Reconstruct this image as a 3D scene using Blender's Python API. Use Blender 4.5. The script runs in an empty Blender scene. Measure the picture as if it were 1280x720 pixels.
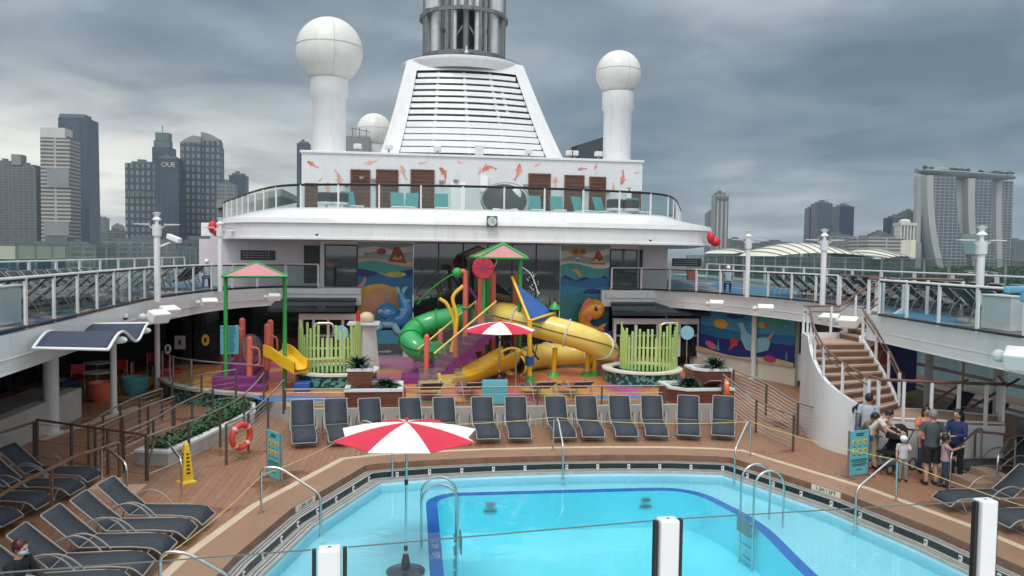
import bpy, bmesh, math, random
from mathutils import Vector, Matrix, Euler
from mathutils.geometry import tessellate_polygon
random.seed(7)
SC = bpy.context.scene
COL = SC.collection
R = math.radians
PI = math.pi
# ------------------------------------------------------------------ camera
FOC, EYE = 960.0, 5.3
YAW, PIT, ROL = math.atan(0.13), R(2.62), R(0.8)
cam_d = bpy.data.cameras.new('camera')
cam = bpy.data.objects.new('camera', cam_d)
COL.objects.link(cam)
CM = Matrix.Rotation(-YAW, 3, 'Z') @ Matrix.Rotation(PI/2-PIT, 3, 'X') @ Matrix.Rotation(ROL, 3, 'Z')
cam.matrix_world = Matrix.Translation((0, 0, EYE)) @ CM.to_4x4()
cam_d.sensor_width = 36.0
cam_d.lens = FOC/1280*36.0
cam_d.clip_start = 0.1
cam_d.clip_end = 20000
SC.camera = cam
# ------------------------------------------------------------------ sky
wd = bpy.data.worlds.new('World'); SC.world = wd; wd.use_nodes = True
nt = wd.node_tree; nt.nodes.clear()
def N(t, typ, **kw):
    n = t.nodes.new(typ)
    for k, v in kw.items():
        if k.startswith('i_'):
            key = k[2:]; key = int(key) if key.isdigit() else key
            n.inputs[key].default_value = v
        else: setattr(n, k, v)
    return n
SUN_EL, SUN_AZ = R(58), R(200)
L = nt.links.new
out = N(nt, 'ShaderNodeOutputWorld')
sky = N(nt, 'ShaderNodeTexSky', sky_type='NISHITA', sun_disc=False, sun_elevation=SUN_EL, sun_rotation=SUN_AZ)
bg1 = N(nt, 'ShaderNodeBackground', i_Strength=0.08); L(sky.outputs[0], bg1.inputs[0])
tc = N(nt, 'ShaderNodeTexCoord')
sep = N(nt, 'ShaderNodeSeparateXYZ'); L(tc.outputs['Generated'], sep.inputs[0])
def MA(op, a, b=None, c=None, t=nt, clamp=False):
    m = N(t, 'ShaderNodeMath', operation=op, use_clamp=clamp)
    for i, x in enumerate((a, b, c)):
        if x is None: continue
        if isinstance(x, (int, float)): m.inputs[i].default_value = x
        else: t.links.new(x, m.inputs[i])
    return m.outputs[0]
zz = MA('MAXIMUM', sep.outputs[2], 0.0)
den = MA('ADD', zz, 0.13)
cx_ = MA('DIVIDE', sep.outputs[0], den); cy_ = MA('DIVIDE', sep.outputs[1], den)
cmb = N(nt, 'ShaderNodeCombineXYZ'); L(cx_, cmb.inputs[0]); L(cy_, cmb.inputs[1])
n1 = N(nt, 'ShaderNodeTexNoise', i_Scale=0.55, i_Detail=5.0, i_Roughness=0.5); L(cmb.outputs[0], n1.inputs['Vector'])
n2 = N(nt, 'ShaderNodeTexNoise', i_Scale=1.6, i_Detail=4.0, i_Roughness=0.5, i_Distortion=0.3); L(cmb.outputs[0], n2.inputs['Vector'])
mixn = MA('ADD', MA('MULTIPLY', n1.outputs[0], 0.66), MA('MULTIPLY', n2.outputs[0], 0.34))
ramp = N(nt, 'ShaderNodeValToRGB')
cr = ramp.color_ramp; cr.elements[0].position = 0.40; cr.elements[0].color = (.10, .150, .20, 1)
cr.elements[1].position = 0.64; cr.elements[1].color = (.40, .455, .49, 1)
e = cr.elements.new(0.52); e.color = (.20, .255, .30, 1)
L(mixn, ramp.inputs[0])
# brighter, warmer gap in the clouds low over the city on the left
def MR(v, a, b, c=0.0, d=1.0, t=nt):
    m = N(t, 'ShaderNodeMapRange', interpolation_type='SMOOTHSTEP')
    t.links.new(v, m.inputs[0])
    for i, x in enumerate((a, b, c, d)): m.inputs[i+1].default_value = x
    return m.outputs[0]
az = MA('ARCTAN2', sep.outputs[0], sep.outputs[1])
lft = MR(az, 0.20, -0.42)
low = MA('MULTIPLY', MR(sep.outputs[2], -0.02, 0.03, 0.75, 1.0), MR(sep.outputs[2], 0.26, 0.05))
gap = MA('MULTIPLY', MA('MULTIPLY', lft, low), MR(n2.outputs[0], 0.30, 0.60, 0.45, 1.0))
mx = N(nt, 'ShaderNodeMixRGB'); L(gap, mx.inputs[0]); L(ramp.outputs[0], mx.inputs[1]); mx.inputs[2].default_value = (.92, .89, .80, 1)
# cloud is thinner overhead and behind the viewer
up = MR(sep.outputs[2], 0.36, 0.75); bh = MR(sep.outputs[1], 0.05, -0.5)
br = MA('MAXIMUM', up, bh)
mx2 = N(nt, 'ShaderNodeMixRGB'); L(br, mx2.inputs[0]); L(mx.outputs[0], mx2.inputs[1]); mx2.inputs[2].default_value = (.98, 1.02, 1.05, 1)
bg2 = N(nt, 'ShaderNodeBackground', i_Strength=1.0); L(mx2.outputs[0], bg2.inputs[0])
ms = N(nt, 'ShaderNodeMixShader', i_0=0.93); L(bg1.outputs[0], ms.inputs[1]); L(bg2.outputs[0], ms.inputs[2]); L(ms.outputs[0], out.inputs[0])
# ------------------------------------------------------------------ sun
sd = bpy.data.lights.new('sun', 'SUN'); sd.energy = 1.15; sd.angle = R(18); sd.color = (1, .96, .9)
so = bpy.data.objects.new('sun', sd); COL.objects.link(so)
sdir = Vector((math.sin(SUN_AZ)*math.cos(SUN_EL), math.cos(SUN_AZ)*math.cos(SUN_EL), math.sin(SUN_EL)))
so.rotation_euler = sdir.to_track_quat('Z', 'Y').to_euler()
SC.view_settings.view_transform = 'Standard'; SC.view_settings.look = 'None'
SC.view_settings.exposure = 0.36; SC.view_settings.gamma = 1.0; SC.view_settings.use_curve_mapping = False
SC.cycles.max_bounces = 8; SC.cycles.transparent_max_bounces = 24; SC.cycles.diffuse_bounces = 3
# ------------------------------------------------------------------ locating things
def ray(px, py): return CM @ Vector(((px-640)/FOC, -(py-360)/FOC, -1.0))
def G(px, py, z=0.0):
    d = ray(px, py); k = (z-EYE)/d.z; return Vector((d.x*k, d.y*k, z))
def V(px, py, y):
    d = ray(px, py); k = y/d.y; return Vector((d.x*k, y, EYE+d.z*k))
# ------------------------------------------------------------------ object helpers
def tag(o, label=None, cat=None, group=None, kind=None):
    if label: o['label'] = label
    if cat: o['category'] = cat
    if group: o['group'] = group
    if kind: o['kind'] = kind
    return o
def thing(name, label, cat, loc=(0, 0, 0), rz=0.0, group=None):
    o = bpy.data.objects.new(name, None); COL.objects.link(o)
    o.empty_display_size = 0.2
    o.location = loc; o.rotation_euler = (0, 0, rz)
    return tag(o, label, cat, group)
def world_of(o):
    m = Matrix.Translation(o.location) @ o.rotation_euler.to_matrix().to_4x4() @ Matrix.Diagonal(o.scale.to_4d())
    return world_of(o.parent) @ m if o.parent else m
class MB:
    def __init__(s): s.v = []; s.f = []; s.m = []
    def add(s, vs, fs, mi=0):
        b = len(s.v); s.v += [Vector(p) for p in vs]
        for f in fs: s.f.append([i+b for i in f]); s.m.append(mi)
        return s
    def box(s, c, d, rz=0.0, M=None, mi=0):
        c = Vector(c); hx, hy, hz = d[0]/2, d[1]/2, d[2]/2
        vs = [Vector((x*hx, y*hy, z*hz)) for z in (-1, 1) for y in (-1, 1) for x in (-1, 1)]
        rot = M if M is not None else Matrix.Rotation(rz, 3, 'Z')
        return s.add([c+rot@p for p in vs], [(0,2,3,1),(4,5,7,6),(0,1,5,4),(2,6,7,3),(0,4,6,2),(1,3,7,5)], mi)
    def bx(s, x0, x1, y0, y1, z0, z1, mi=0):
        return s.box(((x0+x1)/2, (y0+y1)/2, (z0+z1)/2), (x1-x0, y1-y0, z1-z0), mi=mi)
    def beam(s, p, q, w, h, mi=0, up=(0, 0, 1)):
        p, q = Vector(p), Vector(q); d = (q-p); l = d.length
        if l < 1e-6: return s
        d.normalize(); up = Vector(up)
        if abs(d.dot(up)) > 0.99: up = Vector((0, 1, 0))
        sx = d.cross(up).normalized(); sz = sx.cross(d).normalized()
        M = Matrix((sx, d, sz)).transposed()
        return s.box((p+q)/2, (w, l, h), M=M, mi=mi)
    def tube(s, pts, r, seg=8, closed=False, mi=0, cap=True):
        pts = [Vector(p) for p in pts]; n = len(pts)
        rr = r if isinstance(r, (list, tuple)) else [r]*n
        rings = []; pu = None
        for i, p in enumerate(pts):
            a = pts[(i-1) % n] if (i > 0 or closed) else p
            b = pts[(i+1) % n] if (i < n-1 or closed) else p
            d = (b-a).normalized()
            if pu is None:
                u = Vector((0, 0, 1)) if abs(d.z) < 0.9 else Vector((1, 0, 0))
            else: u = pu
            u = (u - d*u.dot(d))
            if u.length < 1e-4: u = Vector((1, 0, 0)).cross(d)
            u.normalize(); pu = u; w = d.cross(u)
            rings.append([p+(u*math.cos(t)+w*math.sin(t))*rr[i] for t in [2*PI*k/seg for k in range(seg)]])
        vs = [q for rg in rings for q in rg]; fs = []
        m = n if closed else n-1
        for i in range(m):
            j = (i+1) % n
            for k in range(seg):
                k2 = (k+1) % seg
                fs.append((i*seg+k, i*seg+k2, j*seg+k2, j*seg+k))
        if not closed and cap:
            fs.append(tuple(range(seg-1, -1, -1))); fs.append(tuple((n-1)*seg+k for k in range(seg)))
        return s.add(vs, fs, mi)
    def lathe(s, prof, c=(0, 0, 0), seg=24, mi=0, M=None, arc=2*PI):
        c = Vector(c); vs = []; fs = []; full = arc > 6.28; m = seg if full else seg+1
        for r, z in prof:
            for k in range(m):
                t = arc*k/seg; p = Vector((r*math.cos(t), r*math.sin(t), z))
                vs.append(c+(M@p if M is not None else p))
        for i in range(len(prof)-1):
            for k in range(seg):
                k2 = (k+1) % m
                fs.append((i*m+k, i*m+k2, (i+1)*m+k2, (i+1)*m+k))
        return s.add(vs, fs, mi)
    def cyl(s, c, r, h, seg=20, mi=0, r2=None):
        r2 = r if r2 is None else r2
        return s.lathe([(0.0001, 0), (r, 0), (r2, h), (0.0001, h)], c, seg, mi)
    def sph(s, c, r, seg=16, rings=10, sc=(1, 1, 1), M=None, mi=0):
        c = Vector(c); vs = []; fs = []
        for i in range(rings+1):
            ph = PI*i/rings; rr_ = max(math.sin(ph), 1e-3)
            for k in range(seg):
                t = 2*PI*k/seg
                p = Vector((rr_*math.cos(t)*r*sc[0], rr_*math.sin(t)*r*sc[1], math.cos(ph)*r*sc[2]))
                vs.append(c+(M@p if M is not None else p))
        for i in range(rings):
            for k in range(seg):
                k2 = (k+1) % seg
                fs.append((i*seg+k, (i+1)*seg+k, (i+1)*seg+k2, i*seg+k2))
        return s.add(vs, fs, mi)
    def fill(s, loops, z=0.0, mi=0):
        ls = [[Vector((p[0], p[1], 0)) for p in lp] for lp in loops]
        flat = [p for lp in ls for p in lp]
        fs = []
        for t in tessellate_polygon(ls):
            a, b, c = [flat[i] for i in t]
            if (b-a).cross(c-a).z < 0: t = (t[0], t[2], t[1])
            fs.append(tuple(t))
        return s.add([Vector((p.x, p.y, z)) for p in flat], fs, mi)
    def wall(s, pts, z0, z1, closed=False, mi=0, flip=False):
        n = len(pts); vs = []
        for i, p in enumerate(pts):
            a = z0[i] if isinstance(z0, (list, tuple)) else z0
            b = z1[i] if isinstance(z1, (list, tuple)) else z1
            vs += [(p[0], p[1], a), (p[0], p[1], b)]
        fs = []
        for i in range(n if closed else n-1):
            j = (i+1) % n; q = (2*i, 2*j, 2*j+1, 2*i+1)
            fs.append(q[::-1] if flip else q)
        return s.add(vs, fs, mi)
    def prism(s, poly, z0, z1, mi=0):
        s.fill([poly], z1, mi)
        b = len(s.f); s.fill([poly], z0, mi)
        for i in range(b, len(s.f)): s.f[i] = s.f[i][::-1]
        return s.wall(poly, z0, z1, True, mi)
    def ribbon(s, a, b, mi=0):
        """faces between two polylines of equal length"""
        n = len(a)
        return s.add(list(a)+list(b), [(i, i+1, n+i+1, n+i) for i in range(n-1)], mi)
    def plate(s, outline, origin, ux, uz, thick, mi=0):
        """2-D outline (a,b) placed at origin + a*ux + b*uz, extruded along ux x uz"""
        ux, uz, o = Vector(ux), Vector(uz), Vector(origin); nn = ux.cross(uz).normalized()*thick
        fl = [Vector((a, b, 0)) for a, b in outline]; n = len(fl)
        P0 = [o+ux*a+uz*b for a, b in outline]; P1 = [p+nn for p in P0]
        tri = tessellate_polygon([fl]); fs = []
        for t in tri:
            a, b, c = [fl[i] for i in t]
            if (b-a).cross(c-a).z < 0: t = (t[0], t[2], t[1])
            fs.append((t[2], t[1], t[0])); fs.append((t[0]+n, t[1]+n, t[2]+n))
        for i in range(n):
            j = (i+1) % n; fs.append((i, j, j+n, i+n))
        return s.add(P0+P1, fs, mi)
    def build(s, name, mat, parent=None, smooth=False, bevel=0.0, label=None, weld=False):
        me = bpy.data.meshes.new(name)
        vs = s.v
        if parent is not None:
            inv = world_of(parent).inverted(); vs = [inv@p for p in vs]
        me.from_pydata([tuple(p) for p in vs], [], s.f)
        mats = mat if isinstance(mat, (list, tuple)) else [mat]
        for m in mats: me.materials.append(m)
        if len(mats) > 1: me.polygons.foreach_set('material_index', s.m)
        if smooth:
            me.polygons.foreach_set('use_smooth', [True]*len(me.polygons))
            me.set_sharp_from_angle(angle=R(40))
        me.validate()
        if len(me.vertices) < 60000:
            bm = bmesh.new(); bm.from_mesh(me); bmesh.ops.remove_doubles(bm, verts=bm.verts, dist=1e-5)
            if smooth or weld: bmesh.ops.recalc_face_normals(bm, faces=bm.faces)
            bm.to_mesh(me); bm.free()
            if smooth: me.set_sharp_from_angle(angle=R(40))
        me.update()
        o = bpy.data.objects.new(name, me); COL.objects.link(o)
        if parent is not None: o.parent = parent
        if bevel > 0:
            b = o.modifiers.new('bevel', 'BEVEL'); b.width = bevel; b.segments = 2; b.limit_method = 'ANGLE'
        if label: o['label'] = label
        return o
def copy_tree(o, parent=None, label=None, group=None, loc=None, rz=None):
    c = o.copy(); COL.objects.link(c)
    if parent is not None: c.parent = parent
    if label: c['label'] = label
    if group: c['group'] = group
    if loc is not None: c.location = loc
    if rz is not None: c.rotation_euler = (0, 0, rz)
    for ch in list(o.children): copy_tree(ch, c)
    return c
def smooth_path(pts, n=6, closed=False):
    """Catmull-Rom through the points"""
    P = [Vector(p) for p in pts]; out_ = []; m = len(P)
    rng = range(m) if closed else range(m-1)
    for i in rng:
        p0 = P[(i-1) % m] if (closed or i > 0) else P[0]*2-P[1]
        p1 = P[i]; p2 = P[(i+1) % m]
        p3 = P[(i+2) % m] if (closed or i+2 < m) else P[-1]*2-P[-2]
        for k in range(n):
            t = k/n
            out_.append(0.5*((2*p1)+(p2-p0)*t+(2*p0-5*p1+4*p2-p3)*t*t+(3*p1-p0-3*p2+p3)*t**3))
    if not closed: out_.append(P[-1])
    return out_
def round_path(pts, r, n=5):
    """polyline with rounded corners"""
    P = [Vector(p) for p in pts]; o = [P[0]]
    for i in range(1, len(P)-1):
        a = (P[i-1]-P[i]); b = (P[i+1]-P[i]); k = min(r, a.length*.48, b.length*.48)
        A = P[i]+a.normalized()*k; B = P[i]+b.normalized()*k
        for j in range(n+1):
            t = j/n; o.append(A*(1-t)**2+P[i]*2*t*(1-t)+B*t*t)
    o.append(P[-1]); return o
def offset(pts, d, closed=False):
    """offset a plan polyline to its left by d"""
    n = len(pts); o = []
    for i in range(n):
        a = Vector(pts[i-1][:2]) if (i > 0 or closed) else Vector(pts[i][:2])
        b = Vector(pts[(i+1) % n][:2]) if (i < n-1 or closed) else Vector(pts[i][:2])
        c = Vector(pts[i][:2])
        n1_ = (c-a); n2_ = (b-c)
        nn = Vector((0, 0))
        for q in (n1_, n2_):
            if q.length > 1e-6: q.normalize(); nn += Vector((-q.y, q.x))
        nn.normalize()
        ref = n2_ if n2_.length > 1e-6 else n1_
        cs = max(0.5, nn.dot(Vector((-ref.y, ref.x))))
        c = c+nn*d/cs
        o.append((c.x, c.y) if len(pts[i]) < 3 else Vector((c.x, c.y, pts[i][2])))
    return o
def plen(pts):
    return sum((Vector(pts[i+1])-Vector(pts[i])).length for i in range(len(pts)-1))
def along(pts, s):
    for i in range(len(pts)-1):
        a, b = Vector(pts[i]), Vector(pts[i+1]); l = (b-a).length
        if s <= l or i == len(pts)-2: return a+(b-a)*(s/l if l else 0), (b-a).normalized()
        s -= l
ORD = ['first', 'second', 'third', 'fourth', 'fifth', 'sixth', 'seventh', 'eighth', 'ninth', 'tenth', 'eleventh', 'twelfth', 'thirteenth', 'fourteenth', 'fifteenth', 'sixteenth', 'seventeenth', 'eighteenth', 'nineteenth', 'twentieth', 'twenty-first', 'twenty-second', 'twenty-third', 'twenty-fourth', 'twenty-fifth']
# ------------------------------------------------------------------ materials
def mat(name, col, rough=0.5, metal=0.0, var=0.08, scale=3.0, bump=0.0, bscale=40.0, dirt=0.0, coat=0.0, detail=4.0):
    m = bpy.data.materials.new(name); m.use_nodes = True; t = m.node_tree; b = t.nodes['Principled BSDF']
    b.inputs['Roughness'].default_value = rough; b.inputs['Metallic'].default_value = metal
    b.inputs['Coat Weight'].default_value = coat
    tcn = N(t, 'ShaderNodeTexCoord')
    nz = N(t, 'ShaderNodeTexNoise', i_Scale=scale, i_Detail=detail); t.links.new(tcn.outputs['Object'], nz.inputs['Vector'])
    rp = N(t, 'ShaderNodeValToRGB')
    rp.color_ramp.elements[0].position = .3; rp.color_ramp.elements[1].position = .7
    rp.color_ramp.elements[0].color = tuple(max(0, c*(1-var)) for c in col)+(1,)
    rp.color_ramp.elements[1].color = tuple(min(1, c*(1+var)) for c in col)+(1,)
    t.links.new(nz.outputs[0], rp.inputs[0]); last = rp.outputs[0]
    if dirt > 0:
        mp = N(t, 'ShaderNodeMapping'); mp.inputs['Scale'].default_value = (1.4, 1.4, .18); t.links.new(tcn.outputs['Object'], mp.inputs[0])
        nd = N(t, 'ShaderNodeTexNoise', i_Scale=2.2, i_Detail=7.0, i_Roughness=.7); t.links.new(mp.outputs[0], nd.inputs['Vector'])
        r2 = N(t, 'ShaderNodeValToRGB'); r2.color_ramp.elements[0].position = .52; r2.color_ramp.elements[1].position = .78
        r2.color_ramp.elements[0].color = (0, 0, 0, 1); r2.color_ramp.elements[1].color = (dirt, dirt, dirt, 1)
        t.links.new(nd.outputs[0], r2.inputs[0])
        mm = N(t, 'ShaderNodeMixRGB', blend_type='MULTIPLY'); t.links.new(r2.outputs[0], mm.inputs[0]); t.links.new(last, mm.inputs[1]); mm.inputs[2].default_value = (.55, .47, .38, 1)
        last = mm.outputs[0]
    t.links.new(last, b.inputs['Base Color'])
    if bump > 0:
        nb = N(t, 'ShaderNodeTexNoise', i_Scale=bscale, i_Detail=3.0); t.links.new(tcn.outputs['Object'], nb.inputs['Vector'])
        bp = N(t, 'ShaderNodeBump', i_Strength=bump, i_Distance=0.01); t.links.new(nb.outputs[0], bp.inputs['Height']); t.links.new(bp.outputs[0], b.inputs['Normal'])
    return m
def glass(name, tint=(.75, .85, .84), refl=0.5, dens=0.0, dcol=(.05, .08, .08), ior=1.45, rough=0.02):
    """thin pane: tinted see-through plus Fresnel reflection, optional body colour"""
    m = bpy.data.materials.new(name); m.use_nodes = True; t = m.node_tree; t.nodes.clear()
    o = N(t, 'ShaderNodeOutputMaterial'); tr = N(t, 'ShaderNodeBsdfTransparent', i_0=(*tint, 1)); gl = N(t, 'ShaderNodeBsdfGlossy', i_Roughness=rough)
    df = N(t, 'ShaderNodeBsdfDiffuse', i_0=(*dcol, 1))
    a = N(t, 'ShaderNodeMixShader', i_0=dens); t.links.new(tr.outputs[0], a.inputs[1]); t.links.new(df.outputs[0], a.inputs[2])
    lw = N(t, 'ShaderNodeLayerWeight', i_Blend=0.5); b = N(t, 'ShaderNodeMixShader')
    f0 = ((ior-1)/(ior+1))**2
    fm = MA('MULTIPLY', MA('MULTIPLY_ADD', MA('POWER', lw.outputs['Facing'], 5.0, t=t), 1-f0, f0, t=t), refl*2, t=t, clamp=True)
    t.links.new(fm, b.inputs[0]); t.links.new(a.outputs[0], b.inputs[1]); t.links.new(gl.outputs[0], b.inputs[2]); t.links.new(b.outputs[0], o.inputs[0])
    return m
M = {}
M['white'] = mat('white_paint', (.72, .725, .73), .38, var=.03, scale=1.2, dirt=.35, coat=.15)
M['wall'] = mat('wall_paint', (.66, .67, .68), .45, var=.03, scale=1.5, dirt=.25)
M['pinkwall'] = mat('pale_pink_paint', (.62, .56, .58), .5, var=.04, dirt=.2)
M['cream'] = mat('cream_paint', (.70, .66, .55), .5, var=.04, dirt=.2)
M['grey'] = mat('grey_paint', (.36, .37, .38), .45, var=.06, dirt=.2)
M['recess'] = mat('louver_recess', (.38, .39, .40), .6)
M['seam'] = mat('radome_seam', (.52, .52, .49), .5)
M['midgrey'] = mat('mid_grey_paint', (.22, .23, .24), .45, var=.06, dirt=.3)
M['dark'] = mat('dark_paint', (.03, .033, .037), .45)
M['black'] = mat('black_rubber', (.012, .012, .014), .5)
M['navy'] = mat('navy_paint', (.02, .04, .12), .35)
M['steel'] = mat('stainless_steel', (.62, .62, .60), .22, metal=1.0, var=.05)
M['steelrail'] = mat('brushed_steel_rail', (.36, .33, .31), .35, metal=.8, var=.1)
M['darkpost'] = mat('dark_bronze_post', (.13, .105, .09), .42, metal=.3, var=.12)
M['woodrail'] = mat('varnished_wood_rail', (.15, .07, .05), .35, var=.2, scale=6, coat=.3)
M['alu'] = mat('beige_aluminium', (.34, .32, .30), .38, metal=.3, var=.05)
M['sling'] = mat('charcoal_sling_mesh', (.036, .045, .06), .75, var=.14, scale=9, bump=.4, bscale=250)
M['teal'] = mat('teal_fabric', (.07, .27, .28), .7, var=.08)
M['brownsling'] = mat('brown_sling', (.13, .075, .05), .75, var=.1)
M['red'] = mat('red_plastic', (.55, .02, .03), .4, var=.06)
M['parared'] = mat('red_canvas', (.62, .03, .07), .8, var=.05, bump=.3, bscale=300)
M['parawhite'] = mat('white_canvas', (.80, .78, .73), .8, var=.04, bump=.3, bscale=300)
M['yellow'] = mat('yellow_plastic', (.78, .50, .03), .4, var=.06, dirt=.2)
M['gelyellow'] = mat('pale_yellow_gelcoat', (.78, .59, .12), .3, var=.05, scale=1.5, coat=.35, dirt=.35)
M['gelyellow2'] = mat('strong_yellow_gelcoat', (.80, .48, .02), .3, var=.05, scale=1.5, coat=.35, dirt=.2)
M['green'] = mat('green_gelcoat', (.03, .36, .11), .28, var=.08, scale=1.5, coat=.4, dirt=.25)
M['greenp'] = mat('green_powder_coat', (.04, .33, .07), .4, var=.06)
M['lime'] = mat('lime_plastic', (.43, .60, .20), .45, var=.10, scale=1.5, dirt=.2)
M['coral'] = mat('coral_powder_coat', (.68, .15, .10), .4, var=.06, dirt=.2)
M['purple'] = mat('purple_plastic', (.20, .035, .17), .4, var=.1, dirt=.2)
M['bluep'] = mat('blue_plastic', (.02, .10, .36), .4, var=.1)
M['orange'] = mat('orange_plastic', (.72, .17, .02), .4, var=.05)
M['pinkc'] = mat('pink_canvas', (.55, .23, .25), .75, var=.05)
M['signteal'] = mat('teal_sign_face', (.13, .46, .52), .4, var=.04)
M['signtext'] = mat('dark_teal_ink', (.02, .10, .13), .5)
M['white2'] = mat('clean_white', (.82, .82, .80), .4, var=.02)
M['darkglassink'] = mat('black_ink', (.01, .01, .01), .5)
M['soil'] = mat('dark_soil', (.03, .025, .02), .9, var=.3, scale=20)
M['leaf'] = mat('leaf_green', (.035, .10, .025), .5, var=.45, scale=5)
M['leafdark'] = mat('dark_leaf_green', (.015, .055, .022), .45, var=.4, scale=5)
M['leaffar'] = mat('far_foliage', (.04, .075, .035), .8, var=.5, scale=.05)
M['awning'] = mat('navy_awning_mesh', (.035, .05, .085), .8, var=.1, bump=.3, bscale=200)
M['glass'] = glass('rail_glass', (.72, .83, .82), .6, .06, (.25, .34, .34))
M['screen'] = glass('wind_screen_glass', (.66, .76, .72), .45, .07, (.22, .32, .30))
M['nearglass'] = glass('near_glass', (.93, .96, .955), .25)
M['slideclear'] = glass('clear_acrylic', (.86, .88, .84), .5, .12, (.6, .62, .55))
M['darkglass'] = mat('dark_window_glass', (.012, .016, .02), .04, var=.3, scale=.5)
M['mirrorglass'] = mat('reflective_dark_glass', (.02, .024, .028), .03, var=.3, scale=.5); M['mirrorglass'].node_tree.nodes['Principled BSDF'].inputs['IOR'].default_value = 1.9
M['towerglass'] = mat('tinted_glass', (.03, .04, .05), .08, var=.3, scale=.3)
def planks(name, c1, c2, width=.14, axis='x', rough=.45, wet=.5, line=.45):
    m = bpy.data.materials.new(name); m.use_nodes = True; t = m.node_tree; b = t.nodes['Principled BSDF']
    tcn = N(t, 'ShaderNodeTexCoord'); mp = N(t, 'ShaderNodeMapping')
    if axis == 'y': mp.inputs['Rotation'].default_value = (0, 0, PI/2)
    if axis == 'z': mp.inputs['Rotation'].default_value = (PI/2, 0, 0)
    t.links.new(tcn.outputs['Object'], mp.inputs[0])
    bk = N(t, 'ShaderNodeTexBrick', offset=.37); bk.inputs['Color1'].default_value = (*c1, 1); bk.inputs['Color2'].default_value = (*c2, 1)
    bk.inputs['Mortar'].default_value = tuple(c*line for c in c1)+(1,)
    bk.inputs['Scale'].default_value = 1.0; bk.inputs['Mortar Size'].default_value = .006; bk.inputs['Brick Width'].default_value = 3.1; bk.inputs['Row Height'].default_value = width
    t.links.new(mp.outputs[0], bk.inputs['Vector'])
    nz = N(t, 'ShaderNodeTexNoise', i_Scale=.55, i_Detail=6.0, i_Roughness=.62); t.links.new(tcn.outputs['Object'], nz.inputs['Vector'])
    g = N(t, 'ShaderNodeTexNoise', i_Scale=9.0, i_Detail=4.0); t.links.new(tcn.outputs['Object'], g.inputs['Vector'])
    rp = N(t, 'ShaderNodeValToRGB'); rp.color_ramp.elements[0].position = .35; rp.color_ramp.elements[1].position = .65
    rp.color_ramp.elements[0].color = (.80, .78, .76, 1); rp.color_ramp.elements[1].color = (1.12, 1.1, 1.08, 1)
    t.links.new(g.outputs[0], rp.inputs[0])
    mu = N(t, 'ShaderNodeMixRGB', blend_type='MULTIPLY', i_0=.7); t.links.new(bk.outputs[0], mu.inputs[1]); t.links.new(rp.outputs[0], mu.inputs[2])
    w = N(t, 'ShaderNodeValToRGB'); w.color_ramp.elements[0].position = .56; w.color_ramp.elements[1].position = .62
    w.color_ramp.elements[0].color = (0, 0, 0, 1); w.color_ramp.elements[1].color = (1, 1, 1, 1); t.links.new(nz.outputs[0], w.inputs[0])
    wm = N(t, 'ShaderNodeMixRGB', blend_type='MULTIPLY'); t.links.new(MA('MULTIPLY', w.outputs[0], wet, t=t), wm.inputs[0]); t.links.new(mu.outputs[0], wm.inputs[1]); wm.inputs[2].default_value = (.72, .50, .40, 1)
    t.links.new(wm.outputs[0], b.inputs['Base Color'])
    rr_ = N(t, 'ShaderNodeMapRange'); t.links.new(w.outputs[0], rr_.inputs[0]); rr_.inputs[3].default_value = rough; rr_.inputs[4].default_value = rough*(1-wet*.75)
    t.links.new(rr_.outputs[0], b.inputs['Roughness'])
    return m
M['deck'] = planks('teak_deck', (.325, .172, .102), (.29, .149, .086), .16, 'y', .5, .85)
M['deckside'] = planks('side_planks', (.27, .165, .11), (.235, .14, .09), .16, 'x', .5, .3)
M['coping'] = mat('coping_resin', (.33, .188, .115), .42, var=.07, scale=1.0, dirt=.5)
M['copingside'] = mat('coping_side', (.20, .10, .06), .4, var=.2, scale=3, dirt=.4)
M['louver'] = planks('louver_wood', (.165, .07, .045), (.12, .055, .038), .15, 'z', .4, .1, .15)
M['clad'] = planks('planter_wood', (.19, .065, .035), (.135, .045, .025), .15, 'z', .4, .1, .15)
M['stripe'] = mat('cream_stripe', (.60, .48, .33), .5, var=.08, scale=2, dirt=.3)
M['tread'] = mat('stair_tread', (.42, .28, .20), .55, var=.1, scale=5)
M['riser'] = mat('stair_nosing', (.14, .08, .055), .5, var=.1)
M['concrete'] = mat('pale_deck_paint', (.42, .42, .40), .6, var=.1, scale=2, dirt=.5)
M['pooledge'] = mat('pool_edge_grating', (.40, .40, .38), .4, var=.12, scale=6, dirt=.4)
M['pooltrench'] = mat('green_black_tile', (.012, .03, .032), .25, var=.3, scale=5)
M['shelf'] = mat('pool_shelf_paint', (.50, .76, .84), .5, var=.04, scale=.6)
M['deep'] = mat('pool_deep_paint', (.28, .82, .92), .5, var=.06, scale=.5)
M['poolblue'] = mat('pool_blue_stripe', (.02, .13, .50), .4, var=.08)
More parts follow.
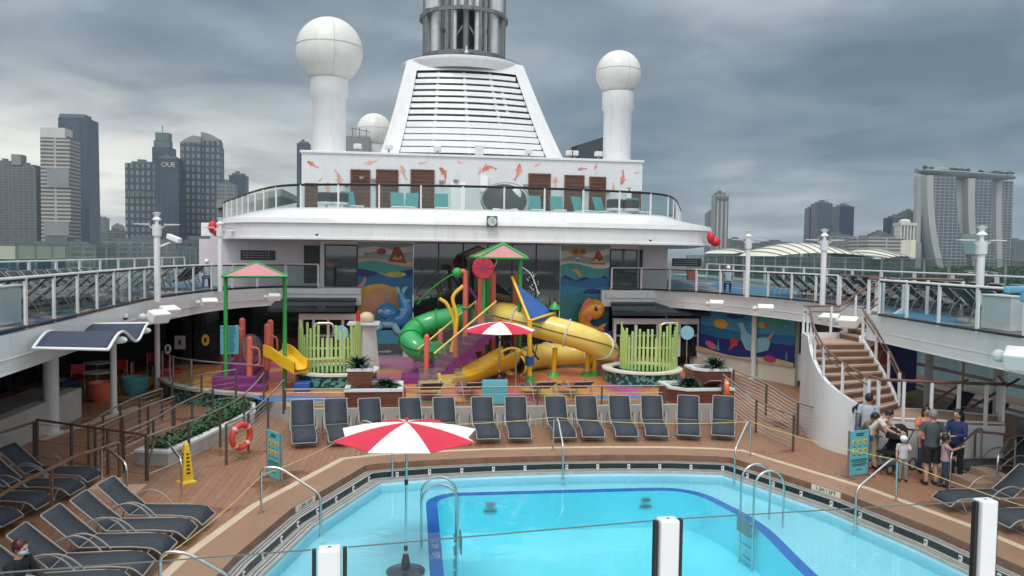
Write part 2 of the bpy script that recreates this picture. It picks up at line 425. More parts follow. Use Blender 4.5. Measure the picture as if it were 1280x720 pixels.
# colourful rubber floor of the splash area: big soft swirls
def swirl(name):
    m = bpy.data.materials.new(name); m.use_nodes = True; t = m.node_tree; b = t.nodes['Principled BSDF']
    tcn = N(t, 'ShaderNodeTexCoord'); n0 = N(t, 'ShaderNodeTexNoise', i_Scale=.17, i_Detail=1.5, i_Distortion=1.6); t.links.new(tcn.outputs['Object'], n0.inputs['Vector'])
    rp = N(t, 'ShaderNodeValToRGB'); c = rp.color_ramp; c.interpolation = 'CONSTANT'
    c.elements[0].position = 0; c.elements[0].color = (.50, .12, .30, 1); c.elements[1].position = .36; c.elements[1].color = (.62, .16, .12, 1)
    for p, q in ((.42, (.66, .28, .09)), (.50, (.68, .40, .12)), (.55, (.66, .20, .12)), (.59, (.60, .17, .22)), (.64, (.30, .12, .34)), (.69, (.09, .30, .16))):
        e_ = c.elements.new(p); e_.color = (*q, 1)
    t.links.new(n0.outputs[0], rp.inputs[0])
    n1_ = N(t, 'ShaderNodeTexNoise', i_Scale=1.5, i_Detail=6.0); t.links.new(tcn.outputs['Object'], n1_.inputs['Vector'])
    mu = N(t, 'ShaderNodeMixRGB', blend_type='MULTIPLY', i_0=.35); t.links.new(rp.outputs[0], mu.inputs[1]); t.links.new(n1_.outputs[0], mu.inputs[2])
    t.links.new(mu.outputs[0], b.inputs['Base Color']); b.inputs['Roughness'].default_value = .3
    return m
M['swirl'] = swirl('splash_floor')
# pool water
def water(name):
    m = bpy.data.materials.new(name); m.use_nodes = True; t = m.node_tree; t.nodes.clear()
    o = N(t, 'ShaderNodeOutputMaterial'); tr = N(t, 'ShaderNodeBsdfTransparent', i_0=(.72, .955, .985, 1)); gl = N(t, 'ShaderNodeBsdfGlossy', i_Roughness=.04)
    tcn = N(t, 'ShaderNodeTexCoord'); nz = N(t, 'ShaderNodeTexNoise', i_Scale=1.3, i_Detail=3.0); t.links.new(tcn.outputs['Object'], nz.inputs['Vector'])
    bp = N(t, 'ShaderNodeBump', i_Strength=.18, i_Distance=.05); t.links.new(nz.outputs[0], bp.inputs['Height']); t.links.new(bp.outputs[0], gl.inputs['Normal'])
    fr = N(t, 'ShaderNodeFresnel', i_IOR=1.33); t.links.new(bp.outputs[0], fr.inputs['Normal'])
    b = N(t, 'ShaderNodeMixShader'); t.links.new(fr.outputs[0], b.inputs[0]); t.links.new(tr.outputs[0], b.inputs[1]); t.links.new(gl.outputs[0], b.inputs[2]); t.links.new(b.outputs[0], o.inputs[0])
    return m
M['water'] = water('pool_water')
# ================================================================== THE SHIP: decks and pool
CX = 3.1; PX = 3.62; WZ = -.42
half = [(0, 19.62), (1.6, 19.58), (3.2, 19.45), (4.4, 19.22), (4.72, 19.1), (6.05, 15.95), (6.62, 13.6), (6.95, 11.2), (7.05, 8.0), (6.8, 4.6), (4.5, 2.2), (0, 1.6)]
pool = [(PX+a, b) for a, b in half] + [(PX-a, b) for a, b in half[-2:0:-1]]      # clockwise seen from above
def inner(d): return offset(pool, -d, True)
def outer(d): return offset(pool, d, True)
DECKO = [(-17, -6), (23.2, -6), (23.2, 47), (-17, 47)]
struct = lambda o: tag(o, kind='structure')
b = MB(); b.fill([DECKO, outer(.92)], 0.0); struct(b.build('pool_deck', M['deck']))
b = MB(); b.ribbon([Vector((*p, .0)) for p in outer(.92)+outer(.92)[:1]], [Vector((*p, .0)) for p in outer(.74)+outer(.74)[:1]])
struct(b.build('coping_stripe', M['stripe']))
o1, p0, i0 = outer(.74), pool, inner(.02)
b = MB(); b.ribbon([Vector((*p, .0)) for p in o1+o1[:1]], [Vector((*p, .0)) for p in p0+p0[:1]])
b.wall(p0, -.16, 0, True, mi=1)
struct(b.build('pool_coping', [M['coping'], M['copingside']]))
i1, i2 = inner(.22), inner(.50)
b = MB()
b.ribbon([Vector((*p, -.16)) for p in p0+p0[:1]], [Vector((*p, -.16)) for p in i1+i1[:1]])
b.wall(i1, -.30, -.16, True, mi=1)
b.ribbon([Vector((*p, -.30)) for p in i1+i1[:1]], [Vector((*p, -.30)) for p in i2+i2[:1]])
b.wall(i2, -.36, -.30, True, mi=0); b.wall(i2, -.62, -.36, True, mi=2)
for d, z in ((.07, -.158), (.14, -.158), (.33, -.298), (.41, -.298)):      # grooves along the grating
    a, c = inner(d), inner(d+.018)
    b.ribbon([Vector((*p, z+.002)) for p in a+a[:1]], [Vector((*p, z+.002)) for p in c+c[:1]], mi=1)
struct(b.build('pool_gutter', [M['pooledge'], M['pooltrench'], M['shelf']]))
# underwater lights along the gutter: small steel brackets, each its own thing
lab_side = {0: 'back', 1: 'right', 2: 'left'}
lp = i1+i1[:1]; tot = plen([Vector((*p, 0)) for p in lp]); s = 0.4; cnt = {}
lights = []
while s < tot:
    p, d = along([Vector((*q, 0)) for q in lp], s)
    lights.append((p, d)); s += .82
proto = None
vis = [(p, d) for p, d in lights if p.y > 10.6]
side = lambda p: 'right side' if p.x > PX+4.75 else ('left side' if p.x < PX-4.75 else 'back side')
grp = {}
for p, d in vis: grp.setdefault(side(p), []).append((p, d))
for sd_, l in grp.items():
    l.sort(key=lambda q: q[0].x if sd_ == 'back side' else -q[0].y)
    for k, (p, d) in enumerate(l):
        nrm = Vector((d.y, -d.x, 0))
        if proto is None:
            proto = thing('pool_light', '-', 'pool light', (0, 0, 0))
            q = MB(); q.box((0, -.012, 0), (.07, .024, .10)); q.box((0, -.02, -.06), (.05, .035, .03)); q.build('bracket', M['white'], proto)
            q = MB(); q.sph((0, -.028, .005), .018, 8, 6); q.build('lens', M['black'], proto)
            o = proto
        else: o = copy_tree(proto)
        o.location = (p.x+nrm.x*.001, p.y+nrm.y*.001, -.235); o.rotation_euler = (0, 0, math.atan2(d.y, d.x)+(0 if nrm.y < 0 or True else PI))
        o['label'] = 'pale bracket light in the pool gutter, %s from the %s on the %s' % (ORD[k] if k < 20 else str(k+1)+'th', 'left' if sd_ == 'back side' else 'far end', sd_)
        o['group'] = 'bracket lights in the pool gutter'
# shelf, stripe, deep basin
dp = round_path([(.62, 5), (.62, 18.45), (6.9, 18.45), (7.5, 16.2), (7.15, 13), (6.9, 5)], 0.9, 7)
dp = [(p[0], p[1]) for p in dp]
dp = dp[:1]+round_path([Vector((.62, 16, 0)), Vector((.62, 18.1, 0)), Vector((.95, 18.42, 0)), Vector((2, 18.42, 0))], .3, 3)[1:]
dp = [(p[0], p[1]) for p in dp] + [(p.x, p.y) for p in round_path([Vector((5.2, 18.42, 0)), Vector((6.95, 18.4, 0)), Vector((7.55, 16.0, 0)), Vector((7.25, 13.2, 0)), Vector((7.0, 5, 0))], 1.0, 8)]
st = offset(dp, .26); sd2 = offset(dp, .0)
b = MB(); b.fill([inner(.49), st+[]], -.62); b.fill([[(a[0], a[1]) for a in dp] + []], -1.55, mi=1)
b.wall(dp, -1.55, -.62, True, mi=1)
b.ribbon([Vector((*p, -.62)) for p in st], [Vector((*p, -.62)) for p in offset(dp, .0)], mi=2)
struct(b.build('pool_basin', [M['shelf'], M['deep'], M['poolblue']]))
b = MB(); b.fill([inner(.5)], WZ); struct(b.build('pool_water', M['water']))
# ================================================================== side decks, upper deck
DZ, UZ = 3.6, 7.0
def carpet(name):
    m = bpy.data.materials.new(name); m.use_nodes = True; t = m.node_tree; b = t.nodes['Principled BSDF']
    tcn = N(t, 'ShaderNodeTexCoord'); mp = N(t, 'ShaderNodeMapping'); mp.inputs['Scale'].default_value = (.55, .16, 1); t.links.new(tcn.outputs['Object'], mp.inputs[0])
    nz = N(t, 'ShaderNodeTexNoise', i_Scale=1.0, i_Detail=0.5, i_Distortion=.8); t.links.new(mp.outputs[0], nz.inputs['Vector'])
    rp = N(t, 'ShaderNodeValToRGB'); c = rp.color_ramp; c.interpolation = 'CONSTANT'
    c.elements[0].color = (.05, .17, .30, 1); c.elements[1].position = .47; c.elements[1].color = (.42, .29, .26, 1)
    e_ = c.elements.new(.56); e_.color = (.06, .13, .24, 1); e_ = c.elements.new(.66); e_.color = (.44, .25, .27, 1)
    t.links.new(nz.outputs[0], rp.inputs[0]); t.links.new(rp.outputs[0], b.inputs['Base Color']); b.inputs['Roughness'].default_value = .6
    return m
M['carpet'] = carpet('deck_carpet')
LIN = [(-6.9, -6), (-6.9, 13.1), (-7.62, 13.9), (-7.72, 16.3), (-7.95, 19.6), (-8.3, 24), (-8.38, 27.5), (-8.05, 30.6), (-7.5, 32.7), (-6.75, 34.2), (-5.6, 35.5)]
LINs = [(p.x, p.y) for p in [Vector((*LIN[0], 0)), Vector((*LIN[1], 0))] + smooth_path([(*q, 0) for q in LIN[2:]], 4)]
RIN1 = [(13.0, -6), (13.05, 11), (13.15, 15.5), (13.3, 17.6), (13.5, 19.6), (13.62, 20.8)]
RIN2 = [(p.x, p.y) for p in smooth_path([(14.9, 25.2, 0), (14.85, 27.0, 0), (14.3, 30, 0), (13.4, 32.7, 0), (12.6, 34.2, 0), (11.5, 35.5, 0)], 4)]
NOTCH = [(13.7, 21.7), (14.9, 21.75), (14.9, 22.95)]
LD = LINs + [(-2.3, 35.5), (-2.3, 35.78), (-6.0, 36.5), (-6.0, 60), (-16.8, 60), (-16.8, -6)]
RD = [(23, -6), (23, 60), (12.2, 60), (12.2, 36.5), (8.9, 35.78), (8.9, 35.5)] + RIN2[::-1] + NOTCH[::-1] + RIN1[::-1]
for nm, poly in (('left', LD), ('right', RD)):
    b = MB(); b.prism(poly, 2.82, DZ); struct(b.build('side_deck', M['white']))
    b = MB(); b.fill([offset(poly, .22 if nm == 'x' else 0.0, True)], DZ+.006); struct(b.build('side_deck_floor', M['carpet']))
# drip seam on the fascia
def seam(path, z, lab):
    b = MB(); b.tube([(x, y, z) for x, y in path], .022, 6); return b
for path in (LINs, RIN1, RIN2):
    o_ = offset(path, -.005)
    struct(seam(o_, 3.12, '').build('fascia_seam', M['wall'])); struct(seam(o_, 2.84, '').build('fascia_edge', M['white']))
# upper deck
UC = 2.95
uh = [(0, 32.3), (2.5, 32.4), (5.0, 32.75), (7.2, 33.4), (8.7, 34.5), (10.2, 37.4), (12.2, 42.5), (14.4, 48.5), (15.0, 53)]
uo = [(0, 31.82), (2.5, 31.88), (5.2, 32.08), (8.0, 32.5), (10.1, 33.4), (11.2, 35.2), (12.1, 38.4), (13.6, 43.5), (15.2, 48.5), (15.6, 53)]
us = smooth_path([(a, b, 0) for a, b in uh], 4)
us2 = smooth_path([(a, b, 0) for a, b in uo], 4)
FEDGE = [(UC-p.x, p.y) for p in us2[::-1]] + [(UC+p.x, p.y) for p in us2[1:]]
UEDGE = [(UC-p.x, p.y) for p in us[::-1]] + [(UC+p.x, p.y) for p in us[1:]]
def lvl(d, z): return [Vector((*p, z)) for p in offset(UEDGE, -d)]
def flv(d, z): return [Vector((*p, z)) for p in offset(FEDGE, -d)]
b = MB(); lv = [lvl(0, 7.0), lvl(0, 7.1), lvl(-.07, 7.1), lvl(.02, 7.02), flv(-.03, 6.62), flv(.02, 6.42), flv(-.10, 6.36), flv(-.10, 5.84), flv(-.02, 5.82), flv(-.02, 5.74), flv(-.3, 5.72)]
for l0, l1 in zip(lv[:-1], lv[1:]): b.ribbon(l0, l1)
struct(b.build('upper_deck_fascia', M['white'], smooth=True))
b = MB(); b.prism([(p[0], p[1]) for p in offset(UEDGE, .02)]+[(UC+15.0, 60), (UC-15.0, 60)], 6.4, UZ); b.prism([(p[0], p[1]) for p in offset(FEDGE, .15)]+[(UC+15.4, 60), (UC-15.4, 60)], 5.73, 6.3); struct(b.build('upper_deck', M['wall']))
# ------------------------------------------------------------------ railings with glass
def rail_poly(path3, s0, s1, n=None):
    """sub-path between two arc lengths"""
    pts = []; acc = 0
    pts.append(along(path3, s0)[0])
    for i in range(len(path3)-1):
        acc += (Vector(path3[i+1])-Vector(path3[i])).length
        if s0+1e-4 < acc < s1-1e-4: pts.append(Vector(path3[i+1]))
    pts.append(along(path3, s1)[0]); return pts
def balustrade(path, z, label, h=1.06, step=1.5, post=.09, capmat='white', glassmat='glass', double=True, group=None, name='balustrade', zs=None):
    P = [Vector((p[0], p[1], z)) for p in path]
    t = thing(name, label, 'railing', P[0], 0, group)
    b = MB(); b.tube([p+Vector((0, 0, h)) for p in P], .032, 8); b.build('handrail', M[capmat], t, True)
    b = MB(); b.tube([p+Vector((0, 0, h-.05)) for p in P], .024, 6); b.build('rail_gasket', M['black'], t)
    b = MB(); b.tube([p+Vector((0, 0, .05)) for p in P], .04, 6); b.build('base_channel', M['dark'], t)
    T = plen(P); n = max(1, round(T/step)); ds = T/n
    for i in range(n+1):
        p, d = along(P, min(i*ds, T-1e-4))
        b = MB(); b.box(p+Vector((0, 0, h/2-.02)), (post if double else .05, .05, h), rz=math.atan2(d.y, d.x)); b.build('post', M['white'], t)
        if i < n:
            seg = rail_poly(P, i*ds+.07, (i+1)*ds-.07)
            b = MB(); b.wall([(q.x, q.y) for q in seg], z+.09, z+h-.09); b.build('glass_panel', M[glassmat], t)
    return t
lr = offset(LINs, .10)
balustrade(lr[2:], DZ, 'long curved glass railing with white posts along the left side deck', double=True)
balustrade([(-6.8, -3), (-6.8, 13.2), (-7.5, 13.35)], DZ, 'nearest white framed glass railing section at the far left edge', double=True)
balustrade(offset(RIN1, .10), DZ, 'glass railing with white posts on the right side deck nearest the viewer')
balustrade(offset(RIN2, .10)+[(11.0, 35.6), (9.4, 35.6)], DZ, 'glass railing with white posts beyond the staircase on the right side deck')
balustrade(offset(LINs[-1:]+[(-5.5, 35.4), (-4.2, 35.4)], .0), DZ, 'short glass railing in front of the pale pink room on the left')
balustrade(offset(UEDGE, .05), UZ, 'curved glass railing with black capped top around the upper deck', h=1.08, step=1.75, post=.07, capmat='black')
# tall glass wind screens at the ship's sides and inner rails in front of them
def windscreen(x, y0, y1, z0, z1, label, step=1.6):
    t = thing('wind_screen', label, 'glass screen', (x, y0, z0))
    n = round((y1-y0)/step); s = (y1-y0)/n
    for i in range(n+1):
        b = MB(); b.box((x, y0+i*s, (z0+z1)/2), (.09, .055, z1-z0)); b.build('mullion', M['midgrey'], t)
        if i < n: b = MB(); b.wall([(x, y0+i*s+.03), (x, (y0+(i+1)*s)-.03)], z0+.05, z1-.03); b.build('glass_panel', M['screen'], t)
    b = MB(); b.beam((x, y0, z1), (x, y1, z1), .07, .04); b.build('top_rail', M['midgrey'], t)
    return t
windscreen(-16.6, 8, 62, DZ, 5.42, 'tall tinted glass wind screen along the ship\'s left side')
windscreen(22.8, 8, 62, DZ, 5.30, 'tall tinted glass wind screen along the ship\'s right side')
# a raised walkway step before the screens with its own rail
def side_rail(x, y0, y1, label):
    t = thing('inner_rail', label, 'railing', (x, y0, DZ))
    b = MB(); b.tube([(x, y0, DZ+1.12), (x, y1, DZ+1.12)], .035, 8); b.build('handrail', M['wall'], t)
    n = int((y1-y0)/2.2)
    for i in range(n+1):
        y = y0+(y1-y0)*i/n
        b = MB(); b.box((x, y, DZ+.55), (.06, .16, 1.1)); b.build('post', M['wall'], t)
        if i < n: b = MB(); b.wall([(x, y+.12), (x, y0+(y1-y0)*(i+1)/n-.12)], DZ+.12, DZ+1.0); b.build('glass_panel', M['glass'], t)
side_rail(-14.6, 9, 52, 'straight white rail in front of the left wind screen')
side_rail(20.6, 9, 52, 'straight white rail in front of the right wind screen')
for x0, x1, s_ in ((-16.8, -14.6, 0), (20.6, 23.0, 1)):
    b = MB(); b.bx(x0, x1, -6, 60, DZ+.01, DZ+.18); struct(b.build('raised_walkway', M['concrete']))
# ================================================================== deckhouse on the upper deck
YD = 38.0
t = thing('deckhouse', 'white deckhouse wall with brown louvered doors and painted koi', 'deckhouse', (CX, YD, UZ))
zt = V(590, 194, YD).z
b = MB(); b.bx(-5.3, 11.52, YD, 50, UZ, zt-.12); b.build('wall', M['wall'], t)
b = MB(); b.bx(-5.38, 11.6, YD-.08, 50, zt-.12, zt); b.build('roof_rim', M['white'], t, bevel=.02)
def rectV(px0, px1, py0, py1, y):
    pm = (px0+px1)/2; a = V(px0, (py0+py1)/2, y); c = V(px1, (py0+py1)/2, y); return a.x, c.x, V(pm, py1, y).z, V(pm, py0, y).z
for x0, x1, y0, y1 in ((381, 397, 229, 266), (438, 463, 212, 266), (470, 498, 212, 267), (513, 543, 212, 267), (660, 688, 217, 272), (705, 730, 219, 272), (736, 757, 221, 272), (789, 801, 239, 274)):
    a, c, z0, z1 = rectV(x0, x1, y0, y1, YD); z0 = UZ+.03
    b = MB(); w = .07
    b.bx(a, a+w, YD-.07, YD-.005, z0, z1); b.bx(c-w, c, YD-.07, YD-.005, z0, z1); b.bx(a+w, c-w, YD-.07, YD-.005, z1-w, z1)
    n = int((z1-z0)/.19)
    dr = b.build('louver_door', M['louver'], t)
    for k in range(n):
        zz_ = z0+(k+.5)*(z1-w-z0)/n
        q = MB(); q.box(((a+c)/2, YD-.045, zz_), (c-a-2*w, .03, .13), M=Matrix.Rotation(R(18), 3, 'X')); q.build('slat', M['louver'], dr)
    q = MB(); q.bx(a+w, c-w, YD-.012, YD-.004, z0, z1-w); q.build('door_backing', M['copingside'], dr)
# white small doors and boxes on the wall
for x0, x1, y0, y1 in ((563, 582, 228, 266), (600, 610, 221, 240), (782, 788, 236, 262)):
    a, c, z0, z1 = rectV(x0, x1, y0, y1, YD)
    b = MB(); b.bx(a, c, YD-.07 if y0 == 228 else YD-.2, YD-.004, z0, z1); b.build('access_door' if y0 == 228 else 'wall_cabinet', M['white2'], t, bevel=.02)
for px, py in ((452, 222), (467, 225), (433, 231), (552, 227), (570, 226), (657, 232), (733, 234), (760, 239), (786, 236)):
    p = V(px, py, YD-.1); b = MB(); b.box((p.x, YD-.08, p.z), (.22, .15, .12)); b.sph((p.x, YD-.2, p.z-.05), .07, 8, 6); b.build('wall_lamp', M['midgrey'], t)
koi_m = mat('koi_red_paint', (.60, .20, .16), .55, var=.55, scale=2.5)
koi_p = mat('koi_pink_paint', (.66, .36, .31), .55, var=.35, scale=2.5)
def koi(px, py, ln, ang, curve, pink=False):
    ln *= .82; p = V(px, py, YD-.008); n = 12; sp = []
    for i in range(n+1):
        s_ = i/n-.5; a = ang+curve*s_; sp.append(a)
    x = z = 0; c = []
    for i in range(n+1):
        c.append((x, z)); x += math.cos(sp[i])*ln/n; z += math.sin(sp[i])*ln/n
    mx_, mz = c[n//2]; c = [(a-mx_, e_-mz) for a, e_ in c]
    wd_ = [.02, .085, .12, .135, .135, .125, .11, .09, .07, .05, .03, .06, .12]
    Lf = []; Rt = []
    for i, (a, e_) in enumerate(c):
        nx, nz_ = -math.sin(sp[i]), math.cos(sp[i]); w = wd_[i]*ln*.95
        Lf.append((a+nx*w, e_+nz_*w)); Rt.append((a-nx*w, e_-nz_*w))
    tip = (c[-1][0]-math.cos(sp[-1])*ln*.04, c[-1][1]-math.sin(sp[-1])*ln*.04)
    ol = Lf+[tip]+Rt[::-1]
    b = MB(); o_ = (p.x, YD-.003, p.z)
    b.plate(ol, o_, (1, 0, 0), (0, 0, 1), .006)
    for sg in (1, -1):
        i = 4; nx, nz_ = -math.sin(sp[i])*sg, math.cos(sp[i])*sg; dx, dz = math.cos(sp[i]), math.sin(sp[i]); q = (c[i][0]+nx*ln*.11, c[i][1]+nz_*ln*.11)
        tri = [(q[0]-dx*ln*.05, q[1]-dz*ln*.05), (q[0]+dx*ln*.07, q[1]+dz*ln*.07), (q[0]+nx*ln*.14+dx*ln*.12, q[1]+nz_*ln*.14+dz*ln*.12)]
        if sg < 0: tri = tri[::-1]
        b.plate(tri, (p.x, YD-.002, p.z), (1, 0, 0), (0, 0, 1), .006)
    b.build('koi_painting', koi_p if pink else koi_m, t)
for a in ((391, 206, .75, -.5, .3), (424, 222, 1.1, 1.9, 1.1, True), (410, 237, .9, -1.4, .6, True), (464, 203, .8, .3, .5, True), (504, 216, .95, -1.2, .4, True), (556, 218, 1.05, -1.3, -1.5), (611, 209, 1.05, .1, -1.8), (648, 216, 1.1, -1.9, -.8), (694, 229, .9, -1.5, .9, True), (728, 211, .6, .1, -.6), (779, 222, .95, 1.5, .8), (796, 216, .4, .3, .3, True), (767, 234, .6, 1.6, .5, True), (600, 214, .5, 1.4, .8, True), (448, 214, .45, 1.2, .6, True), (528, 204, .5, .2, .7, True), (575, 203, .45, -.3, .8, True), (672, 206, .5, .4, -.6, True), (745, 208, .45, 1.3, .6), (401, 224, .4, .9, .5, True)):
    koi(*a)
# small floodlights standing on the deckhouse roof
gp = 'floodlights on the deckhouse roof'
for i, (px, py, lab) in enumerate(((447, 184, 'near the left white radome tower'), (486, 186, 'at the foot of the funnel\'s left edge'), (547, 187, 'below the funnel, left of the middle'), (661, 190, 'below the funnel, right of the middle'), (712, 192, 'left of a pair by the funnel\'s right foot'), (718, 193, 'right of a pair by the funnel\'s right foot'), (748, 193, 'beside the right radome tower'), (599, 187, 'the boxy one below the funnel middle'))):
    p = V(px, py, YD+.5); q = thing('floodlight', 'small grey floodlight on the roof edge, '+lab, 'floodlight', (p.x, p.y, zt), group=gp)
    b = MB(); b.cyl((p.x, p.y, zt), .05, .2, 8); b.build('stand', M['midgrey'], q)
    b = MB(); b.box((p.x, p.y, zt+.32), (.38, .3, .24) if i < 7 else (.42, .3, .5)); b.build('lamp_head', M['wall'], q, bevel=.04)
# ------------------------------------------------------------------ radomes
def radome(px, pys, dia_px, pbase, pw, y, lab, zbase, collar=True):
    c = V(px, pys, y); dist = (Vector((c.x, c.y, c.z))-Vector((0, 0, EYE))).dot(CM @ Vector((0, 0, -1))); r = dia_px/2/FOC*dist; rp_ = pw/2/FOC*dist
    t = thing('radome', lab, 'radome', (c.x, c.y, zbase))
    b = MB(); b.sph(c, r, 40, 24); b.build('dome', M['cream2'], t, True)
    b = MB()
    b.tube([c+Vector((math.cos(a)*r*1.002, math.sin(a)*r*1.002, .1*r)) for a in [2*PI*k/40 for k in range(40)]], .012, 4, True)
    for ph in (0.25, 0.25+PI/2):
        b.tube([c+Vector((math.cos(ph+PI/2*0)*math.cos(a)*r*1.002, math.sin(ph)*math.cos(a)*r*1.002, math.sin(a)*r*1.002)) for a in [2*PI*k/40 for k in range(40)]], .012, 4, True)
    b.build('panel_seam', M['seam'], t)
    b = MB(); zc = c.z-r*.86
    if collar: b.lathe([(rp_, zbase), (rp_, zc-1.0), (rp_*1.13, zc-.85), (rp_*1.13, zc), (rp_*.9, zc+.05), (.01, zc+.1)], (c.x, c.y, 0), 32)
    else: b.lathe([(rp_, zbase), (rp_, zc+.1)], (c.x, c.y, 0), 32)
    b.build('pedestal', M['white'], t, True)
M['cream2'] = mat('radome_gelcoat', (.72, .72, .68), .4, var=.05, scale=1, dirt=.3)
radome(412, 64, 82, 188, 41, 41, 'largest white radome ball on the tall round tower left of the funnel', zt-.1)
radome(773, 92, 56, 198, 35, 41, 'white radome ball on the slimmer tower right of the funnel', zt-.1)
radome(468, 164, 44, 188, 30, 50, 'small white radome half hidden behind the funnel\'s left side', zt-1, False)
# dark masts and sloped dark roofs behind the deckhouse
t = thing('dark_glass_roof', 'dark blue sloped structure showing right of the funnel', 'roof', (9.5, 48, zt-.5))
a = V(712, 193, 50); c = V(752, 180, 50)
b = MB(); b.plate([(0, -2), (3.2, -2), (3.2, 1.15), (2.6, 1.1), (0, .2)], (a.x-.3, 50, a.z), (1, 0, 0), (0, 0, 1), 2.0); b.build('roof_panel', M['towerglass'], t)
t = thing('vent_housing', 'dark equipment housing between the left radome and the funnel', 'vent housing', (-2, 47, zt-.5))
b = MB(); p = V(445, 180, 47); b.box((p.x, 48, p.z-.6), (1.6, 2, 2.2)); b.build('housing', M['midgrey'], t, bevel=.05)
b = MB()
for k in range(3): b.tube([(p.x-.2+k*.4, 47, p.z+.4), (p.x-.2+k*.4, 47, p.z+.95)], .03, 6)
b.tube([(p.x-.3, 47, p.z+.95), (p.x+.8, 47, p.z+.75)], .03, 6); b.build('guard_rail', M['midgrey'], t)
# ------------------------------------------------------------------ funnel
YF = 41.3
t = thing('funnel', 'big white sloping funnel with horizontal louvers and dark exhaust cage', 'funnel', (3.2, 46, zt-.1))
Z0, Z1 = zt-.1, V(580, 76, 44).z
def fs(u, w):
    hw = 5.0*(1-w)+3.32*w; cxx = 3.28*(1-w)+2.92*w
    # concave flare near the foot
    hw += .25*(1-w)**3
    return Vector((cxx+hw*u, YF+2.4*w+.75*u*u, Z0+(Z1-Z0)*w))
b = MB(); us_ = [-1, -.93, -.86, -.80]+[-.8+1.6*k/16 for k in range(1, 16)]+[.80, .86, .93, 1]; ws = [0, .02, .05, .09]+[.09+.80*k/16 for k in range(1, 16)]+[.89, .93, .97, 1]
def inside(u, w):
    ul = .80 if w < .8 else .80-.10*((w-.8)/.1)**2
    return abs(u) < ul and .09 < w < .885
for i in range(len(us_)-1):
    for j in range(len(ws)-1):
        if inside((us_[i]+us_[i+1])/2, (ws[j]+ws[j+1])/2): continue
        b.add([fs(us_[i], ws[j]), fs(us_[i+1], ws[j]), fs(us_[i+1], ws[j+1]), fs(us_[i], ws[j+1])], [(0, 1, 2, 3)])
def back(p, d=9.5): return p+Vector((-(p.x-3.1)*.35, d, 0))
for sg in (-1, 1):
    b.ribbon([fs(sg, w) for w in ws], [back(fs(sg, w), 9.5-3*w) for w in ws])
b.ribbon([fs(u, 1) for u in us_], [back(fs(u, 1), 6.5) for u in us_])
b.build('casing', M['white'], t, True)
b = MB()
b.ribbon([fs(-.86, w)+Vector((0, .9, 0)) for w in ws], [fs(.86, w)+Vector((0, .9, 0)) for w in ws])
for sg in (-1, 1): b.ribbon([fs(sg*.81, w) for w in ws[3:-3]], [fs(sg*.86, w)+Vector((0, .9, 0)) for w in ws[3:-3]])
b.build('intake_recess', M['recess'], t)
nS = 13
for k in range(nS):
    w = .105+(.88-.105)*(k+.5)/nS; ul = .80 if w < .8 else .80-.10*((w-.8)/.1)**2
    b = MB(); pts = [fs(-ul+2*ul*i/14, w)+Vector((0, .10, 0)) for i in range(15)]
    hgt = .26 if k > 4 else .33
    A = [p+Vector((0, -.06, -hgt/2)) for p in pts]; B_ = [p+Vector((0, .02, hgt/2-.03)) for p in pts]; C_ = [p+Vector((0, .28, hgt/2)) for p in pts]; D_ = [p+Vector((0, .22, -hgt/2)) for p in pts]
    b.ribbon(A, B_); b.ribbon(B_, C_); b.ribbon(C_, D_); b.ribbon(D_, A); b.build('louver_slat', M['white'], t)
for u in (-.45, -.05, .36, .5):
    b = MB(); w0, w1 = (.10, .88) if u != .5 else (.5, .75); pts = [fs(u, w0+(w1-w0)*i/8)+Vector((0, .26, 0)) for i in range(9)]
    for p, q in zip(pts[:-1], pts[1:]): b.beam(p, q, .16, .12, up=(0, 1, 0))
    b.build('louver_rib', M['white'], t)
# lip and navy band
tc_ = Vector((2.86, 46.2, 0)); zl = Z1
def ell(a, bb, z, n=48): return [Vector((tc_.x+a*math.cos(2*PI*k/n), tc_.y+bb*math.sin(2*PI*k/n), z)) for k in range(n)]
def ringstack(mb, levels):
    n = 48; vs = []; f = []
    for a, bb, z in levels: vs += ell(a, bb, z)
    for i in range(len(levels)-1):
        for k in range(n): f.append((i*n+k, i*n+(k+1) % n, (i+1)*n+(k+1) % n, (i+1)*n+k))
    mb.add(vs, f)
b = MB(); ringstack(b, [(3.25, 3.0, zl-.5), (3.55, 3.25, zl-.15), (3.62, 3.3, zl+.02), (3.60, 3.28, zl+.08)]); b.build('top_lip', M['white'], t, True)
b = MB(); ringstack(b, [(3.60, 3.28, zl+.08), (3.56, 3.24, zl+.15), (2.9, 2.7, zl+.28), (.01, .01, zl+.30)]); b.build('navy_band', M['navy'], t, True)
# exhaust cage
ca = Vector((2.9, 46.2, 0)); zr = [zl+.45, V(578, 18, 45).z, V(578, -45, 45).z]; RR = 2.55
M['stack'] = mat('exhaust_grey', (.17, .18, .18), .5, metal=.3, var=.15, dirt=.3); M['stacklight'] = mat('exhaust_pipe_silver', (.52, .54, .55), .4, metal=.4, var=.1, dirt=.4)
for z in zr:
    b = MB(); pts = []
    for k in range(8):
        a0 = 2*PI*k/8-PI/2
        for da in (-.33, -.12, .12, .33): pts.append(ca+Vector((math.cos(a0+da)*RR*(1.0 if abs(da) < .2 else .97), math.sin(a0+da)*RR*(1.0 if abs(da) < .2 else .97), z)))
    for i in range(len(pts)): b.beam(pts[i], pts[(i+1) % len(pts)], .16, .22)
    b.build('cage_ring', M['stack'], t)
for k in range(8):
    for da in (-.33, .33):
        a = 2*PI*k/8-PI/2+da; p = ca+Vector((math.cos(a)*RR*.97, math.sin(a)*RR*.97, 0))
        b = MB(); b.beam((p.x, p.y, zl+.1), (p.x, p.y, zr[2]), .13, .13); b.build('cage_post', M['stack'], t)
